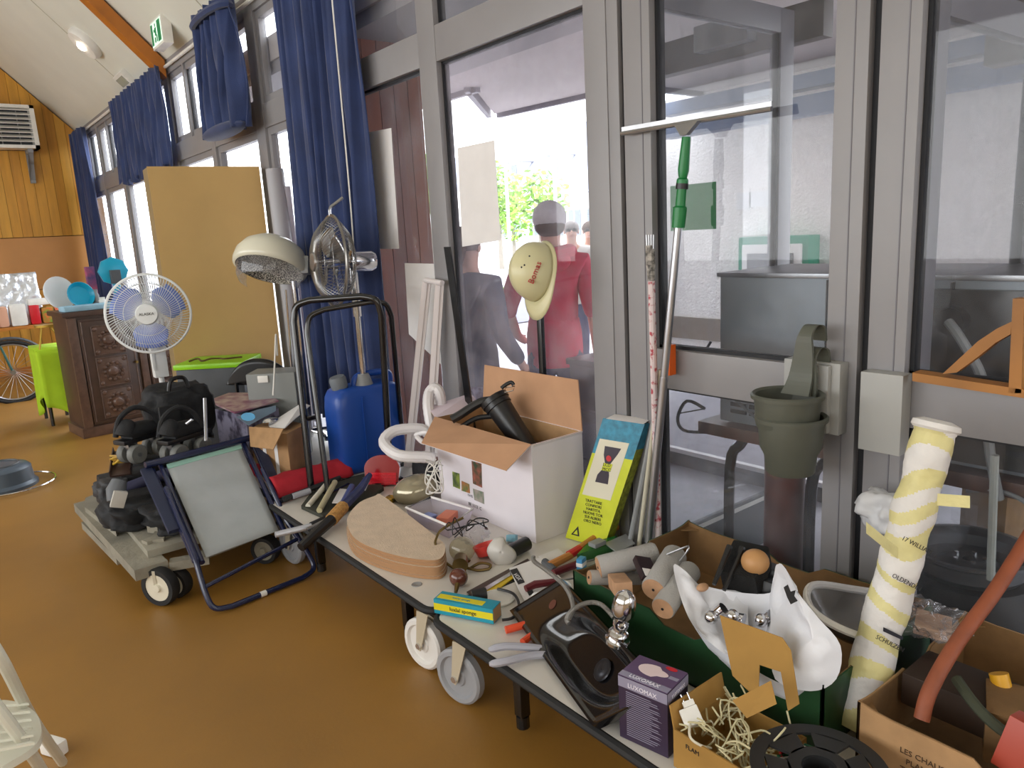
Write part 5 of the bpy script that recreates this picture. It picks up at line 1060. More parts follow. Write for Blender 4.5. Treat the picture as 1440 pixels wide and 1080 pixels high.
# green cloth table with a gold stand
gp=at_z(95,597,0); T=thing('side_table','small table under a lime green cloth beside the carved cabinet','table',(gp.x-.25,gp.y+.3,0))
zt=at_d(75,472,8.1).z; gx0,gx1=at_y(49,480,gp.y).x,at_y(90,480,gp.y).x
for x,y in ((gx0+.03,gp.y+.05),(gx1-.02,gp.y+.05),(gx0+.03,gp.y+.5),(gx1-.02,gp.y+.5)): MB().cyl((x,y,0),(x,y,zt-.02),.016,n=8).build('leg',BLACKM,T)
MB().bx(gx0+.01,gx1-.01,gp.y+.01,gp.y+.54,zt-.03,zt-.012).build('table_top',WOODO,T)
LIME=mat('lime_green_cloth','#a3c81e',.85,var=.05)
b=MB(); b.bx(gx0-.01,gx1+.01,gp.y-.01,gp.y+.56,zt-.004,zt+.004)
def clothf(u,v):
    s=u*((gx1-gx0)+.55*2); fold=.02*math.sin(u*26)*v
    if s<.55: x,y=gx0-.012-fold,gp.y+.55-s
    elif s<.55+gx1-gx0: x,y=gx0+(s-.55),gp.y-.012-fold
    else: x,y=gx1+.012+fold,gp.y+(s-.55-(gx1-gx0))
    drop=(.55+.12*math.sin(u*9+1)+.1*(s>.5)); return V((x,y-.02*v,zt-drop*v))
b.grid(clothf,48,10); b.build('lime_cloth',LIME,label='lime green tablecloth draped over the small table beside the cabinet',cat='tablecloth',solid=.004,ang=180)
b=MB(); 
for a,c in (((gx0+.08,gp.y+.1),(gx0+.0,gp.y+.0)),((gx1-.08,gp.y+.1),(gx1-.0,gp.y+.05)),((gx0+.2,gp.y+.3),(gx0+.2,gp.y+.4))): b.tube([(a[0],a[1],zt+.2),(c[0]+.03,c[1]+.05,zt+.004)],.008,6)
b.lathe([(.001,.2),(.11,.2),(.11,.22),(.001,.22)],16,Matrix.Translation((gx0+.14,gp.y+.18,zt))); b.build('gold_stand',mat('brushed_gold','#b08f3a',.35,.7),label='small gold three-legged plant stand on the lime green cloth',cat='stand')
# bicycle
bp=at_z(20,566,0); T=thing('bicycle','dark green bicycle standing behind the lime green table','bicycle',(bp.x-.4,bp.y,0)); y=bp.y; x0=at_y(16,510,y).x; r=.335
def wheel(x):
    b=MB(); b.tube([(x+r*math.cos(a),y,r+r*math.sin(a)) for a in [i*math.pi/20 for i in range(40)]],.022,8,closed=True); w=b.build('tyre',RUBBER,T)
    b=MB(); b.tube([(x+(r-.03)*math.cos(a),y,r+(r-.03)*math.sin(a)) for a in [i*math.pi/20 for i in range(40)]],.012,6,closed=True); b.build('rim',STEEL,w)
    b=MB(); 
    for k in range(24): a=k*math.pi/12; b.tube([(x+.02*math.cos(a+1),y,r+.02*math.sin(a+1)),(x+(r-.03)*math.cos(a),y,r+(r-.03)*math.sin(a))],.002,4)
    b.cyl((x,y-.04,r),(x,y+.04,r),.025); b.build('spokes',STEEL,w)
r+=.0; wheel(x0); wheel(x0-1.05)
GB=mat('bike_green','#2a5a55',.35); b=MB(); h=lambda x,z:(x,y,z)
for p,q,rr in ((h(x0,r),h(x0-.15,.95),.012),(h(x0-.14,.85),h(x0-.62,.32),.018),(h(x0-.15,.92),h(x0-.7,.85),.018),(h(x0-.62,.3),h(x0-.72,.95),.016),(h(x0-.62,.3),h(x0-1.05,r),.01),(h(x0-.7,.85),h(x0-1.05,r),.01)): b.tube([p,q],rr,8)
b.build('frame',GB,T)
b=MB(); b.tube(smooth([(x0-.16,y,1.0),(x0-.10,y-.2,1.04),(x0-.2,y-.28,1.0)],4),.011,8); b.tube(smooth([(x0-.16,y,1.0),(x0-.10,y+.2,1.04),(x0-.2,y+.28,1.0)],4),.011,8); b.tube([(x0-.15,y,.93),(x0-.16,y,1.0)],.012,8); b.build('handlebar',STEEL,T)
b=MB(); b.ell((x0-.75,y,.98),(.13,.07,.035),8); b.build('saddle',BLACK,T)
b=MB(); b.tube([(x0+(r+.04)*math.cos(a),y,r+(r+.04)*math.sin(a)) for a in [.2+i*.16 for i in range(15)]],.018,6); b.build('mudguard',GREYD,T)
b=MB(); b.cyl((x0-.62,y-.05,.3),(x0-.62,y-.04,.3),.09,n=24); b.build('chainring',STEEL,T)
# grey floor disc
p=at_z(18,688,0); T=thing('floor_fan_base','grey blue round appliance with chrome hoop on the floor at the left edge','appliance',(p.x-.05,p.y+.1,0))
b=MB(); b.lathe([(.001,.0),(.22,.0),(.22,.02),(.20,.04),(.19,.13),(.17,.15),(.14,.16),(.001,.165)],32,Matrix.Translation((p.x-.05,p.y+.12,0))); b.build('body',mat('slate_grey_plastic','#4d5a68',.35),T)
b=MB(); b.tube([(p.x+.0+.27*math.cos(a),p.y+.08+.27*math.sin(a),.02) for a in [i*.21 for i in range(30)]],.006,6,closed=True); b.build('hoop',CHROME,T)
b=MB(); b.tube([(p.x-.05+.12*math.cos(a),p.y+.12+.12*math.sin(a),.162) for a in [i*.21 for i in range(30)]],.008,6,closed=True); b.build('ring_groove',GREYD,T)
# white plastic chair at bottom left
T=thing('folding_chair','white plastic folding chair with slatted seat at the bottom left edge','chair',(-.15,2.1,0))
WPC=mat('off_white_plastic','#cfcdbd',.4)
b=MB(); P=smooth([at_z(-60,985,.43),at_z(-20,984,.43),at_z(20,986,.43),at_z(48,1000,.43),at_z(58,1022,.43),at_z(52,1045,.43),at_z(20,1068,.43),at_z(-20,1085,.43),at_z(-70,1075,.43)],4,closed=True)
b.prism(P,.018); seat=b.build('seat',WPC,T)
for k in range(6):
    a=at_z(-45+k*2,996+k*13,.451); c=at_z(38+k*1.5,990+k*11,.451); s=.011
    MB().prism([a,c,c+V((.004,-s,0)),a+V((.004,-s,0))],V((0,0,.006))).build('slat',WPC,T)
def tb_(pts,r,name='leg',m=WPC): return MB().tube(smooth([V(p) for p in pts],4),r,10).build(name,m,T)
tb_([at_z(-12,905,.70),at_z(8,938,.62),at_z(45,1010,.35),at_z(88,1072,.012)],.014); tb_([at_z(-30,960,.62),at_z(30,1040,.44),at_z(64,1092,.2),at_z(80,1120,.012)],.014)
b=MB(); q=at_z(76,1052,.02); b.T=Matrix.Translation(q)@rotm(0,0,30); b.bx(-.02,.02,-.04,.04,-.018,.03,.008); b.build('foot',WHITE,T)
tb_([at_z(-150,1000,.62),at_z(-120,1060,.44),(-.35,1.75,.012)],.014); tb_([at_z(-12,905,.70),(-.16,2.55,.80),(-.42,2.45,.80),(-.44,2.2,.5),(-.5,2.0,.012)],.014,'back_frame')
# ================= lime lidded storage box + crate, black chair shell, grey bin
def dbox(name,label,cat,pxl,pxr,pyt,dep,h,dd,m,T=None,part='body',bev=.008,z0=None,over=0):
    a=at_d(pxl,pyt,dep); c=at_d(pxr,pyt,dep); u=(c-a); u.z=0; W_=u.length; u.normalize(); n=V((-u.y,u.x,0)); n=n if n.y>0 else -n
    zt=a.z; M=Matrix.Translation((a.x,a.y,0))@Matrix(((u.x,n.x,0,0),(u.y,n.y,0,0),(0,0,1,0),(0,0,0,1))); b=MB(); b.T=M; b.bx(-over,W_+over,-over,dd,(zt-h) if z0 is None else z0,zt,bev)
    if T is None: return b.build(name,m,label=label,cat=cat),M,W_,zt
    return b.build(part,m,T),M,W_,zt
T=thing('storage_box','grey storage box with bright lime green lid beside the stand fan','storage box',at_d(295,560,4.9))
_,M,W_,zt=dbox('','', '',247,341,521,4.9,.23,.34,GREYD,T)
LM=mat('lime_lid','#8fd012',.35); b=MB(); b.T=M; b.bx(-.012,W_+.012,-.012,.36,zt,zt+.035,.012); b.build('lid',LM,T)
zb=zt-.23
b=MB(); b.T=M; b.bx(.01,W_-.01,.01,.33,TZ*0+.0,zb-.002,.01); b.build('dark_crate',mat('charcoal_crate','#2b2c30',.7),label='charcoal crate hidden under the lime lidded storage box',cat='crate')
b=MB(); b.T=M; P=[(.05+.05*k,.1+.03*math.sin(k*2.1),zt+.04+.012*abs(math.sin(k*1.7))) for k in range(8)]; b.tube(smooth(P,5),.006,6); b.build('electric_flex',mat('brown_cord','#5a4028',.8),label='tangled brown cord lying on the lime lid',cat='flex')
T=thing('chair_shell','black curved chair backrest behind the grey bin under the hair dryer','chair',at_d(368,560,4.6))
c=at_d(366,530,4.85); b=MB()
def shell(u,v):
    a=(u-.5)*2.0; x=a*.24; z=.17*(1-abs(a)**2.4)*(v)+0; return c+CX*x+CF*(.06*a*a)+V((0,0,-.05+z))
b.grid(shell,20,5); b.build('backrest',BLACK,T,solid=.03)
b=MB(); 
for s in (-.16,.16): b.tube([c+CX*s+V((0,0,-.04)),V(((c+CX*s).x,(c+CX*s).y,TZ+.002))],.012,8)
b.build('frame',BLACKM,T)
T=thing('grey_bin','grey plastic bin with white latch under the hair dryer','bin',at_d(378,560,4.35)); _,M,W_,zt=dbox('','','',345,414,527,4.28,.2,.2,mat('mid_grey_plastic','#7f8280',.5),T,z0=TZ+.002)
b=MB(); b.T=M; b.bx(.07,.13,-.012,-.0005,zt-.05,zt-.01,.004); b.build('latch',WHITE,T)
# cart (grey wooden wheeled base)
GW=mat('weathered_grey_wood','#8c8779',.8,var=.18,vs=6,bump=.3)
T=thing('wheeled_cart','weathered grey wooden cart base with cream-hubbed wheels under the black bags','cart',(.9,3.9,0))
def beam(T,a,c,w,h,m,name='beam'): 
    a=V(a);c=V(c); d=(c-a).normalized(); s=d.cross(V((0,0,1))).normalized()*w/2; b=MB(); b.prism([a-s,c-s,c+s,a+s],V((0,0,h))); return b.build(name,m,T)
z=.14
beam(T,at_z(395,742,z),at_z(285,785,z),.05,.03,GW); beam(T,at_z(295,790,z),at_z(240,800,z),.06,.04,GW)
beam(T,at_z(215,810,z),at_z(125,715,z),.14,.05,GW); beam(T,at_z(180,790,.05),at_z(130,740,.09),.10,.04,GW)
beam(T,at_z(222,770,.2),at_z(255,705,.22),.06,.04,GW); beam(T,at_z(205,775,.19),at_z(265,752,.19),.05,.05,GW); beam(T,at_z(215,750,.23),at_z(258,730,.23),.07,.04,GW)
b=MB(); b.prism([at_z(121,725,.17),at_z(165,760,.17),at_z(175,740,.17),at_z(150,700,.17),at_z(122,712,.17)],.05); b.build('corner_block',GW,T)
b=MB(); b.bx(.62,1.15,3.55,4.6,.19,.225,.004); b.build('deck',GW,T)
def cwheel(x,y,r,ang,hub=CREAM,w=.05):
    b=MB(); b.T=place((x,y,r),x=90,z=ang); b.lathe([(r*.7,-w*.3),(r*.72,-w/2),(r*.95,-w/2),(r,-w*.3),(r,w*.3),(r*.95,w/2),(r*.72,w/2),(r*.7,w*.3)],28); o=b.build('wheel',RUBBER,T)
    b=MB(); b.T=place((x,y,r),x=90,z=ang); b.lathe([(.001,-w*.5),(.02,-w*.52),(.022,-w*.4),(r*.72,-w*.35),(r*.72,w*.42),(r*.62,w*.44),(r*.3,w*.36),(.02,w*.4),(.016,w*.6),(.001,w*.62)],24); b.build('hub',hub,o); return o
q=at_z(226,824,.088); cwheel(q.x,q.y,.088,-55); cwheel(q.x+.075,q.y+.03,.07,-55); q2=at_z(374,772,.07); cwheel(q2.x,q2.y,.07,-50,GW,.06); cwheel(.72,4.5,.08,80); cwheel(1.12,4.45,.08,80)
b=MB(); b.T=place((q.x+.03,q.y+.03,.0),z=75); b.prism([(-.05,.035,.07),(.05,.035,.07),(.06,.035,.17),(-.06,.035,.17)],V((0,.012,0))); b.build('fork',CREAM,T)
# black bags on the cart
BFAB=mat('black_nylon','#17181b',.75,var=.25,vs=10,bump=.5,bs=25)
def lump(label,c,r,sq,m=BFAB,name='black_bag',cat='bag',amp=.25,rot=None,s=0,n=4):
    bm=bmesh.new(); bmesh.ops.create_icosphere(bm,subdivisions=n,radius=1); b=MB(); vs=[]; R=rot or Matrix.Identity(4)
    for v in bm.verts:
        d=v.co.normalized(); e=V([math.copysign(abs(x)**.6,x) for x in d]); k=1+amp*noise.noise(d*2.5+V((s,s,0)))+.06*noise.noise(d*8+V((0,s,0))); vs.append(V(c)+(R@V((e.x*r*sq[0]*k,e.y*r*sq[1]*k,e.z*r*sq[2]*k))))
    b.add(vs,[[v.index for v in f.verts] for f in bm.faces]); bm.free(); return b.build(name,m,label=label,cat=cat,ang=180)
lump('long folded black bag lying at the left of the cart',at_z(195,712,.30),.2,(.85,.9,.38),s=3)
lump('flat black bag under the folded chair on the cart',at_z(265,715,.30),.2,(1.0,.9,.36),s=8)
lump('round dark roll end at the left corner of the cart',at_z(158,690,.36),.06,(1.3,1.6,1.0),s=5,m=mat('charcoal_roll','#2c2d30',.6),name='charcoal_roll',cat='roll')
p=at_d(250,585,4.34); T=thing('black_backpack','upright black padded camera backpack beside the roller skates','backpack',(p.x,p.y,.4)); o=lump(None,p,.2,(.9,.6,.95),s=11); 
adopt(o,T,"bag_body")
b=MB(); b.T=Matrix.Translation(p); b.bx(-.13,-.02,-.16,-.12,-.12,.1,.02); b.build('front_pocket',BFAB,T)
b=MB(); b.tube(smooth([p+V((-.05,-.1,.17)),p+V((-.03,-.1,.23)),p+V((.04,-.08,.23)),p+V((.06,-.08,.17))],5),.012,8); b.build('top_handle',BLACK,T)
b=MB(); b.tube(smooth([p-CX*.12+V((0,-.1,.14)),p-CX*.2+V((0,-.14,.02)),p-CX*.17+V((0,-.16,-.12))],5),.018,8); b.build('shoulder_strap',BFAB,T)
b=MB(); b.tube([at_d(262,596,3.85),at_d(270,590,3.85)],.008,8); b.tube([at_d(288,560,3.9),at_d(290,620,3.85)],.009,8); b.build('buckle_tube',STEEL,T)
crate_z=.4
b=MB(); b.bx(p.x-.16,p.x+.17,p.y-.1,p.y+.2,.226,.40,.02); b.build('black_case',mat('dull_black_case','#1d1e20',.6),label='low black case under the black camera backpack',cat='case')
# roller skates: two, with grey wheels
SKW=mat('grey_skate_wheel','#6e6f6c',.55)
def skate(label,c,ang):
    T=thing('roller_skate',label,'skate',c,group='black roller skates'); M=Matrix.Translation(c)@rotm(0,0,ang)
    for x in (-.075,.075):
        for y in (-.04,.04):
            b=MB(); b.T=M@Matrix.Translation((x,y,0))@rotm(90); b.lathe([(.001,-.02),(.02,-.022),(.045,-.022),(.052,-.012),(.052,.012),(.045,.022),(.02,.022),(.001,.02)],20); b.build('wheel',SKW,T)
        b=MB(); b.T=M; b.cyl((x,-.07,0),(x,.07,0),.009,n=8); b.prism([(x-.02,-.02,0),(x+.02,-.02,0),(x+.03,-.02,.07),(x-.03,-.02,.07)],V((0,.04,0))); b.build('truck',STEEL,T)
    b=MB(); b.T=M; b.bx(-.14,.14,-.045,.045,.06,.085,.008); b.build('sole_plate',BLACK,T)
    b=MB(); b.T=M; b.tube(smooth([(-.1,0,.1),(-.08,0,.14),(-.06,0,.18)],4),[.05,.05,.049,.048,.046,.043,.038,.03,.012],14); b.tube(smooth([(.09,-.03,.1),(.06,-.02,.19),(-.02,0,.235),(-.1,.02,.19),(-.13,.03,.1)],4),.014,8); b.tube(smooth([(-.09,0,.11),(.02,0,.11),(.12,0,.1)],4),[.05,.05,.05,.048,.046,.044,.04,.035,.02],14); b.build('boot',BFAB,T)
    return T
skate('black roller skate with grey wheels nearest the blue folding chair',at_d(262,632,3.98),25)
skate('black roller skate with grey wheels further left on the cart',at_d(203,632,3.98),25)
lump('dark bundle under the roller skates on the cart',at_z(235,655,.34),.2,(1.1,.5,.5),s=21,name='dark_bundle',cat='bundle')
T=thing('craft_tray','dark tray with tangled beige trinkets at the far left of the cart','tray',at_d(175,640,3.9)); c=at_d(172,650,3.95)
b=MB(); b.T=Matrix.Translation(c)@rotm(0,-25,70); b.bx(-.1,.1,-.05,.05,-.01,0); b.bx(-.1,.1,-.05,-.045,0,.03); b.bx(-.1,.1,.045,.05,0,.03); b.build('tray_body',CW,T)
b=MB(); R=random.Random(9); q=c
P=[c+V((R.uniform(-.07,.07),R.uniform(-.05,.05),R.uniform(.0,.05))) for _ in range(16)]; b.tube(smooth(P,4),.006,6); b.build('trinkets',mat('beige_cord','#c8a77c',.7,col2='#d9b12e',vs=8),T)['kind']='stuff'
b=MB(); b.bx(c.x-.12,c.x+.12,c.y-.1,c.y+.1,.226,c.z-.06,.02); b.build('grey_case',BFAB,label='small black case beneath the trinket tray',cat='case')
b=MB(); q=at_d(200,650,3.45); b.tube([at_d(168,690,3.78),at_d(300,642,3.95),at_d(318,634,3.98)],[.03,.03,.022],12); b.build('navy_roll',mat('navy_fabric_roll','#2b2c48',.7),label='navy rolled parasol lying across the front of the cart',cat='roll')
b=MB(); b.tube([at_d(160,706,3.58),at_d(163,690,3.6),at_d(168,676,3.62)],[.03,.045,.035],12); b.build('grey_roll_cap',mat('grey_end_cap','#63666a',.6),label='grey rounded end piece of the roll on the cart corner',cat='cap')
b=MB(); b.T=Matrix.Translation(at_d(167,702,3.50))@rotm(10,20,0); b.bx(-.03,.03,-.01,.01,-.04,.04,.004); b.build('white_tag',mat('grey_white_tag','#b9b7b0',.6),label='small white plastic tag hanging from the black bags',cat='tag')
# printed iron box and brown carton
T=thing('iron_box','colourfully printed white carton with steam iron picture and open lid','box',at_d(350,600,4.0))
Pb=[at_d(302,573,4.3),at_d(345,583,4.08),at_d(392,578,4.25),at_d(352,562,4.5)]
zt=sum(p.z for p in Pb)/4; Pb=[V((p.x,p.y,zt)) for p in Pb]; PRT=mat('violet_grey_print','#8d8aa0',.4,col2='#3b3648',vs=18,thr=(.4,.6))
b=MB(); b.prism(Pb,V((0,0,-(zt-TZ-.002)))); b.build('carton_body',PRT,T)
lidp=[at_d(301,560,4.35),at_d(322,552,4.48),at_d(372,552,4.48),at_d(392,563,4.25),at_d(330,580,4.05),at_d(303,568,4.2)]
b=MB(); b.prism(lidp,.008); b.build('lid',mat('colour_print_lid','#b9a6a0',.4,col2='#7f4a68',vs=14),T)
b=MB(); b.prism([at_d(333,586,4.02),at_d(362,576,4.12),at_d(388,570,4.2),at_d(388,578,4.2),at_d(350,598,4.05)],.006); b.build('blue_panel',mat('steel_blue_print','#7d93a6',.4),T)
b=MB(); cc=at_d(349,586,4.0); b.T=basis(cc,CX,-CD,-CF); b.lathe([(.001,0),(.032,0),(.032,.002),(.001,.002)],20,Matrix.Diagonal((1.2,.7,1,1))); b.build('iron_picture',mat('sky_blue_print','#2f8fc0',.4),T)
T=thing('brown_carton','brown cardboard carton with white taped stripes and open flap','box',at_d(395,640,3.7))
P=[at_d(352,607,4.05),at_d(402,605,3.9),at_d(430,595,4.1),at_d(378,590,4.3)]; zt=sum(p.z for p in P)/4; P=[V((p.x,p.y,zt)) for p in P]
b=MB(); b.prism(P,V((0,0,-(zt-TZ-.002)))); b.build('carton_body',CARD,T)

for u in (.30,.62): 
    a=P[0].lerp(P[1],u)-CF*.003; c=P[0].lerp(P[1],u+.09)-CF*.003; b=MB(); b.prism([a,c,c-V((0,0,zt-TZ-.01)),a-V((0,0,zt-TZ-.01))],.002); b.build('white_stripe',PAPER,T)
b=MB(); b.prism([at_d(350,600,4.03),at_d(398,603,3.84),at_d(384,632,3.8),at_d(352,628,3.96)],.004); b.build('flap',CARD,T)
b=MB(); b.prism([at_d(372,600,4.12),at_d(425,566,4.28),at_d(436,570,4.28),at_d(400,602,3.94)],.003); b.build('white_flap',PAPER,T)
b=MB(); b.ell(at_d(380,592,4.12),(.05,.035,.02),8); b.build('metal_pan_lid',CHROME,label='small chrome lid in the open brown carton',cat='lid')
# blue folding garden chair
T=thing('garden_chair','navy tubular folding garden chair with pale grey sheet seat leaning on the cart','chair',at_z(370,840,0)); NB=mat('dark_navy_tube','#1a2142',.25,spec=.7)
lo0,lo1=at_z(290,784,.22),at_z(392,746,.22); hi0,hi1=at_z(234,655,.50),at_z(338,627,.50)
Nn=(lo1-lo0).cross(hi0-lo0).normalized(); Nn=Nn if Nn.z>0 else -Nn
GS=mat('pale_grey_sheet','#adb3b6',.6,var=.07,vs=5)
b=MB(); NG=10
b.grid(lambda u,v:(lo0.lerp(lo1,u)).lerp(hi0.lerp(hi1,u),v)+Nn*(.006*math.sin(v*14)*math.sin(u*3.14)),12,16); b.build('sheet_seat',GS,T,solid=.004,ang=180)
b=MB(); b.prism([hi0-(lo0-hi0)*-.045,hi1-(lo1-hi1)*-.045,hi1+Nn*.002-(lo1-hi1)*.0,hi0+Nn*.002],Nn*.008); b.build('mint_band',mat('mint_band','#9fcdbf',.6),T)
off=(lo1-lo0).normalized()
for s,(l,h) in enumerate(((lo0,hi0),(lo1,hi1))):
    o_=off*(-.025 if s==0 else .025); b=MB(); b.tube([l+o_-(h-l)*.03,h+o_+(h-l)*.04],.013,10); b.tube([l+o_*2.2,h+o_*2.6],.008,8); b.build('side_tube',NB,T)
    b=MB(); b.prism([p_+Nn*-.006 for p_ in (l.lerp(h,.32)+o_*2.2,l.lerp(h,1.02)+o_*2.9,l.lerp(h,1.02)+o_*5,l.lerp(h,.32)+o_*4.4)],Nn*.018); b.build('armrest',mat('navy_armrest','#252d48',.5),T)
f0,f1=at_z(298,864,.015),at_z(449,803,.015); k0=lo0.lerp(hi0,.45)-off*.06; k1=lo1.lerp(hi1,.35)+off*.07
k0=lo0-off*.05+V((0,0,.03)); k1=lo1+off*.05+V((0,0,.03)); r_=.09
b=MB(); fd=(f1-f0).normalized(); a0=(k0-f0).normalized(); a1=(k1-f1).normalized()
b.tube([k0+(hi0-lo0)*.7]+smooth([k0,f0+a0*r_,f0+a0*.02+fd*.02,f0+fd*r_],6)+smooth([f1-fd*r_,f1-fd*.02+a1*.02,f1+a1*r_,k1],6)+[k1+(hi1-lo1)*.6],.0125,10); b.build('foot_tube',NB,T)
b=MB(); b.tube([f0.lerp(k0,.45),f1.lerp(k1,.65)],.01,8); b.build('cross_tube',NB,T)
b=MB(); q=f0.lerp(f1,.45); b.tube([q-fd*.014,q+fd*.014],.0135,10); b.build('white_mark',WHITE,T)
b=MB(); b.tube([hi0-off*.1+V((0,0,.03)),hi1+off*.08+V((0,0,.03))],.017,10); b.build('top_tube',NB,T)
# red fabric
REDF=mat('crimson_fabric','#b01c2c',.8,bump=.4,bs=20,var=.12)
b=MB(); P0,P1,P2,P3=at_z(392,700,.31),at_z(372,675,.36),at_z(485,648,.36),at_z(497,668,.31)
b.grid(lambda u,v:(P0.lerp(P3,u)).lerp(P1.lerp(P2,u),v)+V((0,0,.05*math.sin(v*math.pi)+.012*noise.noise(V((u*7,v*5,1))))),24,10); b.build('red_cloth',REDF,label='folded crimson cloth lying behind the black tubular frame feet',cat='cloth',solid=.01,ang=180)
b=MB(); b.T=Matrix.Translation(at_z(360,660,.36))@rotm(10,-30,0); b.bx(-.03,.03,-.05,.05,-.02,.02,.01); b.build('red_cloth_end',REDF,label='small crimson cloth end showing beside the garden chair armrest',cat='cloth')
# black double U frame
T=thing('tubular_frame','black double U-shaped tubular frame standing before the chrome fan','frame',(1.65,3.6,TZ)); BT=mat('glossy_black_tube','#0c0c10',.16,spec=.8)
def U(l,r,y0,lx,rx,tl_,tr_,dep0,dep1,rad,nm):
    pass
def uu_(foot0,foot1,top0,top1,rad,r=.014):
    a,c,d,e=foot0,top0,top1,foot1; h=(d-c).normalized(); v0=(a-c).normalized(); v1=(e-d).normalized()
    b=MB(); b.tube([a]+smooth([c+v0*rad,c+v0*rad*.25+h*rad*.25,c+h*rad],6)+smooth([d-h*rad,d-h*rad*.25+v1*rad*.25,d+v1*rad],6)+[e],r,12); b.build('tube_hoop',BT,T)
uu_(at_z(438,690,TZ+.014),at_z(548,662,TZ+.014),at_d(410,424,3.78),at_d(535,415,3.72),.1,.0175); uu_(at_z(462,697,TZ+.014),at_z(568,640,TZ+.014),at_d(428,440,3.70),at_d(548,420,3.76),.1,.014)
b=MB(); a,c=at_z(438,690,TZ+.014),at_z(462,697,TZ+.014); b.tube([at_z(395,705,TZ+.014),a,c,at_z(490,682,TZ+.014)],.012,8); b.build('foot_bar',BT,T)
b=MB(); b.tube([at_d(434,589,3.84),at_d(446,586,3.78)],.012,8); b.build('link',BT,T)
# jerrycan
BLC=mat('blue_jerrycan_plastic','#1c4aa0',.35,spec=.5)
T=thing('jerrycan','blue plastic jerrycan with grey cap behind the red rear lamp','jerrycan',(1.87,3.85,TZ)); jx0,jx1,jy0,jy1=1.74,2.03,3.70,3.90; 
c0=at_d(478,640,3.78); jz=high(1.8,3.64,537)
l_=at_z(476,640,TZ); 
jl=at_y(477,600,3.62).x; jr=at_y(572,600,3.62).x
b=MB(); M=Matrix.Translation(((jl+jr)/2,3.72,TZ+.002)); b.T=M; w=(jr-jl)/2
vs=[]
for z,s in ((0,.86),(.015,.97),(.04,1),(jz-TZ-.14,1),(jz-TZ-.08,.97),(jz-TZ-.045,.88),(jz-TZ-.03,.74)):
    vs.append([(w*s*math.copysign(abs(math.cos(a))**.35,math.cos(a)),.11*s*math.copysign(abs(math.sin(a))**.35,math.sin(a)),z) for a in [2*math.pi*i/32 for i in range(32)]])
flat=[p for r in vs for p in r]; n=32; fs=[(j*n+i,j*n+(i+1)%n,(j+1)*n+(i+1)%n,(j+1)*n+i) for j in range(len(vs)-1) for i in range(n)]+[tuple(range(n-1,-1,-1)),tuple((len(vs)-1)*n+i for i in range(n))]
b.add(flat,fs); b.build('body',BLC,T,ang=50)
hz2=jz-TZ
b=MB(); b.T=M; b.tube(smooth([(-w*.25,0,hz2-.05),(-w*.2,0,hz2+.0),(.0,0,hz2+.02),(w*.6,0,hz2+.02),(w*.85,0,hz2-.0),(w*.85,0,hz2-.07)],5),.018,10); b.build('handle',BLC,T)
b=MB(); b.T=M@Matrix.Translation((-w*.62,0,hz2-.05))@rotm(0,-12,0); b.lathe([(.04,0),(.04,.02),(.001,.02)],18); b.lathe([(.045,.02),(.047,.07),(.04,.085),(.001,.085)],18); b.build('cap',mat('grey_cap','#70767c',.5),T)
b=MB(); b.T=M@Matrix.Translation((-w*.3,-.112,.12)); b.bx(-.003,.003,-.004,.004,-.1,.3,.002); b.build('seam',BLC,T)
# white rails
T=thing('white_rails','pair of white aluminium rails leaning on the glass beside the post','rails',at_z(590,640,TZ)); WR=mat('white_rail_paint','#d9d2d2',.35)
def railb(a,c,w,t,nm='rail'):
    d=(c-a).normalized(); s=d.cross(CF).normalized()*w/2; b=MB(); b.prism([a-s,a+s,c+s,c-s],CF*t); b.prism([a-s*.25,a+s*.25,c+s*.25,c-s*.25],CF*-.006); return b.build(nm,WR,T)
t0=at_x(603,396,2.07); 
fL=at_x(572,640,1.97); fL.z=TZ+.004; fR=at_x(600,648,1.97); fR.z=TZ+.004
railb(fL,at_x(600,396,2.06),.045,.02); railb(fR,at_x(618,400,2.06),.045,.02)
b=MB(); q0,q1=at_x(598,394,2.05),at_x(622,398,2.05); b.tube([q0,q1],.014,10); b.build('top_joint',WR,T)
# white hose
T=thing('white_hose','thick white corrugated hose coiled beside the white carton','hose',at_z(580,650,TZ)); HM=mat('white_hose_plastic','#dbd8da',.35)
b=MB(); S=smooth([at_d(612,645,3.42),at_d(600,643,3.42),at_d(560,640,3.42),at_d(540,622,3.5),at_d(555,606,3.55),at_d(590,603,3.58),at_d(604,610,3.58),at_d(606,600,3.6),at_d(602,570,3.62),at_d(604,552,3.65),at_d(612,546,3.65),at_d(619,556,3.65),at_d(621,590,3.7),at_d(618,640,3.75)],8); b.tube(S,[.026*(1+.05*(i%2)) for i in range(len(S))],10); b.build('tube_body',HM,T)
b=MB(); b.tube(smooth([at_d(585,612,3.5),at_d(600,608,3.45),at_d(608,616,3.45),at_d(596,622,3.45),at_d(586,614,3.47)],4),.012,8); b.build('nozzle',HM,T)
b=MB(); R=random.Random(5)
for k in range(5): b.tube(smooth([at_d(598+R.uniform(0,26),645+R.uniform(0,50),3.3+R.uniform(-.06,.08)) for _ in range(6)],5),.0028,5)
for p_ in b.v: p_.z=max(p_.z,TZ+.006)
b.build('cable_tangle',WHITE,label='tangle of thin white cables between hose and carton',cat='cables')['kind']='stuff'
b=MB(); b.T=Matrix.Translation(at_z(628,672,.31)); b.bx(-.14,-.05,-.10,.12,-.006,.10,.03); b.build('dark_netting_bag',BFAB,label='dark netting bag squeezed behind the oval lampshade',cat='bag')
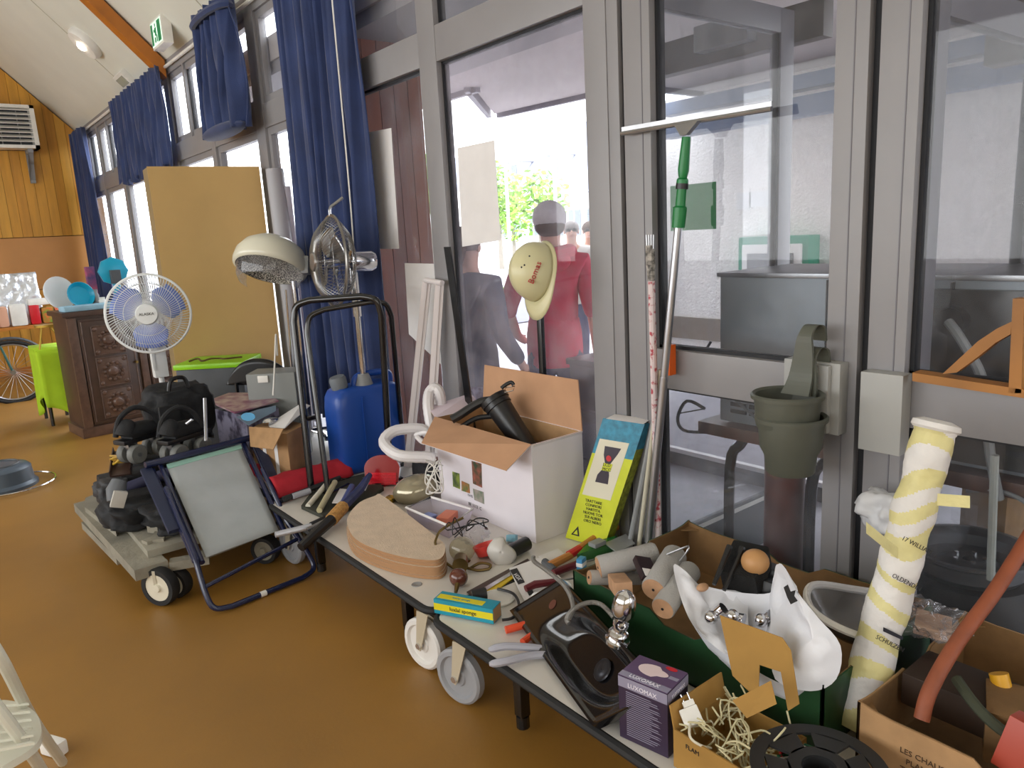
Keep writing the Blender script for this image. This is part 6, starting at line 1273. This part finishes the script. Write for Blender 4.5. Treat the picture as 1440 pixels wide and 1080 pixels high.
# hard hat on a black stand, black bar
T=thing('hat_stand','black flat stand pole holding the hard hat in front of the window','stand',(1.98,2.98,TZ))
q=at_x(762,500,2.115); b=MB(); b.bx(2.106,2.126,q.y-.014,q.y+.014,.132,at_x(756,415,2.115).z,.002); b.build('pole',BLACKM,T); MB().bx(2.104,2.13,q.y-.08,q.y+.08,.1325,.142).build('foot',BLACKM,T); MB().cyl((2.108,q.y,at_x(756,400,2.115).z),at_d(757,392,3.0),.006,n=8).build('hook',BLACKM,T)
T=thing('hard_hat','cream plastic hard hat with red lettering hung on the black stand','hard hat',at_d(745,440,3.3)); HH=mat('cream_hard_hat','#cfc9a0',.35,var=.04,vs=4)
c=at_d(757,383,3.02); axd=(-CX*.80-CF*.58-CD*.12).normalized(); upv=-CD; side=axd.cross(upv).normalized(); upv=side.cross(axd)
M=Matrix.Identity(4)
for i in range(3): M[i][0]=side[i]; M[i][1]=upv[i]; M[i][2]=axd[i]; M[i][3]=c[i]
b=MB(); b.T=M; prof=[]
def hatf(u,v):
    a=2*math.pi*u; t=v*math.pi/2; rx,ry,rz=.095,.120,.130; r=math.cos(t)
    x=rx*r*math.cos(a); y=ry*r*math.sin(a); z=rz*math.sin(t); ridge=1+.03*math.exp(-(x/.012)**2)*(math.sin(t)**.5 if t>0 else 0); return (x*ridge,y*ridge,z*ridge)
b.grid(hatf,36,12,cu=True)
def brim(u,v):
    a=2*math.pi*u; rx,ry=.095,.120; pk=max(0,-math.sin(a))**3; e=.012*v+.062*pk*v; return ((rx+e*.9)*math.cos(a),(ry+e)*math.sin(a),.0-.012*v*(1-pk)-.02*v*pk+.002)
b.grid(brim,36,3,cu=True); b.build('shell',HH,T,solid=.003,ang=60)
rd=mat('red_lettering','#b02a2c',.5); nz=V((M[0][2],M[1][2],M[2][2]))
tp=M@V((.055,-.045,.118)); 
def dome(v):
    q=M.to_3x3().inverted()@V(v); q=V((q.x*.095,q.y*.120,q.z*.130)).normalized(); pl=V((q.x*.095,q.y*.120,q.z*.130)); return M@pl,(M.to_3x3()@V((pl.x/.095**2,pl.y/.120**2,pl.z/.130**2))).normalized()
def hat_text(s,size):
    hp,tn=dome(-CF*.9+CX*.12+CD*.12); ux=(-CD*.93+CX*.35); ux=(ux-tn*ux.dot(tn)).normalized(); text(s,size,basis(hp+tn*.003,ux,tn.cross(ux),tn),rd,T,ext=.002)
hat_text('Bomas',.034)
for v_ in (-CF*.9-CX*.05-CD*.35,-CF*.9-CX*.2-CD*.08,-CF*.9-CX*.32-CD*.02): 
    b=MB(); b.ell(dome(v_)[0],.004,5); b.build('rivet',BLACK,T)
b=MB(); l0,l1=at_x(630,347,2.06),at_x(659,556,2.03); l1z=l0.lerp(l1,1.25); dd=V((0,.026,0)); b.prism([l0-dd,l0+dd,l1z+dd,l1z-dd],V((-.008,0,0))); b.build('black_bar',BLACKM,label='long flat black bar leaning on the window post',cat='bar')
# red rear lamp
T=thing('red_lamp','red plastic rear lamp lens on a black base at the back of the trolley','lamp',at_z(537,690,TZ)); RL=mat('translucent_red','#98101a',.15,spec=.8,coat=.5)
c=at_z(540,684,TZ+.03); c=at_z(539,664,TZ+.06); kk=depth(c)/3.12
b=MB(); b.T=basis(c,CX,-CD,-CF)
P=[]
for i in range(18): a=math.pi*i/17; P.append((.073*kk*math.cos(a),(.02+.055*math.sin(a))*kk,0))
P+=[(-.068*kk,-.035*kk,0),(.0,-.06*kk,0),(.068*kk,-.035*kk,0)]
b.prism(P,.045); b.build('lens',RL,T)
b=MB(); b.T=basis(c-CF*.05,CX,-CD,-CF)
for k in range(9): b.bx(-.06*kk,.06*kk,(-.045+k*.0055)*kk,(-.042+k*.0055)*kk,0,.006)
b.build('ribs',mat('bright_red','#ff2038',.2,coat=.5),T)
b=MB(); b.T=Matrix.Translation((c.x,c.y,TZ+.002)); b.bx(-.07,.09,-.05,.12,0,max(.02,c.z-TZ-.05),.01); b.build('base',BLACK,T)
# oval glass lampshade
OVG=mat('champagne_glass','#a39a80',.12,.35,spec=.7)
c=at_z(584,688,TZ+.055); kk=depth(c)/2.98; T=thing('oval_lampshade','oval champagne glass lampshade lying by the clear tray','lampshade',(c.x,c.y,TZ)); M=Matrix.Translation(c)@basis((0,0,0),(CX-CD*.35),(CF-CD*.2)).to_3x3().to_4x4()
b=MB(); b.ell(c,(.093*kk,.075*kk,.058*kk),14,M=basis((0,0,0),(CX-CD*.30),(CF-CD*.2))); b.build('shade',OVG,T)
b=MB(); b.tube([(c.x,c.y,TZ+.003),(c.x,c.y,max(TZ+.01,c.z-.04))],[.05,.03],16); b.build('neck',STEEL,T)
# clear tray
T=thing('clear_tray','clear plastic tray with red and blue reflections beside the felt pads','tray',at_z(615,745,TZ))
P=[at_z(571,714,.365),at_z(606,699,.365),at_z(664,716,.365),at_z(632,740,.365)]; Q=[V((p.x,p.y,TZ+.003)).lerp(V((sum(a.x for a in P)/4,sum(a.y for a in P)/4,TZ+.003)),.12) for p in P]
b=MB(); RT=smooth(P,1,closed=True); b.tube(P,.006,8,closed=True); b.build('rim',PAPER,T)
TRM=glass('tray_plastic',(.9,.88,.92),.3,1.2,(.86,.84,.9),spots=False); b=MB()
for i in range(4): b.prism([P[i],P[(i+1)%4],Q[(i+1)%4],Q[i]],.002)
b.prism(Q,.002); b.build('walls',TRM,T)
b=MB(); b.T=place(sum(Q,V())/4+V((.02,-.03,.03)),z=30); b.bx(-.05,.05,-.03,.03,-.02,.015,.006); b.build('coral_block',mat('coral_plastic','#e08468',.5),label='coral coloured block inside the clear tray',cat='block')  # coral and blue blocks put in for the tray's coloured reflections
b=MB(); b.T=place(sum(Q,V())/4+V((-.03,.05,.02)),z=10); b.bx(-.03,.03,-.03,.03,-.012,.012,.006); b.build('blue_block',mat('periwinkle_plastic','#8fa0dd',.4),label='periwinkle blue block inside the clear tray',cat='block')
# brass table lamp with wooden ball
BRS=mat('aged_brass','#6d5a34',.3,.8)
c=at_z(650,772,TZ+.052); D0=depth(c); dl=D0-2.42; T=thing('globe_lamp','old brass arm lamp with glass globe and dark wooden ball','lamp',(c.x,c.y,TZ))
b=MB(); b.ell(c,(.052,.052,.05),14); b.build('globe',glass('smoky_glass',(.82,.8,.7),.12,1.6,(.7,.66,.5),spots=False),T)
b=MB(); g0=at_z(645,812,TZ+.036); b.ell(g0,(.034,.034,.034),12); b.build('wooden_ball',mat('mahogany_ball','#5a2a1a',.25,coat=.5),T)
b=MB(); b.tube([c.lerp(g0,.35),c.lerp(g0,.6)],[.026,.03],16); b.build('collar',BRS,T); b=MB(); b.tube([g0,at_z(641,833,TZ+.01)],[.014,.006],10); b.build('finial',BRS,T)
b=MB()
for S in ([(612,762,2.42),(618,748,2.44),(632,738,2.46),(652,728,2.46)],[(612,762,2.42),(616,780,2.4),(628,792,2.38),(640,800,2.36)],[(660,800,2.36),(675,792,2.36),(690,795,2.36),(680,806,2.34),(662,808,2.34)],[(655,798,2.34),(672,802,2.33),(688,800,2.34)]): b.tube(smooth([at_d(p[0],p[1],p[2]+dl) for p in S],5),.0055,6)
b.build('arm',BRS,T)
b=MB(); b.tube([(c.x,c.y,TZ+.002),(c.x,c.y,c.z-.04)],[.03,.02],16); b.build('foot',BRS,T)
b=MB(); R=random.Random(8)
P=[at_d(655+R.uniform(-30,32),745+R.uniform(-18,12),2.55+dl*.5+R.uniform(-.05,.08)) for _ in range(16)]; b.tube(smooth(P,5),.0025,5); b.build('black_wire',BLACK,T)['kind']='stuff'
crumple('crumpled clear film wrapped around the lamp wires',at_z(668,750,TZ+.05),.05,CLEAR,sq=(1,1,.7),amp=.7)
b=MB(); q=at_z(684,772,TZ+.03); b.T=basis(q,CX-CD*.3,CF); b.lathe([(.001,-.02),(.04,-.02),(.052,.02),(.050,.02),(.038,-.016),(.001,-.016)],22); b.build('red_cup',mat('coral_red_plastic','#d6423c',.3),label='translucent red plastic cup behind the milky glass shade',cat='cup')
T=None
q=at_z(705,775,TZ+.05); b=MB(); M=basis(q,(CX-CD*.1),(CF*.5-CD))
b.T=basis(q,CX,-CD,-CF); P=[(-.055,-.0,0),(-.03,.045,0),(.005,.055,0),(.02,.03,0),(.052,.0,0),(.055,-.03,0),(.02,-.055,0),(-.025,-.05,0)]
S=smooth(P,4,closed=True); b.grid(lambda u,v:V((S[int(round(u*len(S)))%len(S)].x*(1-v*.98),S[int(round(u*len(S)))%len(S)].y*(1-v*.98),.022*math.sin(v*math.pi/2))),len(S),6,cu=True); b.build('milky_shade',mat('milky_glass','#c4bfb8',.3),label='small milky glass lampshade with a wavy edge',cat='lampshade',solid=.004,ang=180)
b=MB(); a,c=at_z(712,778,TZ+.032),at_z(741,764,TZ+.032); b.tube([a,c],[.028,.028],18); b.build('black_tube',BLACK,label='short black plastic tube lying before the white carton',cat='tube')
b=MB(); a=at_z(720,756,TZ+.02); b.T=Matrix.Translation(a)@rotm(0,20,40); b.bx(-.025,.025,-.02,.02,-.015,.012,.004); b.build('light_blue_packet',mat('soft_blue','#7db2c6',.5),label='light blue packet behind the short black tube',cat='packet')
# ================================================================ SMALL TOOLS ON THE TROLLEYS
def rod(name,label,cat,pts,r,m,n=10,group=None,T=None):
    b=MB(); b.tube([at_z(px,py,z) for px,py,z in pts],r,n); return b.build(name,m,T,label=label,cat=cat,group=group)
def slab_(name,label,cat,c,z,th,m,T=None): # footprint from corner rays on the plane z
    b=MB(); b.prism([at_z(px,py,z) for px,py in c],V((0,0,th))); return b.build(name,m,T,label=label,cat=cat)
z0=TZ+.002
T=thing('carded_tool','white carded tool pack with black lettered label near the sponge box','pack',at_z(745,820,z0))
slab_('card',None,None,((716,800),(762,784),(790,815),(752,850),(738,848)),z0+.012,.003,PAPER,T)
slab_('black_label',None,None,((717,802),(727,799),(738,819),(729,822)),z0+.0155,.001,INK,T)
p,q=at_z(720,803,z0+.017),at_z(735,820,z0+.017); u=(q-p).normalized(); v=V((-u.y,u.x,0)); v=v if v.dot(CD)<0 else -v
text('VOX',.024,basis(at_z(727.5,811,z0+.0172),u,v),PAPER,T,sx=1.1)
slab_('black_mark',None,None,((737,824),(745,821),(751,835),(744,838)),z0+.0155,.001,INK,T)
T=thing('hand_saw','flat steel saw with yellow strip lying from the sponge box to the carton','saw',at_z(690,805,z0))
slab_('blade',None,None,((656,833),(742,786),(746,790),(662,838)),z0+.003,.002,mat('brown_steel','#5a4a42',.35,.6),T); slab_('yellow_strip',None,None,((668,842),(746,790),(750,794),(674,848)),z0,.004,mat('strip_yellow','#d9b92a',.5),T)
slab_('steel_edge',None,None,((662,838),(746,788),(748,791),(666,842)),z0+.0055,.002,CHROME,T)
rod('black_grip_tool','short black gripped tool touching the sponge box','tool',((664,838,z0+.028),(684,834,z0+.03)),.02,BLACK)
b=MB(); b.lathe([(.001,0),(.06,0),(.062,.006),(.052,.01),(.05,.006),(.001,.006)],28,Matrix.Translation(at_z(700,842,z0))); b.build('white_saucer',WHITE,label='round white plastic saucer lying behind the sponge box',cat='saucer')
b=MB(); b.tube(smooth([at_z(x,y,z0+zz) for x,y,zz in ((700,828,.015),(722,835,.02),(730,852,.02),(722,868,.012),(706,872,.01))],5),.005,8); b.build('black_cable',BLACK,label='bent black cable right of the sponge box',cat='cable')
T=thing('screwdriver','dark red handled screwdriver lying across the carded tool pack','screwdriver',at_z(765,825,z0+.02)); rod('handle',None,None,((739,828,z0+.035),(752,822,z0+.04),(782,818,z0+.04)),[.012,.014,.012],DKRED,T=T); rod('shaft',None,None,((782,818,z0+.04),(812,812,z0+.04)),.004,STEEL,T=T)
T=thing('screwdriver','second dark red handle behind, pointing at the green crate corner','screwdriver',at_z(800,800,z0+.02)); rod('handle',None,None,((778,806,z0+.02),(815,792,z0+.02)),.014,DKRED,T=T); rod('shaft',None,None,((815,792,z0+.02),(835,787,z0+.02)),.004,STEEL,T=T)
for (x,y,l) in ((756,842,'left of two white round sockets with brass screws'),(795,826,'right of two white round sockets with brass screws')):
    c=at_z(x,y,z0+.03); T=thing('wall_socket',l,'socket',c); n_=(CAM-c).normalized(); b=MB(); b.T=basis(c,CX,-CD+n_*0,None); 
    M=basis(c,(CX-n_*CX.dot(n_)),n_.cross(CX),None); b=MB(); b.T=M; b.lathe([(.001,-.012),(.02,-.012),(.024,-.004),(.022,.004),(.001,.008)],20); b.build('face',mat('glazed_white','#e9e8e6',.2),T)
    for s in (-.008,.008): b=MB(); b.T=M; b.cyl((s,0,.006),(s,0,.0095),.003,n=8); b.build('pin_hole',INK,T)
    b=MB(); b.T=M; b.cyl((0,0,-.03),(0,0,-.012),.016,n=12); b.build('back_plug',BRS,T)
rod('bristle_brush','small straw coloured brush beside the left white socket','brush',((742,850,z0+.012),(758,846,z0+.018)),.012,mat('straw','#b5854a',.9,bump=.8,bs=200))
T=thing('orange_pliers','pliers with two orange handles half under the sink corner','pliers',at_z(722,885,z0)); rod('handle',None,None,((711,886,z0+.014),(726,882,z0+.016),(740,878,z0+.016)),.0125,mat('orange_grip','#e2502a',.4),T=T); rod('handle',None,None,((735,903,z0+.012),(748,893,z0+.014)),.011,mat('orange_grip','#e2502a',.4),T=T)
T=thing('garden_shears','grey handled shears sticking out over the trolley edge under the sink','shears',at_z(725,915,z0)); GH=mat('light_grey_grip','#a9a9b4',.45)
b=MB(); b.tube(smooth([at_z(687,914,z0+.03),at_z(710,909,z0+.035),at_z(740,910,z0+.025),at_z(775,913,z0+.012)],4),[.006,.010,.012,.012,.012,.012,.012,.012,.012,.012,.011,.010,.008],8); b.build('handle',GH,T)
b=MB(); b.tube(smooth([at_z(688,934,z0+.02),at_z(712,930,z0+.022),at_z(745,922,z0+.018),at_z(780,920,z0+.012)],4),[.006,.010,.012,.012,.012,.012,.012,.012,.012,.012,.011,.010,.008],8); b.build('handle',GH,T)
# hammer, green box, plates left of the crate
T=thing('hammer','hammer with orange wooden handle lying before the drink carton','hammer',at_z(815,770,z0)); rod('handle',None,None,((772,796,z0+.02),(800,782,z0+.025),(835,757,z0+.03),(868,741,z0+.04)),[.017,.016,.014,.013],mat('hammer_wood','#c0803f',.5),T=T); rod('red_band',None,None,((800,781,z0+.026),(815,772,z0+.029)),.0175,RED,T=T); rod('head',None,None,((766,790,z0+.02),(780,803,z0+.02)),.015,GREYD,T=T)
T=thing('green_plastic_case','translucent green plastic case with a grey part inside at the crate corner','case',at_z(845,775,z0)); GP=mat('translucent_green','#2f7f3c',.2,alpha=.75)
p=[at_z(812,795,z0),at_z(855,782,z0),at_z(868,768,z0),at_z(828,778,z0)]; b=MB(); b.prism(p,V((0,0,.045))); b.build('shell',GP,T); 
b=MB(); b.T=Matrix.Translation(at_z(840,765,z0+.055)); b.bx(-.03,.03,-.02,.02,-.005,.012,.004); b.build('grey_part',GREY,T)
slab_('grey_square_plate','flat grey square plate under the end of the hammer','plate',((850,765),(880,752),(893,765),(868,778)),z0+.046,.004,GREY)
T=thing('tiny_blue_box','tiny blue and white box beside the crosswise paint roller','box',at_z(818,790,z0)); b=MB(); b.T=place(at_z(818,802,z0+.0),z=20); b.bx(-.018,.018,-.012,.012,.0,.05,.002); b.build('carton_body',mat('tiny_blue','#3f8fc0',.5),T); b=MB(); b.T=place(at_z(818,802,z0+.0),z=20); b.bx(-.019,.019,-.013,.013,.02,.035,.001); b.build('white_band',PAPER,T)
slab_('white_leaflet','crumpled white leaflet beside the hammer head','leaflet',((757,783),(785,772),(797,783),(772,795)),z0+.001,.003,PAPER)
# tools on the far end of the first trolley
T=thing('umbrella','navy umbrella with cork ring and black handle pointing to the garden chair','umbrella',at_z(480,725,z0)); 
rod('canopy_roll',None,None,((520,668,z0+.09),(505,690,z0+.06),(480,715,z0+.05)),[.014,.022,.022],mat('navy_umbrella','#2b3360',.6,var=.3,vs=20),T=T)
rod('cork_ring',None,None,((482,713,z0+.05),(466,731,z0+.045)),.03,mat('cork','#b88a4c',.9,var=.25,vs=60,bump=.4),T=T)
rod('handle',None,None,((466,731,z0+.045),(447,748,z0+.03),(423,770,z0+.0)),[.026,.024,.02],BLACK,T=T)
T=thing('crutch','grey and black crutch lying across the trolley edge towards the garden chair','crutch',at_z(420,745,z0)); b=MB(); a,c=at_z(387,752,.33),at_z(438,740,.33); b.tube([a,c],[.013,.014],10); b.build('grey_tube',mat('crutch_grey','#b9bcc4',.3,.3),T); b=MB(); b.tube([c,at_z(466,728,.335)],[.019,.022],12); b.build('grip',BLACK,T)
b=MB(); b.tube(smooth([at_z(432,745,.34),at_z(450,735,.35),at_z(470,727,.36)],4),.007,6); b.build('clip',STEEL,T)
for i,(pts,r,m,l,nm,ct) in enumerate(((((433,712,z0+.02),(458,682,z0+.05)),.013,mat('ivory_handle','#d9d4c4',.4),'ivory tool handle pointing at the tubular frame foot','ivory_tool','tool'),
  (((449,718,z0+.03),(471,678,z0+.06)),.014,mat('khaki_beige','#b9b08c',.5),'khaki beige tool handle beside the ivory one','beige_tool','tool'),
  (((476,720,z0+.02),(495,684,z0+.05)),.016,mat('indigo_tube','#4a5488',.4),'indigo blue tube among the tools before the red lamp','blue_tube','tube'),
  (((398,702,z0+.03),(430,690,z0+.04),(478,672,z0+.05)),.013,mat('black_grip','#18181a',.6),'black rod lying along the crimson cloth','black_rod','rod'),
  (((412,698,z0+.035),(436,690,z0+.04)),.0145,mat('soft_grey','#9c9ca4',.5),'grey sleeve on the black rod end','grey_sleeve','sleeve'))):
    rod(nm,l,ct,pts,r,m)
slab_('dark_tool_bag','dark flat tool bag under the ivory handles','bag',((424,716),(440,694),(520,668),(540,690),(500,716),(455,730)),z0,.018,mat('dark_olive_bag','#35362c',.8,var=.2))
slab_('paper_label','crumpled white paper label among the tools','paper',((467,708),(478,688),(500,690),(486,708)),z0+.03,.004,PAPER); slab_('paper_tag','white paper tag sticking up beside the red lamp','tag',((505,690),(512,675),(522,672),(514,690)),z0+.05,.003,PAPER)
b=MB(); b.T=place(at_z(548,706,z0),z=30); b.bx(-.04,.04,-.025,.025,0,.022,.004); b.build('yellow_packet',mat('mustard_print','#c9a020',.5,col2='#2a2418',vs=40,thr=(.45,.6)),label='small mustard yellow packet between red lamp and felt pads',cat='packet')
b=MB(); b.T=place(at_z(470,662,z0),z=10); b.bx(-.1,.12,-.1,.1,0,.03,.004); b.build('flat_white_carton',PAPER,label='flat white carton by the foot of the blue jerrycan',cat='carton')
# black crate outside, behind the window
T=thing('black_crate_stack','black plastic crates stacked outside behind the white carton','crate',(2.42,2.35,0)); a=at_x(799,485,2.35); c=at_x(838,485,2.35)
for k in range(4):
    zz=k*.24; f=MB().bx(2.35,2.7,c.y-.1,a.y,zz,zz+.21,.01).build('crate_body',BLACK,T); MB().bx(2.34,2.71,c.y-.11,a.y+.01,zz+.205,zz+.235,.004).build('rim',BLACK,f)
# ================================================================ PEOPLE OUTSIDE
SKIN=mat('skin','#d9a48c',.55); HAIR=mat('brown_hair','#4b362a',.8)
def person(label,loc,rz,h,topm,legm,arms,hair=HAIR,cap=None,sleeve=1.0,glasses=False,hood=False,group=None,hairlen=0,lean=0):
    s=h/1.75; M=Matrix.Translation(V((loc[0],loc[1],loc[2] if len(loc)>2 else 0)))@Matrix.Rotation(math.radians(rz),4,'Z')@Matrix.Scale(s,4)
    T=thing('person',label,'person',M=M,group=group)
    P=[(0,0,.95),(0,0,1.10),(0,-.01,1.28),(0,-.01,1.40),(0,.0,1.49),(0,.015,1.55),(0,.02,1.63),(0,.01,1.69)]
    E_=[(i,i+1) for i in range(7)]; R=[(.13,.1),(.12,.09),(.14,.10),(.10,.08),.05,.062,.078,.055]
    def joint(p,par,r): P.append(p);E_.append((par,len(P)-1));R.append(r); return len(P)-1
    hd=[]
    for sd in (-1,1):
        sh,el,wr,pm=arms[0 if sd<0 else 1]
        a=joint((sd*.17,-.01,1.41),3,.055); e=joint(el,a,.042); w=joint(wr,e,.028); pl=joint(pm,w,(.034,.018)); hd.append((V(wr),V(pm)))
        hp=joint((sd*.09,0,.88),0,.085); k=joint((sd*.10,.01,.48),hp,.055); an=joint((sd*.105,-.02,.09),k,.038); joint((sd*.12,.12,.035),an,.035)
    ex=MB(local=True); ex.mi=0
    ex.tube([(0,.095,1.63),(0,.118,1.605),(0,.098,1.597)],[.008,.016,.008],8)
    for sd in (-1,1): ex.ell((sd*.078,.015,1.62),(.012,.02,.032),6)
    ex.mi=1
    for sd in (-1,1): ex.ell((sd*.032,.093,1.64),(.011,.006,.007),6)
    ex.mi=2; ex.ell((0,.093,1.57),(.026,.008,.007),6); ex.mi=0
    for wr,pm in hd:   # five fingers per hand
        d=(pm-wr).normalized(); sidev=V((0,1,0)); sidev=(sidev-d*sidev.dot(d)).normalized(); inn=d.cross(sidev)
        if inn.x*pm.x>0: inn=-inn
        for k,l in enumerate((.07,.08,.075,.06)):
            b0=pm+sidev*(.024-.016*k)-d*.01; ex.tube([b0,b0+d*l*.5+inn*.004,b0+d*l*.85+inn*.022,b0+d*l+inn*.034],[.0095,.009,.008,.006],7)
        b0=wr.lerp(pm,.5)+sidev*.026; ex.tube([b0,b0+sidev*.022+d*.02+inn*.008,b0+sidev*.03+d*.055+inn*.018],[.011,.010,.007],7)
    skin('body',P,E_,R,[SKIN,INK,mat('lips','#a8605a',.5)],T,extra=ex)
    # clothing
    P=[(0,0,.80),(0,-.003,1.04),(0,-.012,1.26),(0,-.012,1.41),(0,.0,1.475)]; E_=[(i,i+1) for i in range(4)]; R=[(.16,.125),(.155,.12),(.165,.125),(.125,.098),(.07,.066)]
    for i,sd in enumerate((-1,1)):
        sh,el,wr,pm=arms[i]; a=joint((sd*.175,-.01,1.405),3,.072); e=joint(tuple(V((sd*.175,-.01,1.405)).lerp(V(el),min(1,sleeve*2))),a,.06)
        if sleeve>.5: joint(tuple(V(el).lerp(V(wr),(sleeve-.5)*2)),e,.048)
    skin('top',P,E_,R,topm,T)
    b=MB(local=True); b.T=Matrix.Diagonal((1,.78,1,1)); b.lathe([(.158,.80),(.166,.82),(.168,.90),(.164,1.0),(.150,1.08),(.130,1.09)],28); b.build('hem',topm,T,ang=180)
    P=[(0,0,1.03),(0,0,.90)]; E_=[(0,1)]; R=[(.145,.112),(.15,.118)]
    for sd in (-1,1): hp=joint((sd*.092,0,.82),1,.098); k=joint((sd*.10,.01,.48),hp,.074); joint((sd*.105,-.015,.10),k,.06)
    skin('trousers',P,E_,R,legm,T)
    for sd in (-1,1):
        b=MB(local=True); b.ell((sd*.118,.06,.045),(.045,.13,.045),8); b.build('shoe',GREYD,T)
    if cap:
        b=MB(local=True); b.ell((0,.008,1.665),(.100,.114,.100),12,lo=-30,hi=90); 
        b.prism([(-.07,.09,1.668),(-.06,.165,1.655),(0,.18,1.652),(.06,.165,1.655),(.07,.09,1.668)],V((0,0,.008))); b.build('cap',cap,T)
        b=MB(local=True); b.ell((0,-.01,1.62),(.088,.092,.07),8,lo=-60,hi=20); b.build('hair',hair,T)
    else:
        b=MB(local=True); b.ell((0,-.012,1.655),(.094,.102,.092),12,lo=-35,hi=90)
        if hairlen: b.tube(smooth([(0,-.08,1.66),(0,-.11,1.56),(0,-.1,1.56-hairlen)],4),[.06,.06,.058,.055,.05,.045,.04,.03,.015],10)
        b.build('hair',hair,T)
    if hood: b=MB(local=True); b.tube(smooth([(-.10,.03,1.46),(-.10,-.06,1.47),(0,-.12,1.455),(.10,-.06,1.47),(.10,.03,1.46)],5),.045,10); b.ell((0,-.10,1.42),(.11,.05,.07),10); b.build('hood',topm,T)
    if glasses:
        b=MB(local=True); 
        for sd in (-1,1): b.ell((sd*.033,.102,1.64),(.026,.006,.018),8)
        b.tube([(-.06,.095,1.645),(.06,.095,1.645)],.003,5); b.build('sunglasses',BLACK,T)
    return T
dn=((0,0,0),(-.23,-.03,1.13),(-.25,.04,.90),(-.25,.05,.82)); dnr=((0,0,0),(.23,-.03,1.13),(.25,.04,.90),(.25,.05,.82))
REDH=mat('red_hoodie','#d83052',.85,var=.08,vs=6,bump=.3,bs=15); JEAN=mat('dark_jeans','#3a4266',.8,var=.1)
hm=at_d(773,315,4.2)
person('man in a red hoodie and grey cap seen from behind outside',(hm.x+.0,hm.y,0),-40,1.70,REDH,JEAN,(((0,0,0),(-.27,-.06,1.15),(-.22,.10,.97),(-.17,.15,.93)),dnr),cap=mat('grey_cap_cloth','#cfcace',.85,var=.05,vs=30),sleeve=.62,hood=True)
hw=at_d(663,352,4.05)
person('woman in a dark long-sleeved top and purple patterned trousers outside',(hw.x-.02,hw.y+.02,0),-70,1.60,mat('dark_slate_top','#39415a',.85,var=.12),mat('purple_pattern_cloth','#5c4a6e',.85,col2='#a79bb8',vs=30,thr=(.45,.6)),(((0,0,0),(-.22,-.02,1.14),(-.25,.12,.93),(-.25,.16,.86)),((0,0,0),(.24,-.05,1.12),(.28,.1,.92),(.29,.14,.85))),hairlen=.05)
h3=at_d(803,322,8.0); person('person with sunglasses and pale top standing beyond the red hoodie man',(h3.x,h3.y,0),140,h3.z/1.65*1.75,mat('cream_top','#d8d2c8',.8),JEAN,(dn,dnr),glasses=True,hair=mat('grey_hair','#8c8580',.8))
h4=at_d(829,322,8.4); person('person in a dark blue top partly behind the aluminium post',(h4.x,h4.y,0),140,h4.z/1.65*1.75,mat('dark_blue_top','#26355e',.8),JEAN,(dn,dnr),glasses=True)
